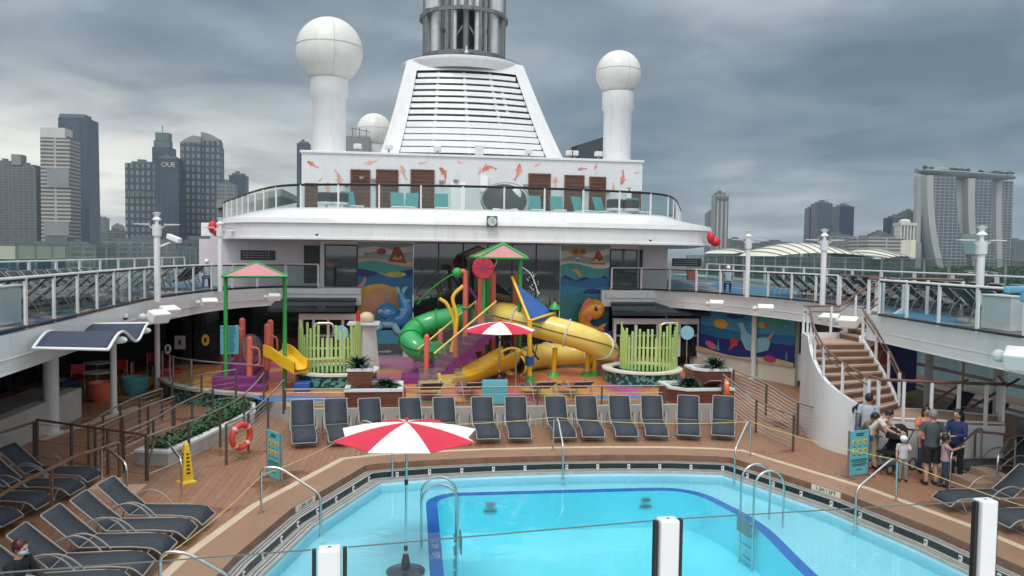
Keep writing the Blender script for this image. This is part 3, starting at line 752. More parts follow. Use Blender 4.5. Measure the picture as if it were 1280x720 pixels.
for a, rr_, rad, m_ in ((-PI/2-.30, 2.3, .16, 'stacklight'), (-PI/2+.28, 2.3, .16, 'stacklight'), (-PI/2, 2.1, .17, 'stack'), (-PI/2-.95, 2.0, .34, 'stacklight'), (-PI/2+.95, 2.0, .34, 'stacklight'), (-PI/2-.55, 1.6, .3, 'stack'), (-PI/2+.55, 1.6, .3, 'stack'), (-PI/2-1.35, 2.1, .22, 'stacklight'), (-PI/2+1.35, 2.1, .22, 'stacklight'), (PI/2, 1.4, .5, 'stack'), (0, .2, .8, 'stack')):
    p = ca+Vector((math.cos(a)*rr_, math.sin(a)*rr_, 0)); b = MB(); b.cyl((p.x, p.y, zl+.1), rad, zr[2]-zl+.2, 20); b.build('exhaust_pipe', M[m_], t, True)
for s1 in (-1, 1):
    z = zr[0]+.3
    b = MB(); b.beam((ca.x+s1*1.0, ca.y-2.0, z), (ca.x+s1*.15, ca.y-2.0, z+1.3), .1, .1); b.build('cage_brace', M['stack'], t); b = MB(); b.beam((ca.x+s1*1.0, ca.y+.5, z+1.6), (ca.x, ca.y+.5, z+.3), .1, .1); b.build('cage_brace', M['stack'], t)
b = MB(); b.cyl((ca.x, ca.y-1.6, zr[1]+.2), .62, .7, 24); b.cyl((ca.x, ca.y-1.6, zr[1]+.85), .7, .12, 24); b.build('exhaust_drum', M['stacklight'], t, True)
b = MB(); b.cyl((ca.x-1.8, ca.y-1.0, zr[1]+.2), .5, 1.2, 24); b.build('exhaust_drum', M['stacklight'], t, True)
b = MB(); b.cyl((ca.x+1.8, ca.y-1.0, zr[1]+.2), .45, 1.1, 24); b.build('exhaust_drum', M['stacklight'], t, True)
b = MB(); b.sph((ca.x, ca.y-2.7, zl+.35), .12, 12, 8); b.cyl((ca.x, ca.y-2.7, zl+.2), .05, .5, 8); b.build('beacon', M['white'], t)
# ================================================================== raised splash deck
KZ = .5
KP = [(-3.9, 24.2), (-3.2, 23.45), (9.6, 23.45), (10.6, 24.6), (10.9, 27), (11.6, 35.9), (-9.6, 35.9), (-9.5, 31), (-9.0, 29.2), (-8.0, 27.6), (-6.4, 26.4), (-4.8, 25.6)]
b = MB(); b.fill([KP], KZ); b.wall(KP, 0, KZ, True, mi=1)
struct(b.build('splash_deck', [M['swirl'], M['concrete']]))
b = MB(); b.bx(-3.3, 9.7, 23.30, 23.445, 0, KZ+.06); struct(b.build('splash_deck_kerb', M['concrete']))
b = MB(); b.fill([[(-3.2, 23.46), (9.6, 23.46), (9.9, 24.5), (-3.6, 24.5)]], KZ+.005); struct(b.build('splash_deck_border', M['deck']))
mb_ = mat('blue_floor_paint', (.03, .20, .48), .4); mo_ = mat('ochre_floor_paint', (.50, .30, .08), .45, var=.2, scale=1)
b = MB(); b.fill([[(-4.6, 24.85), (-2.2, 24.75), (-1.6, 25.4), (-5.4, 25.95)]], KZ+.006); b.fill([[(5.6, 24.7), (8.2, 24.7), (8.0, 25.2), (5.7, 25.3)]], KZ+.006); struct(b.build('blue_floor_marking', mb_))
b = MB(); b.fill([[(-12, 27.5), (-9.7, 28.6), (-10, 33), (-11, 35), (-13, 33), (-13, 29)]], .004); struct(b.build('ochre_floor_marking', mo_))
b = MB(); b.fill([[(-10.2, 22.3), (-9.9, 22.2), (-8.9, 26.6), (-9.2, 26.8)]], .006); struct(b.build('floor_line', M['stripe']))
# ================================================================== facade below the upper deck
YW = 35.9
t = thing('lower_facade', 'wide facade of windows and sea murals under the upper deck', 'facade', (CX, YW, 0))
def FX(px, y=YW): return V(px, 330, y).x
def FZ(px, py, y=YW): return V(px, py, y).z
xl, xr = FX(447), FX(762)
for xa_, xb_ in ((-9.6, xl-.02), (xr+.02, 12.4)):
    b = MB(); b.bx(xa_, xb_, YW+.5, YW+.9, 3.35, 5.74); b.build('wall', M['pinkwall'], t)
    b = MB(); b.bx(xa_, xb_, YW+.5, YW+.9, 0, 3.345); b.build('lower_wall', M['darkglass'], t)
# window surrounds each side of the murals
for x0, x1, px in ((FX(400), xl-.02, 0), (xr+.02, FX(797), 1)):
    b = MB(); b.bx(x0, x1, YW, YW+.49, 3.3, 5.74); b.build('window_surround', M['white'], t)
    w = thing('window', None, None); w.parent = t; w.location = (x0-CX, -.0, 0)
for a, c, y0, y1 in ((407, 446, 307, 357), (763, 795, 313, 358)):
    x0, x1, z0, z1 = rectV(a, c, y0, y1, YW)
    b = MB(); b.bx(x0, x1, YW-.03, YW-.004, z0, z1); w = b.build('window', M['mirrorglass'], t, bevel=.01)
    b = MB()
    for (q0, q1, r0, r1) in ((x0-.05, x0, z0-.05, z1+.05), (x1, x1+.05, z0-.05, z1+.05), (x0, x1, z1, z1+.05), (x0, x1, z0-.05, z0)): b.bx(q0, q1, YW-.06, YW-.004, r0, r1)
    b.build('frame', M['dark'], w)
for o in [o for o in bpy.data.objects if o.type == 'EMPTY' and o.name.startswith('window')]: bpy.data.objects.remove(o)
# pink room doors, signs, ledges
for a, c, y0, y1 in ((380, 401, 307, 354), (799, 803, 312, 360)):
    x0, x1, z0, z1 = rectV(a, c, y0, y1, YW+.5); b = MB(); b.bx(x0, x1, YW+.46, YW+.496, z0, z1); b.build('side_door', M['dark'], t)
for a, c, y0, y1, l in ((301, 344, 313, 325, 'dark notice board with illegible pale lettering'), (840, 876, 323, 333, 'dark notice strip with pale lettering')):
    x0, x1, z0, z1 = rectV(a, c, y0, y1, YW+.5); b = MB(); b.bx(x0, x1, YW+.44, YW+.496, z0, z1); sg = b.build('notice_board', M['dark'], t)
    b = MB()
    for k in range(3):
        for j in range(9): 
            xx = x0+(x1-x0)*(.1+.09*j); b.box((xx, YW+.435, z0+(z1-z0)*(.25+.25*k)), ((x1-x0)*.055, .006, .03))
    b.build('lettering', M['grey'], sg)
x0, x1, z0, z1 = rectV(858, 868, 337, 350, YW+.5)
b = MB(); b.bx(x0, x1, YW+.3, YW+.496, z0, z1); b.build('hose_box', M['coral'], t, bevel=.03)
# big dark glass wall between the murals
g0, g1 = FX(517), FX(700)
b = MB(); b.bx(g0, g1, YW, YW+.05, KZ, 5.72); gw = b.build('glass_wall', M['mirrorglass'], t)
b = MB()
for k in range(1, 6): b.bx(g0+(g1-g0)*k/6-.03, g0+(g1-g0)*k/6+.03, YW-.03, YW-.003, KZ, 5.72)
b.build('mullion', M['dark'], gw)
# murals (flat painted panels)
pal = dict(sky=(.28, .38, .37), cloud=(.62, .62, .58), sand=(.55, .42, .25), teal=(.06, .33, .32), navy=(.02, .03, .19), blue=(.02, .15, .33), mid=(.03, .23, .42), brown=(.22, .08, .04), red=(.50, .06, .05), lime=(.36, .42, .08), gold=(.62, .36, .05), peach=(.55, .27, .16), mag=(.42, .05, .15), dteal=(.03, .20, .22), white=(.68, .70, .68), pink=(.55, .13, .25), sea2=(.05, .28, .40), aqua=(.25, .50, .60))
PM = {k: mat('mural_'+k, v, .5, var=.06, scale=2) for k, v in pal.items()}
def mural(x0, x1, z0, z1, y, shapes, parent, name='mural', origin=None, ux=None):
    ux = Vector((1, 0, 0)) if ux is None else ux; og = Vector((x0, y, z0)) if origin is None else origin
    nrm = ux.cross(Vector((0, 0, 1))).normalized()   # towards the viewer
    b = MB(); W, Hh = x1-x0, z1-z0; keys = []
    b.plate([(0, 0), (W, 0), (W, Hh), (0, Hh)], og, ux, (0, 0, 1), .03); 
    keys = [shapes[0]]
    for i, (c, pts) in enumerate(shapes[1:]):
        if c not in keys: keys.append(c)
        pl = [(max(.001, min(.999, a))*W, max(.001, min(.999, e))*Hh) for a, e in pts]
        ar = sum(pl[k][0]*pl[(k+1) % len(pl)][1]-pl[(k+1) % len(pl)][0]*pl[k][1] for k in range(len(pl)))
        if ar < 0: pl = pl[::-1]
        b.plate(pl, og+nrm*(.03+.0025*i), ux, (0, 0, 1), .003, mi=keys.index(c))
    return b.build(name, [PM[k] for k in keys], parent)
def oval(cx_, cz, a, c, n=20, rot=0): return [(cx_+a*math.cos(2*PI*k/n)*math.cos(rot)-c*math.sin(2*PI*k/n)*math.sin(rot), cz+a*math.cos(2*PI*k/n)*math.sin(rot)+c*math.sin(2*PI*k/n)*math.cos(rot)) for k in range(n)]
def wavy(z, amp, ph, per=1.0, n=16, low=0.0): return [(0, low)]+[(1, low)]+[(1-k/n, z+amp*math.sin(ph+2*PI*per*(1-k/n))) for k in range(n+1)]
zb, zt_ = 1.55, 5.70
def fishshape(cx_, cz, a, c, d=1): return oval(cx_, cz, a, c, 14)[1:-1]+[(cx_+d*a*.9, cz)] if 0 else oval(cx_, cz, a, c, 16)
base = ['sky', ('cloud', [(0, .93)]+[(.3, .96), (.6, .92), (1, .97), (1, .90), (.6, .86), (.3, .90), (0, .84)])]
mural(xl, g0-.02, zb, zt_, YW, base+[('sand', wavy(.80, .015, .5, .7)), ('teal', wavy(.765, .03, 0.2, .8)), ('navy', wavy(.68, .025, 1.5, 1)), ('blue', wavy(.64, .03, 3.4, 1.4)),
      ('mid', [(0, 0), (1, 0), (1, .42), (0, .52)]), ('gold', oval(.38, .30, .48, .24, 26)), ('peach', oval(.42, .34, .30, .17, 22)), ('blue', [(0, 0), (1, 0), (1, .12), (.6, .06), (.3, .10), (0, .06)]),
      ('brown', [(.55, .79), (.88, .77), (.80, .90), (.74, .95), (.66, .95)]), ('red', [(.66, .90), (.79, .90), (.745, .955), (.70, .955)]), ('gold', [(.62, .82), (.68, .86), (.72, .82), (.78, .86), (.80, .82), (.72, .805)]),
      ('mag', oval(.43, .90, .085, .035)), ('mag', [(.34, .87), (.40, .895), (.36, .915)]), ('lime', oval(.68, .645, .20, .032)), ('lime', [(.34, .67), (.52, .655), (.50, .63)]), ('gold', oval(.62, .645, .05, .022)), ('white', oval(.82, .652, .02, .010)),
      ('teal', [(.14, .82), (.16, .82), (.165, .87), (.22, .875), (.16, .89), (.10, .875), (.145, .865)]), ('peach', [(0, .47), (.10, .50), (.16, .58), (.14, .63), (.08, .55), (0, .51)])], t)
mural(g1+.02, xr, zb, zt_, YW, base+[('cloud', wavy(.80, .02, .5, 1)), ('teal', wavy(.765, .03, 0.2, .9)), ('navy', [(0, .0), (1, 0), (1, .60), (.9, .66), (.75, .60), (.5, .64), (.3, .60), (.1, .66), (0, .62)]), ('blue', wavy(.61, .02, 2, 1.2)), ('mid', wavy(.52, .015, 1, 1)),
      ('dteal', wavy(.42, .02, 0, .8)), ('blue', wavy(.15, .02, 3, 1)), ('lime', oval(.36, .93, .20, .042)), ('red', oval(.30, .93, .06, .030)), ('red', oval(.44, .93, .06, .028)), ('lime', [(.10, .93), (.20, .945), (.12, .97)]), ('white', oval(.34, .845, .05, .022)), ('dteal', [(.30, .82), (.38, .82), (.37, .84), (.31, .84)]),
      ('brown', [(.60, .79), (.90, .78), (.84, .88), (.76, .945), (.70, .88)]), ('red', [(.69, .88), (.83, .87), (.80, .92), (.77, .945), (.72, .93)]), ('sand', [(.64, .82), (.72, .85), (.78, .82), (.86, .84), (.88, .80), (.62, .80)]), ('gold', [(.22, .72), (.34, .73), (.42, .67), (.40, .63), (.33, .68)]), ('navy', oval(.66, .475, .17, .030)), ('navy', [(.52, .48), (.44, .455), (.50, .445), (.60, .46)])], t)
# canopies and glazed doors each side
for sg, a, c, yc0, yc1 in ((0, 352, 447, 366, 389), (1, 763, 878, 373, 393)):
    x0, x1 = FX(a), FX(c); ztop = FZ((a+c)/2, 361 if not sg else 367)
    b = MB(); z1 = ztop-.25
    b.ribbon([Vector((x0-.3, YW-1.7, z1-.55)), Vector((x1+.0, YW-1.7, z1-.55))], [Vector((x0, YW, z1)), Vector((x1, YW, z1))]); b.bx(x0-.3, x1, YW-1.75, YW-1.68, z1-.68, z1-.52)
    b.build('door_canopy', M['towerglass'], t)
    b = MB(); b.bx(x0-.3, x1+.1, YW-.5, YW+.02, ztop-.2, ztop+.02); b.build('ledge', M['white'], t)
    d0, d1 = (FX(374, YW-.9), FX(447, YW-.9)) if not sg else (FX(768, YW-.9), FX(878, YW-.9)); zt2 = FZ(400, 392, YW-.9) if not sg else FZ(820, 398, YW-.9)
    yy = YW-.9
    fr = MB(); fr.bx(d0, d1, yy-.12, yy+.12, zt2-.26, zt2); fr.bx(d1-.18 if sg else d0, d1 if sg else d0+.18, yy-.12, yy+.12, KZ, zt2-.26); fr.bx(d0 if sg else d1-.12, d0+.12 if sg else d1, yy-.12, yy+.12, KZ, zt2-.26)
    f = fr.build('door_frame', M['white'], t)
    b = MB(); b.bx(d0+.1, d1-.1, yy+.0, yy+.03, KZ, zt2-.27); b.build('pane', M['darkglass'], f)
    n = 4 if not sg else 4
    for k in range(1, n): b = MB(); xx = d0+(d1-d0)*(k/n); b.bx(xx-.06, xx+.06, yy-.06, yy-.005, KZ, zt2-.27); b.build('stile', M['wall'], f)
    b = MB(); b.bx(d0+.1, d1-.1, yy-.04, yy-.006, KZ+.95, KZ+1.03); b.build('push_bar', M['grey'], f)
# wall continuing to the sides at pool deck level and the back of the covered areas
b = MB(); b.bx(-16.6, -9.62, 36.0, 36.4, 0, 2.81); b.build('back_wall', M['dark'], t)
b = MB(); b.bx(12.42, 22.6, 36.0, 36.4, 0, 2.81); b.build('back_wall', M['dark'], t)
# stage ledges and sculptures
M['blob'] = mat('glossy_blue_fibreglass', (.04, .24, .52), .2, var=.15, scale=2, coat=.5); M['blobo'] = mat('glossy_orange_fibreglass', (.78, .33, .03), .2, var=.1, scale=2, coat=.5)
for a, c, y0, y1, l, m_ in ((455, 517, 413, 430, 'blue painted ledge under the left mural', 'sea2'), (738, 766, 414, 440, 'dark blue ledge under the right mural', 'navy')):
    x0, x1 = FX(a, YW-.9), FX(c, YW-.9); z1 = FZ((a+c)/2, y0, YW-.9); z0 = FZ((a+c)/2, y1, YW-.9)
    q = thing('stage_ledge', l, 'ledge', (x0, YW-.9, KZ)); b = MB(); b.bx(x0, x1, YW-.95, YW-.05, z0, z1); b.build('ledge_box', PM[m_], q, bevel=.03)
    b = MB(); b.bx(x0+.2, x0+.45, YW-.8, YW-.1, KZ, z0); b.bx(x1-.45, x1-.2, YW-.8, YW-.1, KZ, z0); b.build('support', M['wall'], q)
    if m_ == 'sea2': b = MB(); b.bx(x0+.15, x0+.6, YW-.98, YW-.951, z0+.12, z1-.12); b.build('label_panel', PM['navy'], q)
p = V(484, 393, YW-.6)
q = thing('blue_sea_creature', 'smiling round blue sea creature statue with raised white tail fluke', 'statue', (p.x, YW-.6, p.z-.75))
b = MB(); b.sph((p.x, YW-.6, p.z), .52, 28, 18, (1, .9, 1.02))
b.tube(smooth_path([(p.x+.2, YW-.5, p.z-.25), (p.x+.65, YW-.5, p.z-.2), (p.x+.85, YW-.5, p.z+.25), (p.x+.70, YW-.5, p.z+.75), (p.x+.62, YW-.5, p.z+1.0)], 5), [.42, .42, .41, .40, .39, .38, .37, .36, .35, .34, .33, .31, .30, .28, .26, .24, .22, .20, .19, .18, .16], 16)
b.build('body', M['blob'], q, True)
b = MB()
for z_ in (.05, .45): b.lathe([(.30-.12*z_, -.09), (.345-.12*z_, 0), (.30-.12*z_, .09)], (p.x+.82-.06*z_, YW-.5, p.z+z_+.15), 18)
for s1 in (-1, 1): b.plate([(0, 0), (.12, .0), (.30*1, .32), (.1, .30), (0, .12)] if s1 > 0 else [(0, 0), (0, .12), (-.1, .30), (-.30, .32), (-.12, 0)], (p.x+.62, YW-.56, p.z+.95), (1, 0, 0), (0, 0, 1), .1)
b.sph((p.x+.02, YW-.72, p.z-.42), .40, 18, 10, (1, .8, .5))
b.tube([(p.x-.25, YW-.9, p.z-.5), (p.x-.55, YW-1.0, p.z-.68), (p.x-.75, YW-1.0, p.z-.72)], [.13, .10, .04], 10); b.tube([(p.x+.3, YW-.9, p.z-.45), (p.x+.5, YW-1.0, p.z-.75), (p.x+.7, YW-1.0, p.z-.85)], [.17, .15, .08], 10)
b.build('white_fins', PM['aqua'], q, True)
b = MB()
for s1 in (-1, 1): b.sph((p.x-.02+s1*.17-.1, YW-1.04, p.z+.15), .09, 12, 8)
b.build('eye', M['white2'], q, True)
b = MB()
for s1 in (-1, 1): b.sph((p.x-.02+s1*.17-.1, YW-1.12, p.z+.15), .045, 10, 8)
b.tube([(p.x-.28, YW-1.05, p.z-.08), (p.x-.12, YW-1.10, p.z-.15), (p.x+.06, YW-1.05, p.z-.08)], .02, 6); b.build('pupil_and_smile', M['black'], q, True)
b = MB()
for k in (-1, 0, 1): b.tube([(p.x+k*.09, YW-.6, p.z+.48), (p.x+k*.13, YW-.6, p.z+.72)], [.03, .01], 8)
b.build('spikes', M['blob'], q)
p = V(741, 388, YW-.6)
q = thing('orange_fish', 'glossy orange fish statue curled on its tail by the right mural', 'statue', (p.x, YW-.6, p.z-.95))
b = MB(); b.sph((p.x+.05, YW-.6, p.z+.05), .50, 28, 18, (1, .85, 1))
b.tube(smooth_path([(p.x-.1, YW-.6, p.z+.1), (p.x-.35, YW-.6, p.z-.25), (p.x-.35, YW-.6, p.z-.65), (p.x-.05, YW-.6, p.z-.88), (p.x+.35, YW-.6, p.z-.86)], 5), [.40, .40, .40, .39, .37, .36, .34, .32, .30, .28, .26, .25, .24, .23, .21, .19, .17, .15, .12, .10, .09], 16); b.build('body', M['blobo'], q, True)
b = MB(); b.plate([(0, -.1), (.35, -.22), (.22, .02), (.40, .26), (.16, .2), (0, .08)], (p.x+.3, YW-.56, p.z-.85), (1, 0, 0), (0, 0, 1), .09); b.build('tail_fin', M['blobo'], q)
b = MB(); b.plate([(-.05, .45), (-.25, .62), (-.42, .5), (-.55, .3), (-.62, .0), (-.5, -.25), (-.3, -.1), (-.35, .15), (-.2, .35)], (p.x, YW-.75, p.z), (1, 0, 0), (0, 0, 1), .12); b.plate([(-.45, -.15), (-.2, -.1), (-.15, -.35), (-.35, -.5)], (p.x, YW-1.0, p.z), (1, 0, 0), (0, 0, 1), .08); b.build('red_fin', M['coral'], q)
b = MB(); b.sph((p.x+.06, YW-1.0, p.z+.10), .12, 12, 8, (.8, .4, 1)); b.build('eye', M['black'], q, True)
b = MB(); b.sph((p.x+.09, YW-1.06, p.z+.15), .03, 8, 6); b.tube([(p.x+.25, YW-.98, p.z-.08), (p.x+.33, YW-.93, p.z-.05), (p.x+.40, YW-.86, p.z+.0)], .015, 6); b.build('eye_glint', M['white2'], q, True)
# ------------------------------------------------------------------ splash playground
t = thing('splash_playground', 'large water playground with yellow and green tube slides and pink-green roof', 'playground', (2.2, 29, KZ))
YT = 29.6
def T(px, py, y=YT): return V(px, py, y)
def post(px, py0, py1, r, m_, y=YT, nm='post', foot=None, top=True):
    a, c = T(px, py0, y), T(px, py1, y); z1, z0 = a.z, max(KZ, c.z); b = MB(); b.cyl((c.x, y, z0), r, z1-z0, 14)
    if top: b.sph((c.x, y, z1), r*1.02, 12, 8)
    o = b.build(nm, M[m_], t, True)
    if foot: q = MB(); q.cyl((c.x, y, KZ), r*2.0, .16, 14, r2=r*1.3); q.build('foot', M[foot], o)
    return o
for px, a, c, y in ((599.5, 348, 462, 29.8), (602.5, 348, 462, 29.6), (615.5, 342, 447, 30.2), (643, 345, 455, 31.0)): post(px, a, c, .105, 'coral', y)
for px, a, c, y in ((533, 421, 470, 28.6), (550.5, 414, 456, 30.0), (569, 417, 469, 28.6), (596, 380, 430, 30.6)): post(px, a, c, .10, 'coral', y, foot='greenp' if px == 533 else None)
for px, a, c, y in ((610, 335, 440, 31.5), (648, 325, 470, 30.6)): post(px, a, c, .10, 'greenp', y)
# bent coral post with green ball
p0, p1, p2 = T(582, 405), T(582, 341), T(575, 341); b = MB(); b.tube(round_path([Vector((p0.x, YT, KZ)), p1+Vector((0, 0, .05)), p2+Vector((-.05, 0, .05))], .25), .10, 12); b.build('bent_post', M['coral'], t, True)
b = MB(); b.sph(p2+Vector((-.1, 0, 0)), .2, 14, 10); b.build('green_ball', M['greenp'], t, True)
b = MB(); b.sph(T(581, 385), .15, 12, 8, (1, 1, .6)); b.build('post_clamp', M['greenp'], t, True)
# roof
ap = T(629, 305, 30.2); e0 = T(598, 322, 28.8); e1 = T(660, 323, 28.8); rz_ = (e0.z+e1.z)/2
c4 = [Vector((e0.x, 28.8, rz_)), Vector((e1.x, 28.8, rz_)), Vector((e1.x+.1, 31.4, rz_)), Vector((e0.x-.1, 31.4, rz_))]
b = MB(); b.add([ap]+c4, [(0, 1, 2), (0, 2, 3), (0, 3, 4), (0, 4, 1)]); b.add([p_-Vector((0, 0, .04)) for p_ in [ap]+c4], [(0, 2, 1), (0, 3, 2), (0, 4, 3), (0, 1, 4)]); b.build('roof_canvas', M['pinkc'], t)
b = MB()
for c_ in c4: b.tube([ap, c_], .07, 8)
for i in range(4): b.tube([c4[i], c4[(i+1) % 4]], .045, 8)
b.build('roof_frame', M['greenp'], t, True)
for px in (606, 651):
    a = T(px, 330, 29.2); b = MB(); b.cyl((a.x, 29.4, 2.9), .07, rz_-2.9, 10); b.build('roof_post', M['greenp'], t, True)
# red tipping wheel
a = T(604, 335, 28.9); b = MB(); b.lathe([(.01, -.13), (.38, -.13), (.42, -.08), (.42, .08), (.38, .13), (.01, .13)], a, 28, M=Matrix.Rotation(PI/2, 3, 'X')); w = b.build('red_water_wheel', M['red'], t, True)
b = MB()
for k in range(8):
    an = k*PI/4; b.box(a+Vector((math.cos(an)*.22, -.145, math.sin(an)*.22)), (.34, .02, .035), M=Matrix.Rotation(-an, 3, 'Y'))
b.build('wheel_spoke', M['purple'], w)
# platform and purple stairs
pa = T(612, 412, 29.8); b = MB(); px0, px1 = T(592, 400, 30).x, T(655, 400, 30).x
b.bx(px0, px1, 29.3, 31.6, 2.35, 2.5); b.build('platform', M['purple'], t)
s0 = Vector((T(532, 475, 28.5).x, 28.5, KZ)); s1 = Vector((px0+.5, 29.7, 2.5))
nst = 9; dx = (s1-s0); b = MB(); w = Vector((-dx.y, dx.x, 0)).normalized()*.62
for k in range(nst):
    a = s0+dx*(k/nst); c = s0+dx*((k+1)/nst); z = KZ+(k+1)*2.0/nst
    P4 = [a-w*1.0, Vector((c.x, c.y, 0))-w, Vector((c.x, c.y, 0))+w, a+w]
    b.prism([(q.x, q.y) for q in P4], max(KZ, z-.5), z)
b.build('purple_stairs', M['purple'], t)
b = MB()
for k in range(nst):
    a = s0+dx*(k/nst); z = KZ+(k+1)*2.0/nst; b.box((a.x-w.x*0, a.y, z-.1), (.02, 1.1, .05), rz=math.atan2(dx.y, dx.x))
b.bx(s0.x-.9, s0.x+.1, 27.9, 29.2, KZ, KZ+.22); b.build('purple_step_base', M['purple'], t)
for sg in (-1, 1):
    b = MB(); b.ribbon([Vector((s0.x, s0.y, KZ+.2))+w*sg*1.04, Vector((s1.x, s1.y, s1.z))+w*sg*1.04], [Vector((s0.x, s0.y, KZ+1.1))+w*sg*1.04, Vector((s1.x, s1.y, s1.z+.95))+w*sg*1.04]); b.build('clear_guard', M['slideclear'], t)
    b = MB(); b.tube([Vector((s0.x, s0.y, KZ+1.1))+w*sg*1.04, Vector((s1.x, s1.y, s1.z+.95))+w*sg*1.04], .035, 8); b.build('stair_handrail', M['gelyellow'], t, True)
# tube slides
def tube_slide(pts, r, name, m_, band_m, n=6, bands=True, every=9):
    P = smooth_path(pts, n); b = MB(); b.tube(P, r, 22, cap=False); o = b.build(name, M[m_], t, True)
    sol = o.modifiers.new('wall', 'SOLIDIFY'); sol.thickness = .04
    if bands:
        for i in range(every//2, len(P)-2, every):
            d = (P[i+1]-P[i-1]).normalized(); ref = Vector((0, 0, 1)); u = (ref-d*ref.dot(d)).normalized(); v_ = d.cross(u)
            q = MB(); q.tube([P[i]+(u*math.cos(a_)+v_*math.sin(a_))*(r+.025) for a_ in [2*PI*k/22 for k in range(22)]], .038, 6, True); q.build('joint_ring', M[band_m], o, True)
    q = MB(); q.tube([p+Vector((0, -.0, 0))+((P[min(i+1, len(P)-1)]-P[max(i-1, 0)]).normalized().cross(Vector((0, 0, 1)))).normalized()*(r+.012) for i, p in enumerate(P)], .018, 4); q.build('side_seam', M['dark'], o)
    return o
yt = [T(622, 393, 30.2), T(650, 400, 29.7), T(690, 411, 29.2), T(725, 421, 28.9), T(748, 431, 29.2), T(758, 440, 30.4), T(735, 441, 31.6), T(700, 443, 31.8), T(668, 446, 31.0), T(650, 452, 30.2), T(642, 457, 29.6)]
tube_slide(yt, .50, 'yellow_tube_slide', 'gelyellow', 'cream', every=10)
gt = [T(588, 393, 30.2), T(565, 398, 30.6), T(540, 403, 30.8), T(520, 412, 30.6), T(513, 424, 30.0), T(522, 436, 29.6), T(540, 441, 29.8), T(556, 443, 30.3)]
tube_slide(gt, .44, 'green_tube_slide', 'green', 'greenp', every=7)
# yellow entrance hood
a = T(631, 385, 30.0); b = MB(); b.lathe([(.62, 0), (.66, .1), (.62, .5), (.45, .75), (.01, .8)], (a.x, 30.3, a.z-.6), 24); b.build('yellow_hood', M['gelyellow2'], t, True)
# open flume at the end of the yellow slide
fp = smooth_path([T(640, 452, 29.5), T(622, 458, 29.0), T(603, 466, 28.6), T(585, 473, 28.1), T(556, 480, 27.6)], 6)
b = MB(); n = 12; rows = []
for i, p in enumerate(fp):
    d = (fp[min(i+1, len(fp)-1)]-fp[max(i-1, 0)]).normalized(); sx = Vector((-d.y, d.x, 0)).normalized(); rr_ = .55
    hgt = .55*(1-.6*i/len(fp))
    rows.append([Vector((p.x, p.y, max(p.z, KZ+.12)))+sx*math.cos(a_)*-rr_+Vector((0, 0, -math.sin(a_)*.28+ (hgt*abs(math.cos(a_))**2))) for a_ in [PI*k/n for k in range(n+1)]])
for r0, r1 in zip(rows[:-1], rows[1:]): b.ribbon(r0, r1)
o = b.build('yellow_flume', M['gelyellow2'], t, True); sol = o.modifiers.new('wall', 'SOLIDIFY'); sol.thickness = .05
b = MB(); a = T(640, 447, 29.5); b.tube([a+Vector((math.cos(k*PI/12)*.62, 0, math.sin(k*PI/12)*.62-.25)) for k in range(13)], .05, 8); b.build('flume_hood_ring', M['gelyellow2'], t, True)
b = MB(); a = T(560, 478, 27.4); c = T(535, 482, 27.2)
b.bx(c.x-.3, a.x+.3, 26.9, 28.3, KZ+.01, KZ+.12); b.build('runout_base', M['gelyellow'], t, bevel=.03)
for y_ in (26.86, 28.32): b = MB(); b.bx(c.x-.3, a.x+.6, y_, y_+.03, KZ+.1, KZ+.5); b.build('runout_screen', M['slideclear'], t)
# blue sail with yellow frame, yellow post with clamp
A, B_, C_ = T(640, 346, 29.4), T(662, 401, 28.2), T(693, 391, 29.2)
def between(p, q, f): return p+(q-p)*f
b = MB(); n = 8; vs = []; fs_ = []
top = between(A, B_, .12)
g = [[between(between(top, B_, i/n), between(top, C_, i/n), j/n)+Vector((0, .0, -.5*math.sin(PI*j/n)*(i/n)*.35)) for j in range(n+1)] for i in range(n+1)]
for r0, r1 in zip(g[:-1], g[1:]): b.ribbon(r0, r1)
o = b.build('blue_sail', M['bluep'], t, True); sol = o.modifiers.new('w', 'SOLIDIFY'); sol.thickness = .03
b = MB(); b.tube([A, B_], .06, 10); b.tube([B_, C_], .05, 10); b.build('sail_frame', M['gelyellow2'], t, True)
b = MB(); a = T(662, 478, 28.2); b.tube([Vector((a.x, 28.2, KZ)), B_], .09, 12); po = b.build('yellow_post', M['gelyellow2'], t, True)
b = MB(); b.cyl((a.x, 28.2, KZ), .22, .22, 14, r2=.14); b.build('foot', M['greenp'], po, True)
a = T(662, 451, 28.2); b = MB(); b.cyl((a.x, 28.2, a.z-.17), .18, .34, 16); b.build('blue_clamp', M['bluep'], po, True)
b = MB(); b.tube([C_+Vector((0, 0, .05)), C_+Vector((0, 0, -.9))], .06, 10); b.build('sail_post', M['coral'], t, True)
for (a, c, e_, y) in (((549, 373), (560, 382), (569, 410), 29.2), ((579, 357), (566, 372), (571, 398), 29.0)):
    b = MB(); pts = smooth_path([T(*a, y), T(*c, y), T(*e_, y), T(e_[0]-5, 440, y)], 6); b.tube(pts, .07, 10); b.build('yellow_arch', M['gelyellow2'], t, True)
b = MB(); b.tube(smooth_path([T(575, 342, 29.8), T(560, 346, 30.2), T(535, 365, 31), T(522, 380, 31.5)], 5), .035, 8); b.build('spray_pipe', M['greenp'], t, True)
b = MB(); b.tube([T(577, 345, 29.9), T(600, 380, 29.9)], .05, 8); b.build('purple_brace', M['purple'], t, True)
b = MB(); b.lathe([(.01, .2), (.18, 0), (.22, -.12), (.05, -.14)], T(693, 386, 29.2)+Vector((0, 0, .1)), 12); b.build('flower_spout', M['greenp'], t, True)
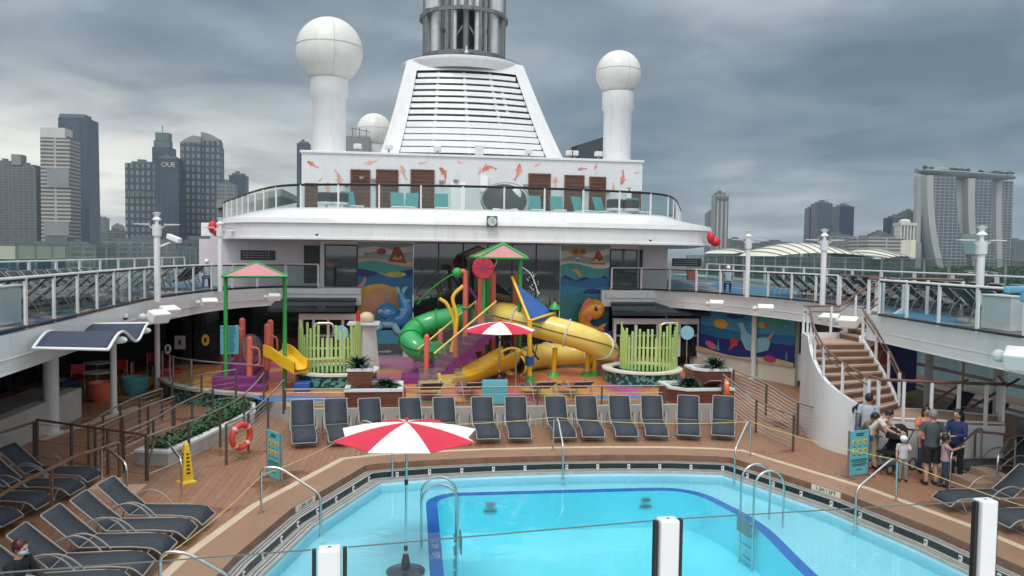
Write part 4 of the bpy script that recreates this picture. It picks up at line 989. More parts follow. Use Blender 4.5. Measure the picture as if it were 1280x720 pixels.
for px, py in ((740, 450), (731, 448), (690, 452)):
    a = T(px, py, 30); b = MB(); b.tube([Vector((a.x, 29.6, KZ)), Vector((a.x, 29.4, 1.6))], .10, 10); s_ = b.build('slide_support', M['gelyellow2'], t, True)
    b = MB(); b.cyl((a.x, 29.6, KZ), .28, .15, 14, r2=.18); b.build('foot', M['greenp'], s_, True)
b = MB()
for k in range(7):
    a = T(650+k*3, 436+random.random()*10, 29.5); b.tube(smooth_path([a+Vector((random.uniform(-.3, .3), 0, random.uniform(-.3, .3))) for _ in range(4)], 4), .022, 5)
b.build('hose_tangle', M['dark'], t)
b = MB()
for k in range(5):
    a = T(605+k*9, 430, 31); b.beam((a.x, 30.2, KZ), (a.x+.5, 31.4, 2.35), .05, .05); b.beam((a.x+.5, 30.2, KZ), (a.x, 31.4, 2.35), .05, .05)
b.build('platform_bracing', M['darkpost'], t)
# drifting spray from the roof spouts
for sx_, pts in ((0, [(651, 333), (662, 341), (668, 352), (673, 368)]), (1, [(619, 318), (621, 326), (618, 333)])):
    b = MB(); b.tube(smooth_path([T(*q, 29.4) for q in pts], 5), .02, 5)
    for k in range(26):
        q = T(pts[1][0]+random.uniform(-6, 10)+k*.3, pts[1][1]+k*1.4, 29.4+random.uniform(-.2, .2))
        if not sx_: b.sph(q, random.uniform(.012, .028), 6, 4)
    b.build('water_jet', M['white2'], t)
# ------------------------------------------------------------------ toddler structure
t2 = t; t = thing('toddler_playset', 'small purple and coral toddler playset with yellow slide', 'playset', (-6.6, 27.2, KZ))
YS = 27.6
for px, a, c, y in ((296, 410, 464, 28.2), (303, 401, 455, 28.9), (300.5, 413, 466, 28.0), (312, 424, 478, 27.2), (334, 408, 462, 27.9), (338, 403, 452, 28.8)):
    o = post(px, a, c, .105, 'coral' if px in (312,) else 'orangec', y) if False else post(px, a, c, .105, 'coral', y)
a, c = G(290, 470, KZ), G(350, 470, KZ)
b = MB(); b.bx(a.x, c.x-.3, 27.0, 29.4, KZ, KZ+.45); b.bx(a.x+.9, c.x+.1, 26.6, 27.0, KZ, KZ+.22); b.bx(a.x+.2, c.x-.5, 27.5, 29.2, KZ+.45, KZ+.85); b.build('purple_platform', M['purple'], t, bevel=.03)
p = V(313, 437, 28.0); b = MB(); b.sph(p, .42, 20, 12, (1, 1, 1.25)); b.build('clear_dome', M['slideclear'], t, True)
for k in range(3):
    b = MB(); an = k*PI/3; b.tube([p+Vector((math.cos(an)*.43*math.cos(q), math.sin(an)*.43*math.cos(q), .54*math.sin(q))) for q in [2*PI*j/24 for j in range(24)]], .018, 5, True); b.build('dome_rib', M['purple'], t)
b = MB(); b.tube(round_path([V(337, 420, 27.9), V(346, 421, 27.9), V(347, 440, 27.9), V(337, 441, 27.9)], .2), .03, 8); b.tube(round_path([V(313, 434, 27.1), V(324, 435, 27.1), V(325, 456, 27.1), V(314, 457, 27.1)], .2), .03, 8); b.build('grab_loop', M['coral'], t, True)
fp = [V(342, 440, 27.6), V(352, 444, 27.3), V(363, 453, 27.0), V(377, 462, 26.8)]; fp = smooth_path(fp, 5); b = MB(); rows = []
for i, p in enumerate(fp):
    d = (fp[min(i+1, len(fp)-1)]-fp[max(i-1, 0)]).normalized(); sx = Vector((-d.y, d.x, 0)).normalized()
    rows.append([p+sx*x+Vector((0, 0, z)) for x, z in ((-.38, .30), (-.34, .05), (-.2, 0), (.2, 0), (.34, .05), (.38, .30), (.44, .30), (.44, -.1), (-.44, -.1), (-.44, .30), (-.38, .30))])
for r0, r1 in zip(rows[:-1], rows[1:]): b.ribbon(r0, r1)
b.build('yellow_slide', M['gelyellow2'], t, True)
b = MB(); b.bx(fp[-1].x-.2, fp[-1].x+.3, 26.5, 27.1, KZ, KZ+.3); b.build('slide_foot', M['bluep'], t, bevel=.03)
# canopy with green posts
t = thing('shade_canopy', 'small pink canopy with green frame on two green posts', 'canopy', (-7.5, 27, 0))
ap = V(320, 328, 27.2); c4 = [V(277, 345.5, 26.0), V(360, 345.5, 26.0), V(356, 346, 28.6), V(281, 346, 28.6)]
b = MB(); b.add([ap]+c4, [(0, 1, 2), (0, 2, 3), (0, 3, 4), (0, 4, 1)]); b.add([p-Vector((0, 0, .04)) for p in [ap]+c4], [(0, 2, 1), (0, 3, 2), (0, 4, 3), (0, 1, 4)]); b.build('canopy_canvas', M['pinkc'], t)
b = MB()
for c_ in c4: b.tube([ap, c_], .04, 8)
for i in range(4): b.tube([c4[i], c4[(i+1) % 4]], .03, 8)
b.build('canopy_frame', M['greenp'], t, True)
for px, py in ((282, 346), (356, 346)):
    a = V(px, py, 27.2); b = MB(); b.cyl((a.x, 27.2, KZ if px > 300 else 0), .07, a.z-(KZ if px > 300 else 0)+.1, 12); b.build('green_post', M['greenp'], t, True)
# ------------------------------------------------------------------ lime picket pens with tiled tubs
def tiles(name):
    m = bpy.data.materials.new(name); m.use_nodes = True; t_ = m.node_tree; b_ = t_.nodes['Principled BSDF']; tcn = N(t_, 'ShaderNodeTexCoord')
    vo = N(t_, 'ShaderNodeTexVoronoi', i_Scale=9.0); t_.links.new(tcn.outputs['Object'], vo.inputs['Vector']); hs = N(t_, 'ShaderNodeValToRGB')
    hs.color_ramp.elements[0].color = (.01, .06, .06, 1); hs.color_ramp.elements[1].color = (.10, .30, .27, 1); hs.color_ramp.interpolation = 'CONSTANT'; hs.color_ramp.elements[1].position = .55
    sp_ = N(t_, 'ShaderNodeSeparateColor'); t_.links.new(vo.outputs['Color'], sp_.inputs[0]); t_.links.new(sp_.outputs[0], hs.inputs[0]); t_.links.new(hs.outputs[0], b_.inputs['Base Color']); b_.inputs['Roughness'].default_value = .15
    return m
M['tile'] = tiles('green_mosaic')
def pen(cx0, cy0, lab, sgn):
    t = thing('picket_pen', lab, 'splash pen', (cx0, cy0, KZ), group='picket pens in the splash area')
    b = MB(); b.lathe([(1.45, KZ), (1.45, KZ+.45), (1.2, KZ+.45), (1.2, KZ+.2), (.01, KZ+.2)], (cx0+.25*sgn, cy0, 0), 32); b.build('tiled_tub', M['tile'], t)
    b = MB(); b.lathe([(1.15, KZ+.45), (1.15, KZ+.52), (1.52, KZ+.52), (1.52, KZ+.45)], (cx0+.25*sgn, cy0, 0), 32); b.build('tub_rim', M['cream'], t)
    n = 25; rnd = random.Random(int(cx0*10))
    for k in range(n):
        a = PI+PI*1.08*k/(n-1)-.04*PI; x, y = cx0+1.08*math.cos(a), cy0+1.08*math.sin(a)*.8
        h = 1.55+rnd.choice((-.32, -.1, 0, .12, .2)) ; q = MB(); q.box((x, y, KZ+.5+h/2), (.085, .05, h), rz=a+PI/2); q.build('picket', M['lime'], t, bevel=.01)
    for zz_ in (.75, 1.35):
        b = MB(); b.tube([(cx0+1.03*math.cos(a), cy0+1.03*.8*math.sin(a), KZ+zz_) for a in [PI+PI*k/16 for k in range(17)]], .03, 6); b.build('picket_band', M['lime'], t)
    b = MB(); b.beam((cx0-.7*sgn, cy0-.98, KZ+1.0), (cx0+.6, cy0-.98, KZ+1.04), .05, .07); b.build('brace', M['lime'], t)
pen(-2.95, 28.3, 'lime green picket pen with mosaic base, beside the yellow toddler slide', 1)
pen(8.95, 28.2, 'lime green picket pen with mosaic base, near the right planter', -1)
def shower(px, y, lab):
    a = V(px, 440, y); t = thing('shower', lab, 'shower', (a.x, y, KZ)); z = V(px, 404, y).z
    b = MB(); b.tube(round_path([Vector((a.x, y, KZ)), Vector((a.x, y, z)), Vector((a.x+.75, y, z)), Vector((a.x+.75, y, z-.35))], .3, 6), .05, 10); b.build('pipe', M['steel'], t, True)
    b = MB(); b.cyl((a.x+.75, y, z-.42), .11, .07, 14); b.build('shower_head', M['steel'], t, True)
    s_ = V(px+35, 416, y); b = MB(); b.cyl((s_.x, y, KZ), .03, s_.z-KZ-.3, 8); b.build('sign_post', M['steel'], t)
    b = MB(); b.lathe([(.01, -.03), (.28, -.03), (.28, .03), (.01, .03)], s_, 24, M=Matrix.Rotation(PI/2, 3, 'X')); b.build('round_sign', PM['aqua'], t)
shower(391, 29.6, 'arched steel shower behind the left picket pen'); shower(824, 29.6, 'arched steel shower behind the right picket pen')
# white cone stand with red pole
a = V(455, 440, 31); t = thing('splash_tower', 'white tapered stand with cream cap and tall red pole', 'water feature', (a.x, 31, KZ))
z1 = V(455, 405, 31).z; b = MB(); b.lathe([(.62, KZ), (.45, z1), (.01, z1)], (a.x, 31, 0), 4); b.build('stand', M['white'], t)
b = MB(); b.bx(a.x-.62, a.x+.62, 30.4, 31.6, z1, z1+.07); b.build('top_plate', M['wall'], t)
b = MB(); b.sph((a.x+.1, 31, z1+.25), .3, 14, 10, (1, 1, .8)); b.build('cream_cap', M['stripe'], t, True)
q_ = V(447, 393, 30); b = MB(); b.cyl((q_.x, 30.3, KZ), .08, q_.z-KZ+.1, 12); b.build('red_pole', M['red'], t, True)
# small parasol in the splash area
def parasol(name, lab, cx0, cy0, z0, ztop, rad, drop, poler, sides=8, rot=0.0, base=True, tilt=0.0, zedge_amp=.0):
    t = thing(name, lab, 'parasol', (cx0, cy0, z0))
    b = MB(); n = sides; ap = Vector((cx0, cy0, ztop)); sub = 6
    for k in range(n):
        a0, a1 = rot+2*PI*k/n, rot+2*PI*(k+1)/n
        P0 = [ap+(Vector((math.cos(a0)*rad, math.sin(a0)*rad, -drop)))*(i/sub)+Vector((0, 0, drop*.18*math.sin(PI*i/sub))) for i in range(sub+1)]
        P1 = [ap+(Vector((math.cos(a1)*rad, math.sin(a1)*rad, -drop)))*(i/sub)+Vector((0, 0, drop*.18*math.sin(PI*i/sub))) for i in range(sub+1)]
        # shallow scallop between the ribs
        Pm = [(p+q)/2+Vector((0, 0, -.04*(i/sub)))-Vector((math.cos((a0+a1)/2), math.sin((a0+a1)/2), 0))*(.10*rad*(i/sub)**2) for i, (p, q) in enumerate(zip(P0, P1))]
        b.ribbon(P0, Pm, mi=k % 2); b.ribbon(Pm, P1, mi=k % 2)
    o = b.build('canopy', [M['parared'], M['parawhite']], t, False); sol = o.modifiers.new('w', 'SOLIDIFY'); sol.thickness = .012
    b = MB(); b.cyl((cx0, cy0, z0), poler, ztop-z0+.06, 12); b.build('pole', M['steel'], t, True)
    b = MB(); b.sph((cx0, cy0, ztop+.05), poler*1.6, 10, 8); b.build('finial', M['parared'], t, True)
    for k in range(n):
        a0 = rot+2*PI*k/n; b = MB(); b.tube([ap-Vector((0, 0, .05)), ap+Vector((math.cos(a0)*rad*.98, math.sin(a0)*rad*.98, -drop-.02))], .012, 5); b.build('rib', M['steel'], t)
    if base:
        b = MB(); b.lathe([(.01, 0), (.34, 0), (.36, .04), (.10, .10), (.05, .35), (.01, .35)], (cx0, cy0, z0), 24); b.build('base', M['purplebrown'], t, True)
        for zz_ in (z0+.42, z0+1.65): b = MB(); b.cyl((cx0, cy0, zz_), poler*1.6, .09, 12); b.build('pole_clamp', M['dark'], t, True)
    return t
M['purplebrown'] = mat('dark_plum_base', (.06, .035, .05), .35)
a = V(625, 402, 27.2); parasol('parasol', 'small red and white parasol standing in front of the yellow slide', a.x, 27.2, KZ, a.z, 1.35, .32, .035, 8, .2)
b = None
a = V(645, 438, 27.0); q = thing('bare_pole', 'thin bare steel pole between the small parasol and the yellow post', 'pole', (a.x, 27, KZ)); b = MB(); b.cyl((a.x, 27, KZ), .035, a.z-KZ, 10); b.sph((a.x, 27, a.z), .05, 8, 6); b.build('shaft', M['steel'], q, True)
# ================================================================== loungers
def lounger_proto(name, fab, frame_, ang=47):
    """head towards +y, feet towards -y"""
    t = thing(name, '-', 'lounger'); W = .32; A = R(ang); hy, hz = .30, .34; BL = .82
    top = Vector((0, hy+BL*math.cos(A), hz+BL*math.sin(A)))
    b = MB()
    for s in (-1, 1):
        b.tube(round_path([(s*W, -1.05, .17), (s*W, -.90, .31), (s*W, -.55, .345), (s*W, hy, hz)], .12, 4), .014, 6)
    for y, z in ((-1.05, .17), (hy, hz)): b.tube([(-W, y, z), (W, y, z)], .014, 6)
    b.build('frame', frame_, t, True)
    b = MB(); n = 8; P = [(-1.04, .185), (-.9, .318), (-.72, .345), (-.5, .345), (-.2, .335), (.1, .335), (hy-.01, hz+.005)]
    b.ribbon([Vector((-W+.01, y, z)) for y, z in P], [Vector((W-.01, y, z)) for y, z in P]); o = b.build('seat_sling', fab, t, True); o.modifiers.new('w', 'SOLIDIFY').thickness = .008
    b = MB(); dirv = Vector((0, math.cos(A), math.sin(A))); nv = Vector((0, -math.sin(A), math.cos(A)))
    rows = []
    for i in range(7):
        f = i/6; c = Vector((0, hy, hz))+dirv*(f*BL)+nv*(-.03*math.sin(PI*f)); rows.append((c-Vector((W-.012, 0, 0)), c+Vector((W-.012, 0, 0))))
    b.ribbon([r[0] for r in rows], [r[1] for r in rows]); o = b.build('back_sling', fab, t, True); o.modifiers.new('w', 'SOLIDIFY').thickness = .008
    b = MB(); pts = [Vector((-W, hy, hz)), Vector((-W, hy, hz))+dirv*BL, Vector((W, hy, hz))+dirv*BL, Vector((W, hy, hz))]; b.tube(round_path(pts, .04, 3), .016, 6); b.build('back_frame', frame_, t, True)
    for s in (-1, 1):
        b = MB(); b.tube(smooth_path([(s*(W+.03), -.22, .33), (s*(W+.05), -.02, .52), (s*(W+.06), .22, .60), (s*(W+.06), .50, .50), (s*(W+.05), .70, .25), (s*(W+.03), .78, .02)], 4), .016, 6); b.build('arm', frame_, t, True)
    for y in (-.72, ):
        b = MB(); b.tube(round_path([(-W, y-.12, .33), (-W-.02, y+.02, .015), (W+.02, y+.02, .015), (W, y-.12, .33)], .08, 3), .015, 6); b.build('leg', frame_, t, True)
    b = MB(); b.tube([(-W-.03, .74, .03), (W+.03, .74, .03)], .014, 6); b.build('leg', frame_, t, True)
    b = MB(); b.tube([(-W, .62, .62), (-W+.02, .72, .05)], .010, 5); b.build('prop', frame_, t)
    return t
def place_ln(hd, ft, z, label, group, proto, first):
    d = Vector((hd[0]-ft[0], hd[1]-ft[1], 0)); L_ = d.length; d.normalize()
    # foot end sits 1.05 m before the local origin
    loc = (ft[0]+d.x*1.05, ft[1]+d.y*1.05, z); rz = math.atan2(-d.x, d.y)+random.uniform(-.035, .035)
    o = first if first else copy_tree(proto); o.location = loc; o.rotation_euler = (0, 0, rz); o['label'] = label; o['group'] = group; return o
LP_ = lounger_proto('lounger', M['sling'], M['alu'], 52); LQ_ = None
gA = 'charcoal loungers in a row behind the pool'
row = [(375, 382), (418, 425), (461, 470), (512, 522), (554, 565), (603, 612), (646, 652), (694, 713), (734, 748), (776.5, 791), (817, 831), (864, 873), (908, 918)]
left_of = ['leftmost, by the steel corner rail', 'second from the left, by the left planter', 'third from the left, below the left planter', 'fourth from the left, first past the left planter', 'fifth from the left, behind the red parasol', 'sixth from the left, just left of the teal board', 'seventh from the left, just right of the teal board', 'seventh from the right', 'sixth from the right', 'fifth from the right', 'fourth from the right', 'second from the right, below the right planter', 'rightmost, beside the orange lifebuoy']
left_of[10] = 'third from the right, left of the right planter'; left_of[7] = 'sixth from the right, beside a chrome rail'; left_of[8] = 'fifth-last, mid right of the row'; left_of[9] = 'fourth from the right'
for i, (bk, ft) in enumerate(row):
    f = G(ft, 552 if 2 < i < 12 else 554, .17); f.y = 20.85 if 0 < i < 12 else 20.75; f.x = G(ft, 553, .17).x
    bx_ = V(bk, 520, 22.5)
    place_ln((bx_.x, 22.75), (f.x, f.y), 0, 'charcoal lounger in the back row, '+left_of[i], gA, LP_, LP_ if i == 0 else None)
LQ_ = lounger_proto('lounger', M['sling'], M['alu'], 42)
gB = 'charcoal loungers in the near left row'
for i, (h, f) in enumerate((((-5.57, 15.18), (-3.79, 15.0)), ((-5.68, 14.36), (-3.91, 14.25)), ((-5.8, 13.59), (-4.05, 13.52)), ((-5.9, 12.72), (-4.15, 12.72)), ((-5.95, 11.95), (-4.24, 11.98)))):
    place_ln(h, f, 0, 'charcoal lounger by the pool on the left, '+['farthest of the five, below the yellow cone', 'second farthest of the five', 'middle one of the five', 'second nearest of the five', 'nearest one, behind the masked person'][i], gB, LQ_, LQ_ if i == 0 else None)
place_ln((-5.9, 11.15), (-4.2, 11.15), 0, 'charcoal lounger carrying the masked person at the lower left', gB, LQ_, None)
gC = 'charcoal loungers in the far left row'
for i, (h, f) in enumerate((((-8.75, 18.1), (-6.95, 17.9)), ((-8.8, 17.2), (-6.95, 16.95)), ((-9.0, 16.3), (-7.2, 16.1)), ((-9.1, 15.4), (-7.35, 15.2)))):
    place_ln(h, f, 0, 'charcoal lounger behind the brown rail at left, '+['farthest, fully seen', 'second farthest', 'third, head cut by the frame', 'nearest, mostly cut by the frame'][i], gC, LQ_, None)
gD = 'charcoal loungers at the right pool side'
for i, (h, f, l) in enumerate((((12.85, 14.62), (11.12, 14.68), 'charcoal lounger right of the pool, farther one beside the small steps'), ((13.1, 13.35), (11.40, 13.42), 'charcoal lounger right of the pool, half hidden by the white glass post'), ((13.3, 12.5), (11.6, 12.5), 'charcoal lounger at the right edge, mostly outside the picture'), ((14.9, 16.9), (13.3, 17.0), 'charcoal lounger behind the brown rail at the right edge'))):
    place_ln(h, f, 0, l, gD, LQ_, None)
# brown loungers on the splash deck
LB_ = lounger_proto('lounger', M['brownsling'], M['alu'], 24)
for i, px in enumerate((536, 587, 671, 717, 877)):
    a = V(px, 497, 25.2); place_ln((a.x+.1, 24.4), (a.x-.1, 26.2), KZ, 'brown lounger seen from behind beyond the steel rail, '+['leftmost', 'left of the teal board', 'right of the teal board', 'middle right of the row', 'rightmost, beside the right planter'][i], 'brown loungers on the splash deck', LB_, LB_ if i == 0 else None)
# loungers on the side decks
LS_ = lounger_proto('lounger', M['sling'], M['alu'], 45)
first = LS_
def srow(x, y0, y1, step, hd, lab, grp, rot=0.0):
    global first
    n = int((y1-y0)/step)+1
    for i in range(n):
        y = y0+i*step; o = first if first else copy_tree(LS_); first = None
        o.location = (x, y, DZ+.006); o.rotation_euler = (0, 0, (-PI/2 if hd > 0 else PI/2)+rot+random.uniform(-.05, .05))
        o['label'] = 'dark lounger, %s, %s' % (lab, (('%s from far end' % ORD[n-1-i]) if n-1-i > 0 else 'farthest one'))
        o['group'] = grp
srow(-9.6, 14.4, 30.5, .86, 1, 'left side deck, curved rail row', 'loungers along the left curved rail', .25)
srow(-12.9, 12.4, 28.5, .86, -1, 'left side deck, middle row', 'loungers in the middle of the left side deck')
srow(-11.2, 13.0, 31.5, .86, -1, 'left side deck, row next to the curved rail row', 'loungers in the second left row')
srow(17.9, 15.6, 31.5, .88, 1, 'right side deck, second row', 'loungers in the second right row')
srow(-9.8, 32.2, 34.4, .7, 1, 'left side deck by the pink room', 'loungers by the left pink room')
srow(15.1, 14.6, 18.3, .92, -1, 'right side deck above the stairs', 'loungers above the staircase', -.2)
srow(16.6, 19.2, 32.5, .88, -1, 'right side deck, rail row', 'loungers along the right rail', -.25)
srow(19.2, 14.2, 30.2, .88, -1, 'right side deck, outer row', 'loungers in the outer row of the right side deck', -.1)
# teal chairs and dark round seats on the upper deck
def teal_chair():
    t = thing('deck_chair', '-', 'deck chair'); b = MB(); b.box((0, .28, .62), (.62, .05, .95), M=Matrix.Rotation(R(-22), 3, 'X')); b.build('backrest', M['teal'], t, bevel=.01)
    b = MB(); b.box((0, -.25, .34), (.62, .95, .05)); b.build('seat', M['white2'], t)
    for sx in (-.27, .27):
        for sy in (-.6, .1): b = MB(); b.box((sx, sy, .16), (.035, .035, .32)); b.build('leg', M['white2'], t)
    return t
TC = None
for i, (px, l, rz) in enumerate(((439, 'leftmost', .5), (497, 'left of a close pair by the second louvered door', .1), (513, 'right of a close pair by the third louvered door', -.2), (552, 'with a taller back by the white wall door', 0), (669, 'just right of the wicker pod', 0), (697, 'left of the fifth louvered door', 0), (727, 'leaning left, in front of the fifth louvered door', .5), (754, 'leaning left, below the sixth louvered door', .6), (796, 'rightmost, by the last small door', .2))):
    a = V(px, 262, 35.0); yy = 36.4
    a = V(px, 262, yy)
    if TC is None: TC = teal_chair(); o = TC
    else: o = copy_tree(TC)
    o.location = (a.x, yy, UZ); o.rotation_euler = (0, 0, PI+rz if False else rz); o['label'] = 'teal upper-deck chair, '+l; o['group'] = 'teal chairs on the upper deck'
DCH = None
for px, l in ((408, 'dark round wicker seat on the upper deck, leftmost'), (424, 'dark round wicker seat on the upper deck, second from the left'), (769, 'dark round wicker seat on the upper deck, left of the right pair'), (788, 'dark round wicker seat on the upper deck, right of the right pair')):
    a = V(px, 262, 35.6)
    if DCH is None:
        DCH = thing('round_chair', l, 'wicker chair'); b = MB(); b.lathe([(.38, .40), (.42, .55), (.42, .85), (.36, .9), (.34, .6), (.01, .5)], (0, 0, 0), 20, arc=2*PI); b.build('wicker_tub', M['dark'], DCH, True)
        b = MB(); b.cyl((0, 0, 0), .3, .06, 16); b.cyl((0, 0, .06), .05, .36, 10); b.cyl((0, 0, .36), .4, .12, 20); b.build('pedestal', M['wall'], DCH, True); o = DCH
    else: o = copy_tree(DCH)
    o.location = (a.x, 35.6, UZ); o['label'] = l; o['group'] = 'round wicker seats on the upper deck'
a = V(631, 255, 35.4); t = thing('wicker_pod', 'big dark see-through wicker pod with white cushions', 'cabana', (a.x, 35.4, UZ))
wick = glass('dark_wicker_screen', (.5, .5, .48), .1, .45, (.10, .10, .10)); wx = V(661, 250, 35.4).x-V(601, 250, 35.4).x
b = MB(); b.sph((a.x, 35.8, UZ+.72), 1.0, 28, 12, (wx/2*.98, .85, .78)); o = b.build('wicker_shell', wick, t, True)
b = MB(); b.tube([(a.x+wx/2*.98*math.cos(q), 35.1, UZ+.74+.78*math.sin(q)) for q in [2*PI*k/32 for k in range(32)]], .03, 6, True); b.build('shell_rim', M['grey'], t, True)
b = MB(); b.bx(a.x-.6, a.x+.6, 35.1, 35.6, UZ+.15, UZ+.34); b.build('cushion', M['white2'], t, bevel=.06)
b = MB(); b.sph((a.x+.5, 35.2, UZ+1.0), .3, 16, 10, (.8, .3, 1)); b.build('round_cushion', M['white2'], t, True)
# ================================================================== big parasol, ladders, pool rails
parasol('parasol', 'large red and white parasol standing in the shallow pool', G(507, 716, -.62).x, G(507, 716, -.62).y, -.62, V(506, 528, 14.0).z, 1.36, .24, .022, 8, .30)
def ladder(lab, P, Dr, depth=-1.7):
    """P foot on the shelf, Dr unit vector towards the deep pool"""
    t = thing('pool_ladder', lab, 'pool ladder', (P.x, P.y, -.62)); sd_ = Vector((-Dr.y, Dr.x, 0))*.27
    for s in (-1, 1):
        b = MB(); q = P+sd_*s; pts = [q+Vector((0, 0, -.62)), q+Vector((0, 0, .30))]
        pts += [q+Dr*(.36-.36*math.cos(a))+Vector((0, 0, .30+.36*math.sin(a))) for a in [PI*k/12 for k in range(1, 12)]]
        pts += [q+Dr*.72+Vector((0, 0, .30)), q+Dr*.72+Vector((0, 0, depth))]; b.tube(pts, .024, 10); b.build('handrail', M['steel'], t, True)
    for k in range(5):
        b = MB(); b.box(P+Dr*.70+Vector((0, 0, -.55-.27*k)), (.5, .09, .03), rz=math.atan2(sd_.y, sd_.x)); b.build('rung', M['steel'], t)
    b = MB(); b.box(P+Dr*.80+Vector((0, 0, -.62)), (.5, .03, .35), rz=math.atan2(sd_.y, sd_.x)); b.build('tread_plate', M['midgrey'], t)
    return t
ladder('chrome pool ladder over the blue stripe at the left of the deep pool', Vector((.22, 15.45, 0)), Vector((1, .0, 0)))
ladder('chrome pool ladder over the blue stripe at the right of the deep pool', Vector((8.05, 15.9, 0)), Vector((-1, -.1, 0)).normalized())
def pool_rail(lab, pts, r=.026):
    t = thing('grab_rail', lab, 'grab rail', pts[0]); b = MB(); b.tube(round_path([Vector(p) for p in pts], .16, 5), r, 10); b.build('rail_tube', M['steel'], t, True)
    for p in (pts[0], pts[-1]):
        b = MB(); b.cyl((p[0], p[1], p[2]), r*2.0, .02, 14); b.build('flange', M['steel'], t)
pool_rail('chrome grab rail at the left pool edge beside the teal sign', [(-2.98, 15.75, 0), (-2.98, 15.75, .93), (-2.62, 15.72, .93), (-1.78, 15.5, .42), (-1.78, 15.5, -.42)])
pool_rail('chrome grab rail at the middle of the back pool edge', [(3.78, 20.1, 0), (3.78, 20.0, .95), (3.83, 19.7, .95), (3.83, 18.95, .42), (3.83, 18.95, -.42)])
pool_rail('chrome grab rail at the back pool edge behind the parasol', [(-1.35, 20.0, 0), (-1.3, 19.9, .95), (-1.0, 19.7, .93), (-.45, 18.9, .42), (-.45, 18.9, -.42)])
pool_rail('chrome grab rail at the back right corner of the pool', [(8.95, 19.2, 0), (8.9, 19.15, .95), (8.75, 19.0, .95), (8.12, 18.3, .42), (8.12, 18.3, -.42)])
pool_rail('chrome grab rail at the right pool edge in front of the people', [(10.5, 15.3, 0), (10.5, 15.3, .93), (10.3, 15.25, .93), (9.35, 14.95, .42), (9.35, 14.95, -.42)])
q0, q1, q2 = G(200, 690, .93), G(232, 690, .93), G(290, 722, .45)
pool_rail('chrome grab rail at the bottom left corner of the pool', [(q0.x, q0.y, 0), tuple(q0), tuple(q1), tuple(q2), (q2.x, q2.y, -.42)])
# little hand rails beside the small steps
def hoop(lab, pts): pool_rail(lab, pts, .026)
hoop('curved steel handrail with yellow tape beside the cone, right one', [G(227, 622, 0), G(227, 622, .02)+Vector((0, 0, .82)), G(200, 562, .9)+Vector((.1, .2, .1)), G(188, 552, .9)+Vector((0, .3, 0)), (-6.2, 18.9, 0)])
hoop('curved steel handrail left of the cone by the small steps', [(-5.8, 16.5, 0), (-5.8, 16.5, .85), (-6.35, 17.0, 1.05), (-6.55, 17.2, 1.05), (-6.55, 17.2, 0)])
hoop('chrome handrail held by the girl in pink beside the small steps', [G(1187, 612, 0), G(1187, 612, 0)+Vector((0, 0, .85)), (13.75, 17.0, 1.15), (13.95, 17.1, 1.15), (13.95, 17.1, 0)])
hoop('chrome handrail right of the small steps', [(13.15, 15.6, 0), (13.15, 15.6, .85), (13.85, 16.1, 1.15), (14.1, 16.2, 1.15), (14.1, 16.2, 0)])
for i, (c, l) in enumerate((((13.3, 16.3), 'small brown two-tread step beside the chrome handrails on the right'), ((-6.15, 17.0), 'small brown two-tread step beside the left handrails'))):
    t = thing('deck_step', l, 'step', (c[0], c[1], 0)); sg = 1 if i == 0 else -1
    b = MB(); b.box((c[0], c[1], .08), (.9, .8, .16)); b.build('lower_tread', M['tread'], t, bevel=.01); b = MB(); b.box((c[0]+sg*.25, c[1], .24), (.4, .8, .16)); b.build('upper_tread', M['tread'], t, bevel=.01)
# outlets on the back wall of the deep part
for i, (px, z) in enumerate(((613, -1.0), (807, -1.0), (613, -.84), (807, -.84))):
    a = V(px, 630, 18.40); t = thing('pool_outlet', 'flat grey oval outlet on the deep pool\'s back wall, %s of the %s pair' % ('lower' if i < 2 else 'upper', 'left' if px < 700 else 'right'), 'pool outlet', (a.x, 18.40, z), group='oval outlets in the deep pool wall')
    w_ = .17 if i < 2 else .13
    b = MB(); b.plate([(w_*math.cos(q), .048*math.sin(q)) for q in [2*PI*k/20 for k in range(20)]], (a.x, 18.40, z), (1, 0, 0), (0, 0, 1), .02); b.build('cover', M['grey'], t)
    b = MB(); b.plate([(w_*.7*math.cos(q), .026*math.sin(q)) for q in [2*PI*k/20 for k in range(20)]], (a.x, 18.378, z), (1, 0, 0), (0, 0, 1), .004); b.build('grille', M['midgrey'], t)
# depth numbers
def text(s, size, loc, rot, m, parent, name='lettering', ext=.002, align='CENTER'):
    cu = bpy.data.curves.new('txt', 'FONT'); cu.body = s; cu.size = size; cu.extrude = ext; cu.align_x = align; cu.align_y = 'CENTER'
    o = bpy.data.objects.new('txt', cu); COL.objects.link(o); me = bpy.data.meshes.new_from_object(o)
    bpy.data.objects.remove(o); bpy.data.curves.remove(cu)
    Mx = Matrix.Translation(loc) @ rot.to_4x4()
    if parent is not None: Mx = world_of(parent).inverted() @ Mx
    me.transform(Mx); me.name = name; me.materials.clear(); me.materials.append(m); q = bpy.data.objects.new(name, me); COL.objects.link(q)
    if parent is not None: q.parent = parent
    return q
def facing(d):
    """text frame standing upright, normal along d"""
    d = Vector((d[0], d[1], 0)).normalized(); x = Vector((-d.y, d.x, 0)); return Matrix((x, Vector((0, 0, 1)), d)).transposed()
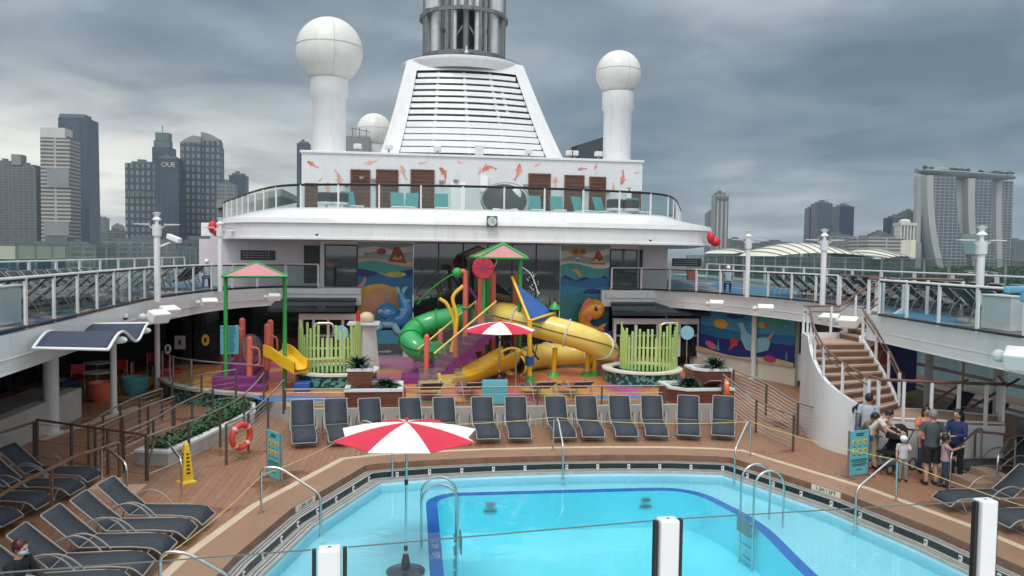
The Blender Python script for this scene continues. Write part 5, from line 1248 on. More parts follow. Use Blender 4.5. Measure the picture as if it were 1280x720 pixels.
for sgn, lab in ((1, 'pale depth marker tile strip on the right coping face'), (-1, 'pale depth marker tile strip on the left coping face')):
    A0 = Vector((PX+sgn*4.72, 19.1, 0)); A1 = Vector((PX+sgn*6.05, 15.95, 0)); dd = (A1-A0).normalized(); nrm = Vector((-dd.y, dd.x, 0)); nrm = nrm if nrm.x*sgn < 0 else -nrm
    c = A0+dd*(2.95 if sgn > 0 else 2.85)+nrm*.004+Vector((0, 0, -.08)); t = thing('depth_marker', lab, 'depth marker', c)
    b = MB(); b.box(c, (.78, .012, .135), rz=math.atan2(dd.y, dd.x)); b.build('tile_strip', M['cream'], t)
    text('1.5M / 5FT', .125, c+nrm*.009, facing(nrm), M['darkglassink'], t)
b = None
a = G(548, 684, -.62); t = thing('stripe_depth_text', 'white depth figures written along the left blue stripe', 'depth marker', (a.x, a.y, -.62))
text('1.5M', .20, (.49, a.y+.12, -.612), Matrix.Rotation(-PI/2, 3, 'Z'), M['white2'], t); text('5FT', .20, (.49, a.y-.42, -.612), Matrix.Rotation(-PI/2, 3, 'Z'), M['white2'], t)
# ================================================================== cable rails on the pool deck
def cable_rail(lab, path, h=1.0, step=1.5, wires=6, top='steelrail', postm='darkpost', r=.024, name='cable_rail', wire0=.14, endlow=None):
    P = [Vector(p) for p in path]; t = thing(name, lab, 'railing', P[0])
    b = MB(); b.tube([p+Vector((0, 0, h)) for p in P], r, 8); b.build('top_rail', M[top], t, True)
    T_ = plen(P); n = max(1, round(T_/step))
    for i in range(n+1):
        p, d = along(P, min(T_*i/n, T_-1e-4)); b = MB(); b.box(p+Vector((0, 0, h/2)), (.05, .05, h), rz=math.atan2(d.y, d.x)); b.build('post', M[postm], t)
    for k in range(wires):
        z = wire0+(h-.1-wire0)*k/max(1, wires-1); b = MB(); b.tube([p+Vector((0, 0, z)) for p in P], .007, 4); b.build('cable', M['steel'], t)
    return t
cable_rail('varnished brown rail between the two left lounger rows', [(-6.85, 11.5, 0), (-6.95, 14.46, 0), (-6.75, 16.5, 0), (-6.3, 17.5, 0)], 1.05, 2.0, 0, top='woodrail', r=.034, postm='woodrail')
cable_rail('brown rail running left from the corner post behind the far left loungers', [(-5.97, 18.2, 0), (-7.9, 19.3, 0), (-9.1, 20.0, 0)], 1.05, 1.35, 3, top='woodrail', r=.03)
cable_rail('brown rail leaving the picture at the left edge above the loungers', [(-9.15, 19.95, 0), (-9.7, 17.2, 0), (-9.9, 15, 0)], 1.0, 1.6, 2, top='woodrail', r=.03)
def sp(pts, n=6): return smooth_path([Vector(p) for p in pts], n)
cable_rail('long curved steel cable rail in front of the green hedge', sp([(-5.95, 18.2, 0), (-5.6, 19.2, 0), (-5.15, 20.8, .0), (-4.85, 22.4, .05), (-4.6, 23.4, .3), (-4.5, 24.2, .5)]), 1.02, 1.5, 1)
cable_rail('curved steel cable rail of the left ramp, first from the left', sp([(-7.76, 19.6, 0), (-7.9, 21.2, 0), (-7.85, 23, 0), (-7.57, 24.5, 0)]), 1.0, 1.3, 6)
cable_rail('curved steel cable rail of the left ramp, second from the left', sp([(-7.45, 19.2, 0), (-7.3, 20.6, 0), (-7.1, 22, 0), (-6.83, 23.2, 0)]), 1.0, 1.3, 6)
cable_rail('curved steel rail of the left ramp beside the hedge', sp([(-6.7, 18.9, 0), (-6.5, 20.2, 0), (-6.4, 22.6, 0), (-6.1, 24.6, 0)]), .95, 1.4, 4)
cable_rail('steel rail around the back of the round splash platform', sp([(-7.6, 25.6, 0), (-6.6, 25.2, .3), (-5.5, 25.0, .5)]), 1.0, 1.1, 6)
cable_rail('steel cable rail with the red lifebuoy descending to the pool deck', sp([(-4.5, 19.4, 0), (-4.25, 20.6, 0), (-3.95, 22, .2), (-3.75, 23.2, .45)]), 1.0, 1.3, 8)
cable_rail('short steel rail on the kerb left of the left planter', [(-3.75, 23.5, .5), (-1.9, 23.5, .5), (-1.6, 24.2, .5)], .62, 1.8, 3)
cable_rail('straight steel rail along the kerb behind the back lounger row', [(-.2, 23.6, .5), (8.05, 23.6, .5)], .62, 1.9, 1, wire0=.40)
cable_rail('steel cable rail from the orange lifebuoy down towards the pool', sp([(9.9, 23.4, .5), (10.05, 22.4, .25), (10.2, 21, .0), (10.3, 19.5, 0)]), 1.0, 1.9, 8)
cable_rail('long curved steel cable rail behind the teal sign on the right', sp([(10.7, 24.4, .5), (11.1, 23.0, .3), (11.35, 21.5, 0), (11.5, 20.2, 0), (11.75, 18.9, 0), (12.1, 18.2, 0)]), 1.0, 1.5, 8)
cable_rail('brown rail at the right edge behind the small steps', [(13.94, 17.3, 0), (15.0, 16.6, 0), (16.5, 15.6, 0)], 1.02, 1.6, 0, top='woodrail', r=.03)
cable_rail('short brown cable rail cut by the right picture edge', [(14.6, 15.9, 0), (15.8, 15.0, 0)], 1.0, 1.4, 6, top='woodrail', r=.03)
# white counter block and columns at left
t = thing('serving_counter', 'long white counter block with a dark top under the left side deck', 'counter', (-11, 23, 0))
b = MB(); b.bx(-11.6, -10.2, 18, 25.3, 0, .92); b.build('body', M['concrete'], t, bevel=.02); b = MB(); b.bx(-11.4, -10.45, 18.2, 25.1, .922, .96); b.build('top', M['midgrey'], t)
def column(x, y, r, z1, lab, z0=0):
    t = thing('column', lab, 'column', (x, y, z0)); b = MB(); b.cyl((x, y, z0+.02), r, z1-z0-.02, 20); b.build('shaft', M['wall'], t, True); b = MB(); b.cyl((x, y, z0), r*1.5, .03, 20); b.build('base_plate', M['wall'], t)
column(-10.15, 23.15, .20, 2.82, 'thickest white column at the left, standing against the counter')
column(-9.48, 25.9, .10, 2.82, 'slim white column right of the counter under the awning')
column(-9.43, 30.0, .10, 2.82, 'slim white column behind the awning\'s right post')
column(-10.3, 35, .12, 2.82, 'slim white column in the shade near the toddler playset')
column(14.7, 31.5, .12, 2.82, 'slim white column beside the narwhal mural')
for i, (x, y) in enumerate(((17.2, 20.5), (17.5, 24), (16.3, 17.6), (17.2, 14.5))): column(x, y, .13, 2.82, 'white column under the right side deck, '+['behind the stair landing', 'farthest back', 'right of the landing', 'nearest the right edge'][i])
# window wall under the right deck
t = thing('window_wall', 'greenish window wall in white frames under the right side deck', 'window wall', (20.5, 10, 0))
for i in range(14):
    y = 9+i*1.9; b = MB(); b.box((20.5, y, 1.41), (.16, .12, 2.8)); b.build('mullion', M['wall'], t)
    b = MB(); b.wall([(20.5, y+.08), (20.5, y+1.82)], .35, 2.6); b.build('pane', M['screen'], t)
for z in (.15, 1.0, 2.7): b = MB(); b.bx(20.45, 20.55, 9, 35.6, z-.06, z+.06); b.build('rail_bar', M['wall'], t)
t = thing('window_wall', 'dark window wall under the left side deck', 'window wall', (-14.5, 10, 0))
for i in range(12):
    y = 10+i*2.2; b = MB(); b.box((-14.5, y, 1.41), (.1, .1, 2.8)); b.build('mullion', M['dark'], t)
b = MB(); b.bx(-14.8, -14.6, 9, 36, 0, 2.81); b.build('dark_glazing', M['darkglass'], t)
def plain(name, cat, lab, fn):
    t = thing(name, lab, cat); fn(t); return t
# dark loungers in the shade under the right deck
for i, (x, y) in enumerate(((16.9, 22.6), (16.7, 20.9), (16.9, 19.0), (17.2, 17.6), (17.2, 16.4), (17.3, 15.2))):
    place_ln((x+.9, y+.1), (x-.8, y-.1), 0, 'shaded lounger under the right side deck, '+ORD[i]+' from the back', 'shaded loungers under the right side deck', LP_, None)
# tables and red chairs in the shade at left
def cafe_chair():
    t = thing('cafe_chair', '-', 'chair')
    b = MB(); b.bx(-.22, .22, -.22, .22, .43, .47); b.build('seat', M['red'], t, bevel=.01); b = MB(); b.bx(-.22, .22, .19, .22, .55, .92); b.build('backrest', M['red'], t, bevel=.01)
    for sx in (-.21, .21):
        for sy in (-.21, .21): b = MB(); b.tube([(sx, sy, 0), (sx, sy, .43 if sy < 0 else .93)], .018, 6); b.build('leg', M['wall'], t)
    return t
CC = cafe_chair(); k = 0
for i, (x, y, l) in enumerate(((-11.2, 31.2, 'in front of the left dark window'), (-10.4, 30.9, 'beside the teal tub seat'), (-12.3, 30.2, 'farthest left in the shade'), (-11.9, 33.2, 'behind the red tub seat'), (-10.6, 33.4, 'behind the slim column'), (-9.5, 34.8, 'left of the small table by the playset'), (-8.2, 34.9, 'right of the small table by the playset'))):
    o = CC if i == 0 else copy_tree(CC); o.location = (x, y, .0 if i < 5 else KZ); o.rotation_euler = (0, 0, (i*1.7) % 3); o['label'] = 'red cafe chair with pale legs, '+l; o['group'] = 'red cafe chairs in the shade'
for i, (x, y, z, l) in enumerate(((-11.4, 29.6, 0, 'round pale cafe table in the shade left of the slim column'), (-12.3, 32.0, 0, 'round pale cafe table deeper in the left shade'), (-8.9, 34.5, KZ, 'small pale table between red chairs by the toddler playset'))):
    t = thing('cafe_table', l, 'table', (x, y, z)); b = MB(); b.cyl((x, y, z+.72), .5, .035, 24); b.build('tabletop', M['wall'], t); b = MB(); b.cyl((x, y, z), .25, .03, 16); b.cyl((x, y, z+.03), .04, .69, 10); b.build('pedestal', M['steelrail'], t, True)
for i, (x, y, m_, l) in enumerate(((-9.9, 29.0, 'teal', 'teal round tub seat on the ochre floor'), (-9.2, 30.6, 'red', 'red round tub seat on the ochre floor'), (-12.0, 28.4, 'navy', 'navy round tub seat at the left'), (-10.6, 27.9, 'coral', 'coral round tub seat nearest the slim column'))):
    t = thing('tub_seat', l, 'seat', (x, y, 0)); b = MB(); b.lathe([(.30, 0), (.46, .25), (.48, .62), (.40, .66), (.34, .45), (.01, .42)], (x, y, 0), 24); b.build('shell', M[m_], t, True); b = MB(); b.cyl((x, y, .425), .33, .05, 20); b.build('cushion', M[m_], t, True)
# notices on the dark windows at left
for px, py, m_, l, w, h in ((257, 425, 'yellow', 'yellow oval sticker on the dark window at left', .3, .48), (210, 436, 'white2', 'white oval sticker on the dark window at left', .26, .4), (225, 428, 'grey', 'grey framed notice on the dark window at left', .42, .55)):
    a = V(px, py, 33); t = thing('notice', l, 'notice', a)
    b = MB(); pts = [(w/2*math.cos(q), h/2*math.sin(q)) for q in [2*PI*k/20 for k in range(20)]] if 'oval' in l else [(-w/2, -h/2), (w/2, -h/2), (w/2, h/2), (-w/2, h/2)]
    b.plate(pts, a, (1, 0, 0), (0, 0, 1), .02); b.build('face', M[m_], t); b = MB(); b.bx(a.x-.05, a.x+.05, a.y-.035, a.y-.022, a.z-.1, a.z+.1); b.build('ink_mark', M['black'], t)
    b = MB(); b.bx(a.x-.55, a.x+.55, a.y+.02, a.y+.06, .0, 2.8); b.build('window_panel', M['darkglass'], t)
# tall teal standing sign beside the canopy post
a = V(287, 425, 27.6); t = thing('standing_sign', 'tall pale teal rules board on the toddler area\'s left', 'sign', (a.x, a.y, KZ)); b = MB(); b.box(a, (.62, .04, 1.0)); b.build('face', M['signteal'], t, bevel=.01)
b = MB()
for k in range(12): b.box(a+Vector((random.uniform(-.03, .03), -.024, .42-.075*k)), (random.uniform(.3, .5), .004, .022))
o = b.build('lettering', M['signtext'], t); b = MB(); b.cyl((a.x, a.y+.05, KZ), .03, a.z-KZ, 8); b.build('post', M['steelrail'], t)
# round platform edge: rim and green tiles
lft = [(-9.0, 29.2), (-8.0, 27.6), (-6.4, 26.4), (-4.8, 25.6)]; lf = [(p.x, p.y) for p in smooth_path([(*q, 0) for q in lft], 5)]
t = thing('platform_wall', 'curved green mosaic wall with a pale rim round the splash platform', 'low wall', (-7, 27, 0))
b = MB(); b.wall(offset(lf, -.06), 0, KZ+.02, flip=False); b.build('mosaic_face', M['tile'], t); b = MB(); b.ribbon([Vector((*p, KZ+.10)) for p in offset(lf, -.16)], [Vector((*p, KZ+.10)) for p in offset(lf, .12)]); b.wall(offset(lf, -.16), KZ+.0, KZ+.10); b.build('rim', M['concrete'], t)
for i in range(2):
    seg = lf[i*4:i*4+4]; b = MB(); b.wall(seg, KZ+.12, KZ+1.0); b.build('glass_panel', M['screen'], t)
    for q in (seg[0], seg[-1]): b = MB(); b.cyl((q[0], q[1], KZ+.1), .035, .95, 8); b.build('post', M['steelrail'], t, True)
b = MB(); b.tube(offset(lf, .0) and [Vector((*p, KZ+1.02)) for p in lf], .025, 6); b.build('handrail', M['steelrail'], t, True)
# hedge bed
def leaves(mb, n, fn, size, rnd, up=.4):
    for _ in range(n):
        p = Vector(fn()); a = rnd.uniform(0, 2*PI); el = rnd.uniform(-.2, 1.2); d = Vector((math.cos(a)*math.cos(el), math.sin(a)*math.cos(el), math.sin(el))); s = d.cross(Vector((0, 0, 1)))
        s = s.normalized() if s.length > .01 else Vector((1, 0, 0)); l = size*rnd.uniform(.6, 1.3); w = l*.3
        mb.add([p, p+d*l*.5+s*w, p+d*l-Vector((0, 0, l*.15)), p+d*l*.5-s*w], [(0, 1, 2, 3)])
rnd = random.Random(3)
hb = [(-6.65, 19.55), (-5.85, 19.35), (-5.45, 20.7), (-5.15, 22.06), (-4.75, 24.1), (-5.0, 25.3), (-5.6, 26.0), (-6.0, 25.4), (-6.05, 24.0), (-6.1, 22), (-6.4, 20.6)]
t = thing('planting_bed', 'curved low white planting bed on the left', 'planter', (-5.6, 22, 0))
b = MB(); b.wall(hb, 0, .38, True); b.build('wall', M['concrete'], t); b = MB(); hi = offset(hb, .14, True); b.ribbon([Vector((*p, .38)) for p in offset(hb, -.03, True)+offset(hb, -.03, True)[:1]], [Vector((*p, .40)) for p in hi+hi[:1]]); b.wall(offset(hb, -.03, True), .31, .38, True); b.build('coping', M['white'], t); b = MB(); b.fill([hi], .33); b.build('soil', M['soil'], t)
from mathutils.geometry import intersect_point_line
def inpoly(x, y, poly):
    c = False
    for i in range(len(poly)):
        x1, y1 = poly[i]; x2, y2 = poly[i-1]
        if (y1 > y) != (y2 > y) and x < (x2-x1)*(y-y1)/(y2-y1)+x1: c = not c
    return c
def hp():
    while True:
        x, y = rnd.uniform(-6.6, -4.7), rnd.uniform(19.4, 26)
        if inpoly(x, y, hi): return (x, y, .34+rnd.uniform(0, .16))
b = MB(); leaves(b, 4200, hp, .13, rnd); o = b.build('ground_cover_plants', M['leaf']); tag(o, 'low bushy green plants filling the curved white bed', 'plants', kind='stuff')
# ------------------------------------------------------------------ wood clad planters
def planter(lab, x0, x1, y0, y1, z1, ux0, ux1, uy0, uy1, uz, chx=0, uch=0):
    t = thing('planter', lab, 'planter', ((x0+x1)/2, y0, KZ))
    P = [(x0+(chx if chx > 0 else 0), y0), (x1, y0), (x1, y1), (x0, y1), (x0, y0+(chx if chx > 0 else 0))] if chx > 0 else [(x0, y0), (x1, y0), (x1, y1), (x0, y1)]
    b = MB(); b.wall(P, .42, z1, True); b.build('lower_box', M['clad'], t)
    o_ = offset(P, -.03, True); i_ = offset(P, .13, True); b = MB(); b.ribbon([Vector((*p, z1+.06)) for p in o_+o_[:1]], [Vector((*p, z1+.06)) for p in i_+i_[:1]]); b.wall(o_, z1-.02, z1+.06, True); b.wall(i_, z1-.1, z1+.06, True, flip=True); b.build('rim', M['white'], t)
    b = MB(); b.fill([i_], z1-.05); b.build('soil', M['soil'], t)
    P = [(ux0, uy0), (ux1, uy0), (ux1, uy1), (ux0, uy1)] if not uch else [(ux0+uch, uy0), (ux1, uy0), (ux1, uy1), (ux0, uy1), (ux0, uy0+uch)]
    b = MB(); b.wall(P, KZ, uz, True); b.build('upper_box', M['clad'], t)
    o_ = offset(P, -.03, True); i_ = offset(P, .13, True); b = MB(); b.ribbon([Vector((*p, uz+.06)) for p in o_+o_[:1]], [Vector((*p, uz+.06)) for p in i_+i_[:1]]); b.wall(o_, uz-.02, uz+.06, True); b.wall(i_, uz-.12, uz+.06, True, flip=True); b.build('rim', M['white'], t)
    b = MB(); b.fill([i_], uz-.03); b.build('soil', M['soil'], t)
def frondplant(lab, x, y, z, n, ln, up, nleaf, w):
    t = thing('plant', lab, 'plant', (x, y, z)); rn = random.Random(int(x*77)); b = MB()
    for k in range(n):
        a = 2*PI*k/n+rn.uniform(-.3, .3); el = rn.uniform(up-.35, up+.45); l = ln*rn.uniform(.75, 1.1)
        pts = [Vector((x, y, z))+Vector((math.cos(a)*math.cos(el)*l*f, math.sin(a)*math.cos(el)*l*f, math.sin(el)*l*f-.45*l*f*f)) for f in [i/5 for i in range(6)]]
        for i in range(5):
            d = (pts[i+1]-pts[i]); s = d.cross(Vector((0, 0, 1))).normalized()
            if nleaf == 0:
                w0, w1 = w*math.sin(PI*min(.98, (i+.35)/5.4)), w*math.sin(PI*min(.98, (i+1.35)/5.6)); b.add([pts[i]-s*w0, pts[i]+s*w0, pts[i+1]+s*w1, pts[i+1]-s*w1], [(0, 1, 2, 3)])
            else:
                for j in range(nleaf):
                    p = pts[i]+d*(j/nleaf)
                    for sg in (-1, 1):
                        q = p+s*sg*w*(1-.15*i)+d*.6+Vector((0, 0, -.02)); b.add([p, p+d*.12, q], [(0, 1, 2)])
    b.build('leaves', M['leafdark'], t); b = MB(); b.cyl((x, y, z-.05), .09, .12, 10); b.build('crown_base', M['soil'], t)
xa, xb = G(429, 516, .5).x, G(502, 514, .5).x
lz = V(465, 489, 23.5).z; uz_ = V(448, 463, 24.4).z
planter('wood clad two-tier planter with white rims, left one', xa, xb, 23.5, 25.0, lz, V(434, 480, 24.3).x, V(464, 480, 24.3).x, 24.3, 25.3, uz_)
frondplant('palm-like plant in the upper box of the left planter', V(448, 480, 24.8).x, 24.8, uz_+.02, 90, .85, .8, 0, .04); 
frondplant('leafy low plant in the lower box of the left planter', V(482, 480, 24.0).x, 24.1, lz, 110, .62, .8, 0, .06)
xc, xd = V(842, 500, 23.5).x, V(917, 500, 23.5).x; lz2 = V(880, 488, 23.5).z; uz2 = V(895, 463, 24.6).z
planter('wood clad two-tier planter with white rims, right one', xc, xd, 23.5, 25.0, lz2, V(872, 480, 24.4).x, V(915, 480, 24.4).x, 24.5, 25.6, uz2, .45, .3)
frondplant('palm-like plant in the upper box of the right planter', V(893, 480, 25.0).x, 25.0, uz2+.02, 90, .85, .8, 0, .04)
frondplant('leafy low plant in the lower box of the right planter', V(862, 480, 24.0).x, 24.1, lz2, 110, .70, .8, 0, .06)
# teal board on the kerb
a = V(618.5, 492, 23.75); b0, b1 = V(602.5, 490, 23.75), V(634.5, 490, 23.75); zt3 = V(618, 474.5, 23.75).z
t = thing('standing_board', 'blank teal rounded board seen from behind on the kerb', 'sign', (a.x, a.y, .5)); b = MB(); b.bx(b0.x, b1.x, 23.73, 23.77, .56, zt3); b.build('panel', M['signteal'], t, bevel=.015)
b = MB(); b.bx(b0.x+.1, b0.x+.14, 23.7, 23.8, .5, .58); b.bx(b1.x-.14, b1.x-.1, 23.7, 23.8, .5, .58); b.build('feet', M['steelrail'], t)
# pool rules boards
def rules(lab, c, rz, w=.62, h=1.08):
    t = thing('rules_board', lab, 'sign', c, rz)
    def B(cc, d, nm, m_, bev=0, sub=None): q = MB(); q.box(Vector(cc), d); o = q.build(nm, M[m_], None, bevel=bev); o.parent = sub or t; return o
    f = B((0, 0, h/2+.05), (w, .03, h), 'panel', 'signteal', .005)
    for s in (-1, 1): B((s*w/2, .01, h/2+.03), (.035, .05, h+.05), 'edge_post', 'steelrail'); B((s*w/2, .0, .02), (.05, .4, .04), 'foot', 'steelrail')
    q = MB()
    for k, (z, ww) in enumerate(((.98, .26), (.94, .22), (.40, .5), (.37, .5), (.33, .46), (.29, .5), (.26, .42), (.17, .2))): q.box((random.uniform(-.01, .01), -.018, h*z/1.0+.0), (w*ww/.62, .004, .018 if k > 1 else .03))
    for k in range(3):
        for zz_ in (.55, .74): q.box((-.17+.17*k, -.018, zz_*h-.06), (.10, .004, .014))
    o = q.build('lettering', M['signtext'], None); o.parent = t
    for k in range(3):
        for zz_ in (.60, .80):
            q = MB(); q.lathe([(.01, -.006), (.060, -.006), (.060, 0)], (-.17+.17*k, -.017, zz_*h), 14, M=Matrix.Rotation(PI/2, 3, 'X') @ Matrix.Scale(-1, 3, (0, 0, 1))); o = q.build('pictogram', M['yellow'], None); o.parent = t
            q = MB(); q.box((-.17+.17*k+.01, -.026, zz_*h-.005), (.04, .004, .045), M=Matrix.Rotation(.5*k, 3, 'Y')); o2 = q.build('icon_mark', M['signtext'], None); o2.parent = o
    return t
rules('teal pool rules board beside the left chrome grab rail', (-3.12, 18.0, 0), R(-52))
rules('teal pool rules board in front of the group of people', (10.75, 17.15, 0), R(15))
# lifebuoys
def buoy(lab, c, rot, m_):
    t = thing('lifebuoy', lab, 'lifebuoy', c); Mr = rot; pts = [Vector(c)+Mr@Vector((math.cos(a)*.29, 0, math.sin(a)*.29)) for a in [2*PI*k/28 for k in range(28)]]
    b = MB(); b.tube(pts, .075, 12, True); b.build('ring', m_, t, True)
    for k in range(4):
        a0 = PI/4+k*PI/2; b = MB(); b.tube([Vector(c)+Mr@Vector((math.cos(a)*.29, 0, math.sin(a)*.29)) for a in (a0-.12, a0, a0+.12)], .079, 12); b.build('reflective_band', M['stripe'], t, True)
    b = MB(); b.tube([Vector(c)+Mr@Vector((math.cos(a)*.2+random.uniform(-.03, .03), .03, math.sin(a)*.2)) for a in [2*PI*k/9 for k in range(12)]], .014, 6); b.build('coiled_line', M['yellow'], t, True)
buoy('red lifebuoy with coiled yellow line hanging on the left cable rail', (-4.22, 19.75, .62), Matrix.Rotation(R(55), 3, 'Z'), mat('lifebuoy_red', (.62, .05, .04), .4, dirt=.3))
buoy('orange lifebuoy seen edge-on at the right planter\'s corner', (9.95, 23.2, 1.05), Matrix.Rotation(R(70), 3, 'Z'), mat('lifebuoy_orange', (.75, .14, .03), .4, dirt=.3))
# wet floor cone
c = Vector((-5.05, 18.0, 0)); t = thing('wet_floor_cone', 'tall yellow wet floor cone with black marks beside the hedge bed', 'warning cone', c, R(40))
b = MB(); b.lathe([(.24, 0), (.24, .03), (.17, .06), (.15, .3), (.075, .86), (.05, .90), (.01, .91)], c, 4, M=Matrix.Rotation(R(85), 3, 'Z')); b.build('cone', M['yellow'], t, bevel=.01)
b = MB()
for a in (R(40)+PI*.0, R(40)+PI/2, R(40)-PI/2, R(40)+PI):
    d = Vector((math.cos(a), math.sin(a), 0)); s = Vector((-d.y, d.x, 0))
    for k in range(6):
        z = .66-.085*k; r_ = (.15+(.075-.15)*(z-.3)/.56)*.707+.006
        b.box(c+d*r_+Vector((0, 0, z)), (.012, .055+.006*k, .035), M=Matrix((d, s, Vector((0, 0, 1)))).transposed()@Matrix.Rotation(.12 if k % 2 else -.1, 3, 'X'))
b.build('black_lettering', M['black'], t)
# yellow barrier tape
def tape(lab, pts, m_='yellow'):
    t = thing('barrier_tape', lab, 'rope', pts[0]); b = MB(); P = []
    for i in range(len(pts)-1):
        A_, B__ = Vector(pts[i]), Vector(pts[i+1])
        for k in range(8): f = k/8; P.append(A_+(B__-A_)*f-Vector((0, 0, .06*(A_-B__).length/3*4*f*(1-f))))
    P.append(Vector(pts[-1])); b.tube(P, .008, 5); b.build('tape', M[m_], t)
M['tapem'] = mat('yellow_tape', (.62, .50, .16), .5)
tape('yellow barrier tape tied from the left grab rail towards the parasol', [(q0.x, q0.y, .82), (-2.98, 15.78, .76), (-1.32, 19.95, .75)], 'tapem')
tape('pale yellow tape stretched across the back lounger row', [(-1.32, 19.95, .85), (3.78, 20.0, .93), (8.92, 19.15, .93)], 'tapem')
tape('yellow tape from the right corner rail past the sign to the grab rail', [(8.92, 19.15, .93), (10.5, 15.3, .92), (11.6, 12.2, .7)], 'tapem')
# ================================================================== wavy awning
t = thing('awning', 'navy mesh awning with a wavy white frame on slim posts', 'awning', (-8, 21, 0))
A_, B__, C_, D_ = G(41, 435, 3.30), G(135, 437, 3.30), G(186, 404, 3.34), G(105, 405, 3.34)
def aw(u, v): return (A_*(1-u)+B__*u)*(1-v)+(D_*(1-u)+C_*u)*v+Vector((0, 0, .19*math.sin(2.5*PI*v**1.15)-.19*v+.08*math.sin(PI*v)))
n = 24; b = MB(); rows = [[aw(.03+.94*i/10, k/n) for i in range(11)] for k in range(n+1)]
for r0, r1 in zip(rows[:-1], rows[1:]): b.ribbon(r0, r1)
o = b.build('mesh_canopy', M['awning'], t, True); o.modifiers.new('w', 'SOLIDIFY').thickness = .015
for u in (0, 1): b = MB(); b.tube([aw(u, k/n) for k in range(n+1)], .03, 8); b.build('frame_tube', M['white2'], t, True)
for v in (0, 1): b = MB(); b.tube([aw(i/10, v) for i in range(11)], .03, 8); b.build('frame_tube', M['white2'], t, True)
for q in (aw(1, .32), aw(1, .97)):
    b = MB(); b.tube([q-Vector((0, 0, .2)), (-7.7, q.y+.3, 3.1)], .05, 8); b.build('wall_arm', M['wall'], t, True)
    b = MB(); b.sph((q.x-.1, q.y, q.z-.18), .12, 14, 10, (1.5, .8, .7)); b.build('mount_box', M['white2'], t, True)
# ================================================================== light poles
def light_pole(px, pt, y, lab, cam_=False, arms=True):
    a = V(px, pt, y); t = thing('light_pole', lab, 'light pole', (a.x, y, DZ)); z = a.z
    b = MB(); b.cyl((a.x, y, DZ), .095, z-DZ-.75, 14); b.build('pole', M['white'], t, True)
    b = MB(); b.cyl((a.x, y, z-.75), .14, .35, 12); b.build('collar', M['wall'], t, True)
    b = MB(); b.lathe([(.05, z-.40), (.05, z-.28), (.14, z-.24), (.05, z-.14), (.14, z-.02), (.01, z)], (a.x, y, 0), 12); b.build('lamp_head', M['white2'], t)
    for s in (-1, 1):
        b = MB(); b.tube([(a.x, y, z-.62), (a.x+s*.25, y, z-.42), (a.x+s*.55, y, z-.40)], .018, 6); b.box((a.x+s*.45, y, z-.385), (.45, .12, .03)); b.build('side_arm', M['wall'], t)
    if cam_:
        b = MB(); b.tube([(a.x+.05, y, z-1.1), (a.x+.4, y, z-.95)], .03, 6); b.build('bracket', M['white2'], t); b = MB(); b.beam((a.x+.35, y-.05, z-.75), (a.x+.78, y-.3, z-.9), .16, .16); b.build('camera_box', M['white2'], t, bevel=.02)
light_pole(196, 265, 25.5, 'white light pole with a camera box on the left side deck', True)
light_pole(275, 272, 31.8, 'white light pole beside the red ball at the left', False)
light_pole(936, 288, 30.2, 'white light pole on the right side deck, left one of three')
light_pole(1031, 286, 25.0, 'white light pole on the right side deck, middle one of three')
light_pole(1228, 282, 18.5, 'thickest white light pole on the right side deck, rightmost')
# red double ball at each end of the upper deck
for px, py, l in ((269, 287, 'glossy red double-lobed ball at the upper deck\'s left corner'), (891, 300, 'glossy red double-lobed ball at the upper deck\'s right corner')):
    a = V(px, py, 33.4); t = thing('red_float', l, 'float', a); b = MB(); b.sph(a+Vector((-.1, 0, .1)), .25, 18, 12, (.7, .8, 1.1)); b.sph(a+Vector((.13, 0, -.07)), .26, 18, 12, (.9, .8, .85)); b.build('lobes', M['red'], t, True)
    b = MB(); b.beam(a, a+Vector((.6 if px < 500 else -.6, .8, .0)), .06, .06); b.build('bracket', M['white2'], t)
# white box at far left of the upper deck
a = V(261, 287, 33.6); t = thing('control_box', 'white box cantilevered left of the red ball', 'box', a); b = MB(); b.box(a, (.5, .5, .55)); b.build('box_body', M['white2'], t, bevel=.02); b = MB(); b.beam(a, a+Vector((1.6, .6, 0)), .08, .08); b.build('arm', M['white2'], t)
# ================================================================== floodlights on the fascia
FL = None
for i, (px, py, l, s) in enumerate(((193, 395, 'left of the pair above the awning', 1.0), (207, 389, 'right of the pair above the awning', 1.0), (261, 378, 'wide one on the left fascia near the canopy', .9), (342, 371, 'last one on the left fascia before the facade', .8), (896, 380, 'first one on the right fascia beside the facade', .9), (957, 386, 'above the narwhal mural', .95), (1040, 398, 'left of the pair over the stairs', .9), (1063, 402, 'right of the pair over the stairs', .9), (1286, 448, 'biggest one at the right picture edge', 1.25))):
    a = G(px, py, 3.28); left = px < 640
    if FL is None:
        FL = thing('floodlight', '-', 'floodlight'); b = MB(); b.box((0, -.16, 0), (.62, .34, .30), M=Matrix.Rotation(R(25), 3, 'X')); b.build('housing', M['white2'], FL, bevel=.03); b = MB(); b.box((0, -.17, -.155), (.52, .26, .012), M=Matrix.Rotation(R(25), 3, 'X')); b.build('lens', M['grey'], FL)
        b = MB(); b.box((0, .1, 0), (.12, .25, .12)); b.sph((-.42, 0, 0), .11, 10, 8); b.tube([(-.42, 0, 0), (0, .05, 0)], .03, 6); b.build('bracket', M['wall'], FL); o = FL
    else: o = copy_tree(FL)
    o.location = a; o.scale = (s, s, s); o.rotation_euler = (0, 0, (R(60) if left and px < 250 else R(25) if left else R(-25) if px < 1000 else R(-50)))
    o['label'] = 'white floodlight box on the deck edge, '+l; o['group'] = 'floodlights on the deck fascia'
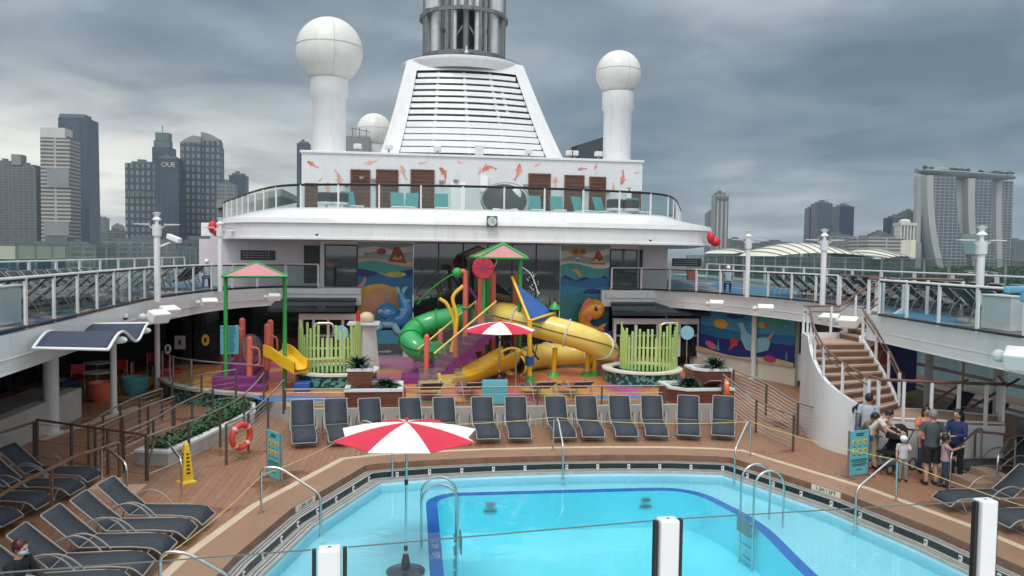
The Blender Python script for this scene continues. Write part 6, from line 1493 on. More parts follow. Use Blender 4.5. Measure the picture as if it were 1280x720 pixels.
for i, (px, py, l) in enumerate(((157, 396, 'small white camera on the left fascia above the awning'), (388, 294, None), (930, 377, 'small white camera on the right fascia above the mural'), (994, 383, 'small white camera on the right fascia near the stairs'), (813, 299, 'small camera under the lip of the upper deck at right'), (396, 292, 'small camera under the lip of the upper deck at left'))):
    if not l: continue
    a = G(px, py, 3.3) if py > 320 else V(px, py, 31.9); t = thing('camera', l, 'security camera', a); b = MB(); b.cyl((a.x, a.y, a.z-.02), .07, .10, 12); b.build('body', M['white2'], t, True); b = MB(); b.sph((a.x, a.y, a.z-.03), .065, 10, 8); b.build('dome', M['black'], t, True)
# clock on the upper fascia
a = V(615, 277, 31.72); t = thing('deck_clock', 'square green clock with white face on the upper deck edge', 'clock', a)
b = MB(); b.box(a, (.44, .10, .46)); b.build('case', mat('clock_green', (.05, .10, .08), .4), t, bevel=.01); b = MB(); b.lathe([(.01, .0), (.19, 0), (.19, .01), (.01, .01)], a+Vector((0, -.052, .01)), 24, M=Matrix.Rotation(PI/2, 3, 'X')); b.build('dial', mat('clock_face', (.50, .60, .54), .4), t)
b = MB(); c = a+Vector((0, -.07, .01)); b.beam(c, c+Vector((.10, 0, -.07)), .012, .03, up=(0, 1, 0)); b.beam(c, c+Vector((.05, 0, .15)), .012, .022, up=(0, 1, 0)); b.build('clock_hand', M['black'], t)
# cabinets on side decks
for c, l in (((-8.75, 17.6), 'white cabinet behind the left curved rail'), ((14.1, 16.7), 'white cabinet behind the right glass rail')):
    t = thing('cabinet', l, 'cabinet', (c[0], c[1], DZ)); b = MB(); b.box((c[0], c[1], DZ+.42), (.5, .95, .8)); b.build('body', M['wall'], t, bevel=.02); b = MB(); b.box((c[0], c[1], DZ+.84), (.56, 1.0, .04)); b.build('lid', M['white2'], t, bevel=.01)
# two upright dark loungers with blue towel at right
for i, (c, l) in enumerate((((15.0, 13.6), 'upright dark lounger with a blue towel at the right edge'), ((15.4, 12.8), 'upright dark lounger nearest the right edge of the deck'))):
    o = copy_tree(LS_); o.location = (c[0]-.3, c[1], DZ+.006); o.rotation_euler = (0, 0, R(120)); o['label'] = l; o['group'] = 'upright loungers at the right edge'
t = thing('towel', 'bright light blue towel hung over a lounger back at the right edge', 'towel', (14.2, 13.2, DZ+1)); a = V(1270, 362, 13.6); b = MB(); b.box(a, (.75, .12, .14), rz=.4); b.box(a+Vector((.3, .05, -.1)), (.35, .14, .3), rz=.4); b.build('folded_cloth', mat('blue_towel', (.14, .36, .52), .9, bump=.5, bscale=60), t, bevel=.04)
# blue parasol folded / red table on side decks
# ================================================================== narwhal mural on the right
a0, a1 = Vector((13.3, 35.5, 0)), Vector((15.6, 29.6, 0)); ux = (a1-a0); W_ = ux.length; ux.normalize()
t = thing('mural_wall', 'slanted wall with an undersea narwhal mural and cream base', 'wall', a0)
nr = ux.cross(Vector((0, 0, 1))).normalized()
b = MB(); b.plate([(0, 0), (W_, 0), (W_, 2.81), (0, 2.81)], a0+nr*-.02, ux, (0, 0, 1), -.2); b.build('wall', M['cream'], t)
mural(0, W_, 0, 2.0, 0, ['sea2', ('blue', wavy(.62, .03, .5, 1.2)), ('navy', wavy(.42, .03, 2, 1)), ('navy', [(0, .0), (.12, 0), (.12, 1), (0, 1)]), ('mid', [(.12, 1), (.12, .80), (.5, .84), (1, .78), (1, 1)]), ('teal', [(.62, 1), (.7, .8), (1, .76), (1, 1)]), ('gold', oval(.33, .72, .07, .11)), ('lime', oval(.72, .80, .06, .06)), ('red', oval(.76, .80, .02, .05)), ('navy', oval(.45, .92, .06, .05)), ('navy', [(.49, .92), (.56, .99), (.55, .88)]),
      ('aqua', [(.50, .78), (.55, .80), (.58, .62), (.66, .50), (.76, .55), (.80, .45), (.78, .28), (.68, .18), (.58, .22), (.53, .45), (.53, .62)]), ('peach', [(.76, .52), (.84, .72), (.79, .48)]), ('red', oval(.47, .35, .04, .10)), ('red', [(.44, .30), (.49, .30), (.42, .12)]), ('sand', wavy(.08, .05, 1, 1.3)), ('pink', oval(.24, .20, .05, .10, rot=.4)), ('mag', oval(.80, .10, .055, .08)), ('teal', [(.30, .1), (.33, .1), (.315, .4)]), ('teal', [(.93, .15), (.95, .15), (.94, .35)])],
      t, origin=a0+Vector((0, 0, .75)), ux=ux)
t = thing('storage_locker', 'white locker beside the narwhal mural', 'locker', (15.2, 29.0, 0)); a = G(988, 477, 0); b = MB(); b.box((a.x-.1, a.y-.6, .75), (.9, .5, 1.1), rz=-1.1); b.build('body', M['white'], t, bevel=.03); b = MB(); b.box((a.x-.1, a.y-.6, .1), (.8, .42, .18), rz=-1.1); b.build('plinth', M['dark'], t)
# red/blue mural under the landing
a0 = Vector((16.2, 26.5, 0)); t = thing('mural_wall', 'dark wall with orange and blue sea mural below the deck slab', 'wall', a0)
mural(0, 3.2, 0, 2.6, 0, ['navy', ('red', [(0, 0), (.5, .0), (.62, .55), (.48, .9), (.2, 1), (0, 1)]), ('peach', [(.3, .2), (.5, .15), (.65, .5), (.5, .45), (.58, .7), (.42, .6), (.38, .85), (.3, .5)]), ('lime', wavy(.1, .04, 0, 1)), ('mag', oval(.8, .3, .06, .08))], t, origin=a0+Vector((-.6, 0, .1)), ux=Vector((1, 0, 0)))
# ================================================================== curved staircase
t = thing('staircase', 'staircase with pink-brown treads turning right up to the side deck', 'staircase', (12.8, 19.4, 0))
ZL, ZM = 1.1, 2.72
OO = smooth_path([(11.90, 18.62, 0), (11.42, 19.7, 0), (11.55, 20.8, 0), (11.95, 21.85, 0)], 8); II = smooth_path([(13.50, 19.72, 0), (13.60, 20.4, 0), (13.62, 21.1, 0), (13.58, 21.75, 0)], 8)
def at_(P, f): return along(P, plen(P)*min(f, .9999))[0]
def put_tread(A4, z):
    b = MB(); b.fill([[(p.x, p.y) for p in A4]], z-.002); b.fill([[(p.x, p.y) for p in A4]], z-.05); b.wall([(p.x, p.y) for p in A4], z-.05, z-.002, True); tr = b.build('tread', M['tread'], t)
    b = MB(); b.wall([(A4[0].x, A4[0].y), (A4[1].x, A4[1].y)], z-.178, z-.05); b.build('riser', M['riser'], tr)
    n1_ = (A4[3]-A4[0]).normalized()*.05; n2_ = (A4[2]-A4[1]).normalized()*.05
    b = MB(); b.add([A4[0]+Vector((0, 0, z+.003)), A4[1]+Vector((0, 0, z+.003)), A4[1]+n2_+Vector((0, 0, z+.003)), A4[0]+n1_+Vector((0, 0, z+.003))], [(0, 1, 2, 3)]); b.build('nosing', M['cream'], tr)
nst = 9
for k in range(nst):
    f0, f1 = k/nst, (k+1)/nst; put_tread([at_(OO, f0), at_(II, f0), at_(II, f1), at_(OO, f1)], ZL+(ZM-ZL)*(k+1)/nst)
MPo = [(11.95, 21.85), (13.58, 21.75), (13.58, 22.95), (12.35, 22.95)]
b = MB(); b.prism(MPo, ZM-.10, ZM-.004); b.build('mid_landing', M['tread'], t)
for k in range(5):
    x0 = 13.58+.265*k; put_tread([Vector((x0, 21.78, 0)), Vector((x0, 22.93, 0)), Vector((x0+.265, 22.93, 0)), Vector((x0+.265, 21.78, 0))], ZM+(DZ-ZM)*(k+1)/5)
b = MB()
Pz = [Vector((p.x, p.y, ZL+(ZM-ZL)*i/(len(OO)-1))) for i, p in enumerate(OO)]+[Vector((12.15, 22.4, ZM)), Vector((12.37, 23.0, ZM))]
for d, fl in ((-.05, False), (.05, True)): b.wall(offset([(p.x, p.y) for p in Pz], d), [0.0]*len(Pz), [p.z+.18 for p in Pz], flip=fl)
b.ribbon([Vector((q[0], q[1], p.z+.18)) for q, p in zip(offset([(p.x, p.y) for p in Pz], -.05), Pz)], [Vector((q[0], q[1], p.z+.18)) for q, p in zip(offset([(p.x, p.y) for p in Pz], .05), Pz)]); b.build('outer_stringer', M['white'], t)
Iz = [Vector((p.x, p.y, ZL+(ZM-ZL)*i/(len(II)-1))) for i, p in enumerate(II)]+[Vector((14.9, 21.75, DZ))]
b = MB()
for d, fl in ((-.045, False), (.045, True)): b.wall(offset([(p.x, p.y) for p in Iz], d), [max(0, p.z-.30) for p in Iz], [p.z+.18 for p in Iz], flip=fl)
b.ribbon([Vector((q[0], q[1], p.z+.18)) for q, p in zip(offset([(p.x, p.y) for p in Iz], -.045), Iz)], [Vector((q[0], q[1], p.z+.18)) for q, p in zip(offset([(p.x, p.y) for p in Iz], .045), Iz)]); b.build('inner_stringer', M['white'], t)
Bk = [Vector((12.37, 23.0, ZM)), Vector((13.58, 23.0, ZM)), Vector((14.9, 23.0, DZ))]
b = MB(); b.wall([(p.x, p.y) for p in Bk], [p.z-.3 for p in Bk], [p.z+.18 for p in Bk]); b.build('back_stringer', M['white'], t)
for P in (Pz, Iz, Bk):
    for hh, rr_ in ((1.02, .032), (.84, .02)):
        b = MB(); b.tube([p+Vector((0, 0, hh)) for p in P], rr_, 8); b.build('handrail', M['woodrail'], t, True)
    T_ = plen(P); n = max(2, round(T_/.85))
    for i in range(n+1): p, d = along(P, min(T_*i/n, T_-1e-3)); b = MB(); b.box(p+Vector((0, 0, .55)), (.06, .06, .94), rz=math.atan2(d.y, d.x)); b.build('baluster', M['white'], t)
# landing
lp_ = [(11.95, 18.2), (13.2, 17.75), (14.75, 17.35), (15.6, 18.6), (14.5, 19.4), (13.4, 19.75), (12.0, 18.95)]
b = MB(); b.fill([lp_], ZL+.0); ld = b.build('landing', M['tread'], t); b = MB(); b.wall(lp_, 0, ZL-.01, True); b.wall(offset(lp_, -.03, True), ZL-.14, ZL+.03, True); b.build('landing_wall', M['white'], ld)
lr_ = [lp_[6], lp_[0], lp_[1], lp_[2], lp_[3]]; P = [Vector((*p, ZL)) for p in lr_]
b = MB(); b.tube([p+Vector((0, 0, 1.08)) for p in P], .04, 8); b.build('handrail', M['woodrail'], ld, True); b = MB(); b.tube([p+Vector((0, 0, .1)) for p in P], .03, 6); b.build('bottom_rail', M['white'], ld, True)
T_ = plen(P)
for i in range(9): p, d = along(P, min(T_*i/8, T_-1e-3)); b = MB(); b.box(p+Vector((0, 0, .53)), (.07, .07, 1.06), rz=math.atan2(d.y, d.x)); b.build('baluster', M['white'], ld)
# flight from the landing down to the pool deck at the back right
b = MB()
for k in range(6): b.bx(14.7, 16.2, 18.6+.27*k, 18.87+.27*k, 0, ZL-.18*(k+1)+.0 if ZL-.18*(k+1) > .02 else .02)
b.build('lower_steps', M['tread'], ld)
for y in (18.6,):
    for x in (14.7, 16.2):
        b = MB(); b.tube([(x, 18.6, ZL+1.0), (x, 20.3, 1.0)], .035, 8); b.build('lower_handrail', M['woodrail'], ld, True)
# brown rails at the stair head on the side deck
t = thing('stair_head_rail', 'brown handrails and white posts around the stair head on the deck', 'railing', (14, 22, DZ))
for P in ([(13.62, 20.8), (13.68, 21.6)], [(14.9, 23.1), (14.88, 25.2)], [(14.95, 21.7), (15.6, 21.6), (16.3, 21.0)], ):
    Q = [Vector((*p, DZ)) for p in P]; b = MB(); b.tube([q+Vector((0, 0, 1.08)) for q in Q], .035, 8); b.build('handrail', M['woodrail'], t, True)
    for q in Q: b = MB(); b.box(q+Vector((0, 0, .52)), (.07, .07, 1.04)); b.build('post', M['white'], t)
# ================================================================== near balustrade and its deck
b = MB(); b.bx(-6.9, 13.0, -6, 2.05, 3.2, 3.42); struct(b.build('viewing_deck', M['white']))
t = thing('near_balustrade', 'clear glass balustrade with square white posts nearest the viewer', 'railing', (0, 2.2, 3.42))
NZ = 4.45; np_ = [G(412, 684, NZ), G(835, 648, NZ), G(1232, 624, NZ)]
dirn = (np_[2]-np_[0]).normalized(); a_ = math.atan2(dirn.y, dirn.x)
ends = [np_[0]-dirn*1.35]+np_+[np_[2]+dirn*1.1]
for p in np_:
    b = MB(); b.box((p.x, p.y, (3.42+NZ)/2), (.064, .05, NZ-3.42), rz=a_-.05); po_ = b.build('post', M['white'], t, bevel=.006)
    b = MB(); b.cyl((p.x, p.y, NZ-.0005), .006, .002, 10); b.build('cap_screw', M['steel'], po_)
    for s in (-1, 1): b = MB(); q = Vector((p.x, p.y, (3.42+NZ)/2-.004))+dirn*s*.043; b.box(q, (.012, .018, NZ-3.42), rz=a_); b.build('gasket', M['black'], t)
for i in range(4):
    A_, B__ = ends[i]+dirn*(.052 if i else 0), ends[i+1]-dirn*(.052 if i < 3 else 0)
    b = MB(); b.wall([(A_.x, A_.y), (B__.x, B__.y)], 3.45, NZ-.004); g_ = b.build('glass_panel', M['nearglass'], t)
    b = MB(); b.tube([Vector((A_.x, A_.y, NZ-.004)), Vector((B__.x, B__.y, NZ-.004))], .0022, 6); b.build('glass_edge', mat('glass_edge_green', (.10, .12, .12), .3), g_)
# ================================================================== people
def skinmat(n, c): return mat(n, c, .5, var=.05)
SK1, SK2 = skinmat('skin_light', (.52, .31, .22)), skinmat('skin_tan', (.40, .22, .145))
M['hairb'] = mat('black_hair', (.012, .010, .009), .45, var=.3, scale=30); M['hairg'] = mat('grey_hair', (.22, .21, .20), .6, var=.3, scale=30)
def cm(n, c): return mat(n, c, .85, var=.1, scale=6, bump=.3, bscale=60)
CL = {k: cm('cloth_'+k, c) for k, c in dict(slate=(.06, .08, .085), black=(.012, .012, .015), palegrey=(.40, .43, .48), cream=(.62, .54, .45), blue=(.06, .16, .42), olive=(.13, .13, .10), navy=(.02, .04, .13), orange=(.60, .22, .12), pink=(.42, .27, .29), denim=(.03, .05, .10), lav=(.52, .50, .55), grey=(.22, .23, .24), khaki=(.35, .30, .22), purple=(.10, .05, .14)).items()}
BASE = dict(pelvis=(0, 0, .93), waist=(0, 0, 1.06), chest=(0, 0, 1.28), neck=(0, .005, 1.45), head=(0, -.01, 1.60),
            shL=(.175, 0, 1.39), elL=(.225, .02, 1.12), wrL=(.235, -.06, .88), shR=(-.175, 0, 1.39), elR=(-.225, .02, 1.12), wrR=(-.235, -.06, .88),
            hipL=(.09, 0, .90), knL=(.10, -.01, .49), anL=(.105, .02, .08), toL=(.12, -.15, .035), hipR=(-.09, 0, .90), knR=(-.10, -.01, .49), anR=(-.105, .02, .08), toR=(-.12, -.15, .035))
def person(lab, loc, rz, h, pose, top, bottom, hair='short', hairm='hairb', skin=SK1, sleeve=.5, legs='long', child=False, cap=None, mask=False, shoe='black', skirt=False, z=0.0):
    t = thing('person', lab, 'person', (loc[0], loc[1], z), rz)
    J = {k: Vector(v) for k, v in BASE.items()}; J.update({k: Vector(v) for k, v in pose.items()})
    s = h/1.70; hs = s*(1.25 if child else 1.0)
    J = {k: v*s for k, v in J.items()}
    def lnk(o): o.parent = t; return o
    # body: one skinned surface
    V_, E_, R_ = [], [], []
    def av(p, r): V_.append(p); R_.append(r); return len(V_)-1
    ix = {}
    rad = dict(pelvis=.115, waist=.10, chest=.115, neck=.05, head=.07, shL=.06, elL=.042, wrL=.028, shR=.06, elR=.042, wrR=.028, hipL=.085, knL=.058, anL=.038, toL=.032, hipR=.085, knR=.058, anR=.038, toR=.032)
    for k in J: ix[k] = av(J[k], rad[k]*s*(1.1 if child else 1))
    for a, b_ in (('pelvis', 'waist'), ('waist', 'chest'), ('chest', 'neck'), ('neck', 'head'), ('chest', 'shL'), ('shL', 'elL'), ('elL', 'wrL'), ('chest', 'shR'), ('shR', 'elR'), ('elR', 'wrR'), ('pelvis', 'hipL'), ('hipL', 'knL'), ('knL', 'anL'), ('anL', 'toL'), ('pelvis', 'hipR'), ('hipR', 'knR'), ('knR', 'anR'), ('anR', 'toR')):
        E_.append((ix[a], ix[b_]))
    me = bpy.data.meshes.new('sk'); me.from_pydata([tuple(v) for v in V_], E_, []); o = bpy.data.objects.new('sk', me); COL.objects.link(o)
    md = o.modifiers.new('s', 'SKIN'); md.use_smooth_shade = True
    for i, sv in enumerate(me.skin_vertices[0].data): sv.radius = (R_[i], R_[i]); sv.use_root = (i == ix['pelvis'])
    sb = o.modifiers.new('u', 'SUBSURF'); sb.levels = sb.render_levels = 1
    dg = bpy.context.evaluated_depsgraph_get(); m2 = bpy.data.meshes.new_from_object(o.evaluated_get(dg)); bpy.data.objects.remove(o); bpy.data.meshes.remove(me)
    b = MB(); b.v = [v.co.copy() for v in m2.vertices]; b.f = [list(p.vertices) for p in m2.polygons]; b.m = [0]*len(b.f); bpy.data.meshes.remove(m2)
    H = J['head']; up = (J['head']-J['neck']).normalized(); fw = Vector((0, -1, 0)); fw = (fw-up*fw.dot(up)).normalized(); sx = up.cross(fw).normalized()*-1
    if 'look' in pose: pass
    HM = Matrix((sx, -fw, up)).transposed()
    b.sph(H, .105*hs, 18, 14, (.80, .93, 1.12), HM)                               # skull and jaw
    b.sph(H+fw*.100*hs-up*.012*hs, .017*hs, 8, 6, (.8, 1, 1.3), HM)               # nose
    for q in (-1, 1): b.sph(H+sx*q*.084*hs-up*.005*hs, .022*hs, 8, 6, (.4, .8, 1.2), HM)
    for sd in ('L', 'R'):                                                          # hands: palm, four fingers, thumb
        w = J['wr'+sd]; d = (w-J['el'+sd]).normalized(); side = d.cross(Vector((0, 1, 0))); side = side.normalized() if side.length > .1 else Vector((1, 0, 0)); nrm = d.cross(side).normalized()
        Mh = Matrix((side, nrm, d)).transposed(); b.sph(w+d*.05*s, .05*s, 10, 8, (.42, .75, 1.0), Mh)
        for f in range(4):
            r0 = w+d*.085*s+nrm*(f-1.5)*.020*s; ln = (.068, .078, .074, .058)[f]*s; b.tube([r0-d*.02*s, r0+d*ln*.5, r0+d*ln*.9+side*.022*s], [.0095*s, .009*s, .007*s], 6)
        b.tube([w+d*.03*s-nrm*.03*s, w+d*.06*s-nrm*.055*s, w+d*.095*s-nrm*.055*s], [.012*s, .0105*s, .008*s], 6)
    lnk(b.build('body', skin, None, True))
    q = MB()
    for e_ in (-1, 1): q.sph(H+fw*.092*hs+sx*e_*.036*hs+up*.012*hs, .011*hs, 8, 6)
    lnk(q.build('eyes', M['black'], None, True))
    if not mask: q = MB(); q.box(H+fw*.093*hs-up*.055*hs, (.045*hs, .01*hs, .009*hs), M=HM); lnk(q.build('lips', CL['pink'], None))
    else: q = MB(); q.sph(H+fw*.035*hs-up*.04*hs, .083*hs, 14, 8, (.88, .95, .72), HM); lnk(q.build('face_mask', CL['mask'], None, True))
    # hair
    q = MB()
    if hair != 'bald': q.sph(H+up*.022*hs-fw*.018*hs, .113*hs, 18, 12, (.86, .93, 1.02), HM)
    if hair == 'long': q.tube(smooth_path([H-fw*.07*hs+up*.05*hs, H-fw*.10*hs-up*.07*hs, H-fw*.10*hs-up*.20*hs, H-fw*.08*hs-up*.30*hs], 3), [.07*hs, .09*hs, .095*hs, .095*hs, .092*hs, .09*hs, .085*hs, .075*hs, .06*hs, .04*hs][:10], 10)
    if hair == 'pony': q.tube(smooth_path([H-fw*.09*hs+up*.03*hs, H-fw*.16*hs-up*.02*hs, H-fw*.15*hs-up*.16*hs], 4), [.03*hs, .035*hs, .038*hs, .038*hs, .036*hs, .033*hs, .028*hs, .02*hs, .01*hs], 8)
    if cap is None or hair in ('long', 'pony'): lnk(q.build('hair', M[hairm], None, True))
    if cap:
        q = MB(); q.sph(H+up*.04*hs, .122*hs, 18, 12, (.9, .98, .85), HM); lnk(q.build('cap', cap[0], None, True))
        q = MB(); q.sph(H+up*.05*hs+fw*.12*hs, .085*hs, 14, 6, (.95, 1, .16), HM); lnk(q.build('cap_peak', cap[1], None, True))
    # shirt
    def loft(secs, n=18, cap_=True):
        m = MB(); rings = []
        for c, a, d in secs: rings.append([Vector(c)+Vector((a*math.cos(2*PI*k/n), d*math.sin(2*PI*k/n), 0)) for k in range(n)])
        vs = [p for r in rings for p in r]; fs_ = []
        for i in range(len(rings)-1):
            for k in range(n): fs_.append((i*n+k, i*n+(k+1) % n, (i+1)*n+(k+1) % n, (i+1)*n+k))
        if cap_: fs_.append(tuple(range((len(rings)-1)*n, len(rings)*n)))
        return m.add(vs, fs_)
    P, Wt, Ch, Nk = J['pelvis'], J['waist'], J['chest'], J['neck']; c_ = 1.08 if child else 1.0
    sm = loft([(P-Vector((0, 0, .04*s)), .165*s*c_, .125*s*c_), (P+(Wt-P)*.5, .16*s*c_, .122*s*c_), (Wt, .152*s, .118*s*c_), (Wt+(Ch-Wt)*.55, .168*s, .122*s), (Ch+Vector((0, 0, .03*s)), .180*s, .122*s), (Ch+(Nk-Ch)*.68, .165*s, .095*s), (Nk-Vector((0, 0, .01*s)), .07*s, .065*s)])
    for sd in ('L', 'R'):
        a, e_, w = J['sh'+sd], J['el'+sd], J['wr'+sd]
        if sleeve <= .6: pts = [a+(Ch-a)*.25+Vector((0, 0, .02*s)), a, a+(e_-a)*(sleeve+.15)]; rr_ = [.075*s, .072*s, .064*s]
        else: pts = [a+(Ch-a)*.25+Vector((0, 0, .02*s)), a, e_, e_+(w-e_)*.9]; rr_ = [.075*s, .070*s, .055*s, .042*s]
        sm.tube(pts, rr_, 12)
    lnk(sm.build('shirt', top, None, True))
    # trousers or skirt
    pm_ = MB(); lm = loft([(P+Vector((0, 0, .06*s)), .152*s*c_, .118*s*c_), (P-Vector((0, 0, .02*s)), .162*s*c_, .123*s*c_), (P-Vector((0, 0, .10*s)), .150*s*c_, .115*s*c_)]); pm_.v, pm_.f, pm_.m = lm.v, lm.f, lm.m
    for sd in ('L', 'R'):
        hp_, k_, a = J['hip'+sd], J['kn'+sd], J['an'+sd]
        if legs == 'long': pm_.tube([hp_, hp_+(k_-hp_)*.5, k_, k_+(a-k_)*.5, k_+(a-k_)*.94], [.098*s, .088*s, .070*s, .062*s, .055*s], 14)
        else: pm_.tube([hp_, hp_+(k_-hp_)*.5, hp_+(k_-hp_)*.95], [.100*s, .100*s, .098*s], 14)
    lnk(pm_.build('trousers' if legs == 'long' else 'shorts', bottom, None, True))
    for sd in ('L', 'R'):
        a, to = J['an'+sd], J['to'+sd]; d = to-a; d.z = 0; q = MB(); q.sph(Vector(((a.x+to.x)/2, (a.y+to.y)/2, max(.0, min(a.z, to.z)-.03*s)+.042*s)), .145*s, 12, 8, (.36, 1, .30), Matrix.Rotation(math.atan2(d.y, d.x)+PI/2, 3, 'Z')); lnk(q.build('shoe', CL[shoe] if shoe in CL else M[shoe], None, True))
    return t
CL['mask'] = cm('mask_blue', (.40, .60, .66))
hold = dict(elL=(.24, -.06, 1.14), wrL=(.12, -.28, 1.12), elR=(-.24, -.06, 1.14), wrR=(-.12, -.28, 1.12))
g_ = G(1163, 606, 0); person('man in slate polo shirt and black shorts with grey hair, back turned', (g_.x, g_.y), R(170), 1.76, dict(elL=(.27, -.02, 1.12), wrL=(.20, -.16, .92), elR=(-.27, .03, 1.13), wrR=(-.25, -.06, .90)), CL['slate'], CL['black'], 'short', 'hairg', SK1, .45, 'short')
g_ = G(1193, 601, 0); person('woman in navy top and dark trousers with long dark hair, facing left', (g_.x+.1, g_.y+.1), R(-70), 1.68, hold, CL['navy'], CL['black'], 'long', 'hairb', SK1, .9, 'long')
person('woman in orange top with long dark hair behind the slate-shirted man', (g_.x-.25, g_.y+.75), R(-20), 1.62, hold, CL['orange'], CL['denim'], 'long', 'hairb', SK2, .5, 'long')
g_ = G(1180, 610, 0); person('small girl in pink top and dark leggings reaching for the handrail', (g_.x, g_.y), R(60), 1.22, dict(elR=(-.26, -.16, 1.30), wrR=(-.20, -.42, 1.42), elL=(.22, -.05, 1.14), wrL=(.15, -.22, 1.02), anL=(.12, .12, .08), toL=(.12, -.04, .035), anR=(-.10, -.10, .08), toR=(-.10, -.26, .035)), CL['pink'], CL['denim'], 'pony', 'hairb', SK2, .4, 'long', True)
g_ = G(1128, 601, 0); person('toddler in lavender shirt with a blue and white cap', (g_.x, g_.y), R(-30), 1.05, dict(elL=(.25, -.10, 1.20), wrL=(.18, -.3, 1.28)), CL['lav'], CL['grey'], 'short', 'hairb', SK1, .6, 'long', True, (M['white2'], mat('cap_blue', (.12, .40, .66), .7)))
g_ = G(1087, 592, 0); person('boy in dark blue shirt and grey shorts behind the rules board', (g_.x, g_.y+.2), R(160), 1.08, {}, CL['navy'], CL['grey'], 'short', 'hairb', SK2, .5, 'short', True)
g_ = G(1070, 572, 0); person('girl in bright blue dress with a ponytail holding something white', (g_.x, g_.y-.1), R(75), 1.42, hold, CL['blue'], CL['blue'], 'pony', 'hairb', SK1, .35, 'short', True)
g_ = G(1088, 578, 0); person('tall man in pale grey shirt standing at the stair foot, seen from behind', (g_.x-.1, g_.y), R(140), 1.78, {}, CL['palegrey'], CL['denim'], 'short', 'hairb', SK2, .5, 'long')
lean = dict(pelvis=(0, .18, .90), waist=(0, .12, 1.03), chest=(0, -.06, 1.20), neck=(0, -.20, 1.33), head=(0, -.27, 1.45), shL=(.17, -.12, 1.27), shR=(-.17, -.12, 1.27), elL=(.23, -.30, 1.10), wrL=(.18, -.50, 1.02), elR=(-.23, -.30, 1.10), wrR=(-.18, -.50, 1.02), hipL=(.09, .17, .87), hipR=(-.09, .17, .87), knL=(.1, .08, .48), knR=(-.1, .08, .48))
g_ = G(1106, 588, 0); person('woman in cream blouse leaning over the pushchair', (g_.x-.1, g_.y+.2), R(40), 1.66, lean, CL['cream'], CL['khaki'], 'short', 'hairb', SK1, .5, 'long')
sit = dict(pelvis=(0, .10, .52), waist=(0, .08, .65), chest=(0, .0, .87), neck=(0, -.03, 1.04), head=(0, -.06, 1.19), shL=(.175, -.01, .98), shR=(-.175, -.01, .98), elL=(.24, -.12, .74), wrL=(.13, -.34, .70), elR=(-.24, -.12, .74), wrR=(-.13, -.34, .70), hipL=(.09, .08, .50), hipR=(-.09, .08, .50), knL=(.13, -.34, .50), knR=(-.13, -.34, .50), anL=(.13, -.34, .08), toL=(.14, -.50, .035), anR=(-.13, -.34, .08), toR=(-.14, -.50, .035))
crouch = {k: v for k, v in sit.items()}
g_ = G(1096, 585, 0); person('dark-haired boy in olive shirt bending beside the pushchair', (g_.x-.05, g_.y+.4), R(20), 1.45, lean, CL['olive'], CL['khaki'], 'short', 'hairb', SK2, .5, 'short', True)
person('person in black jacket with a pale blue face mask at the lower left', (-5.38, 11.2), R(75), 1.64, sit, CL['black'], CL['black'], 'short', 'hairr', SK1, .95, 'long', mask=True) if M.setdefault('hairr', mat('dark_red_hair', (.05, .012, .012), .4, var=.4, scale=20)) else 0
person('person in pale blue shirt and white cap sitting on the far right side deck', (14.6, 34.2), R(160), 1.6, sit, CL['palegrey'], CL['navy'], 'short', 'hairb', SK1, .6, 'long', cap=(M['white2'], M['white2']), z=DZ)
person('person in pale top and white cap sitting on the far left side deck', (-8.8, 34.6), R(200), 1.6, sit, CL['palegrey'], CL['navy'], 'short', 'hairb', SK1, .6, 'long', cap=(M['white2'], M['white2']), z=DZ)
# pushchair
g_ = G(1118, 588, 0); t = thing('pushchair', 'black pushchair with open hood among the group of people', 'pushchair', (g_.x, g_.y+.1, 0), R(-70))
def Bp(nm, m_, mb, sm=True, par=None): o = mb.build(nm, m_, None, sm); o.parent = par or t; return o
for s in (-1, 1):
    q = MB(); q.tube([(s*.24, .45, 1.0), (s*.24, .15, .62), (s*.24, -.45, .12)], .016, 8); Bp('side_tube', M['dark'], q); q = MB(); q.tube([(s*.24, -.05, .48), (s*.26, .42, .12)], .016, 8); Bp('rear_strut', M['dark'], q)
    for y, r_ in ((-.45, .10), (.42, .14)):
        q = MB(); q.tube([(s*.27, y+r_*math.cos(a), r_+.015+r_*math.sin(a)) for a in [2*PI*k/20 for k in range(20)]], .018, 8, True); w = Bp('wheel', M['black'], q); q = MB(); q.lathe([(.01, -.012), (r_*.8, -.008), (r_*.8, .008), (.01, .012)], (s*.27, y, r_+.015), 16, M=Matrix.Rotation(PI/2, 3, 'Y')); Bp('hub', M['grey'], q, True, w)
q = MB(); q.tube([(-.24, .45, 1.0), (.24, .45, 1.0)], .022, 8); Bp('push_handle', M['black'], q)
q = MB(); q.box((0, -.12, .45), (.42, .42, .06)); q.box((0, .15, .68), (.42, .07, .55), M=Matrix.Rotation(R(-22), 3, 'X')); Bp('seat', CL['black'], q, False)
q = MB(); rows = []
for k in range(9):
    a = PI*.05+PI*.55*k/8; c = Vector((0, .22, .72)); rows.append([c+Vector((.24*math.cos(b_), -.40*math.cos(a)*math.sin(b_)*1.0+.0, .40*math.sin(a)*math.sin(b_)+.02)) for b_ in [PI*j/10 for j in range(11)]])
for r0, r1 in zip(rows[:-1], rows[1:]): q.ribbon(r0, r1)
o = Bp('hood', CL['black'], q); o.modifiers.new('w', 'SOLIDIFY').thickness = .012
q = MB(); q.box((0, .05, .26), (.36, .40, .16)); Bp('basket', CL['grey'], q, False); q = MB(); q.box((-.05, .35, .85), (.3, .16, .22)); Bp('hanging_bag', CL['palegrey'], q, False)
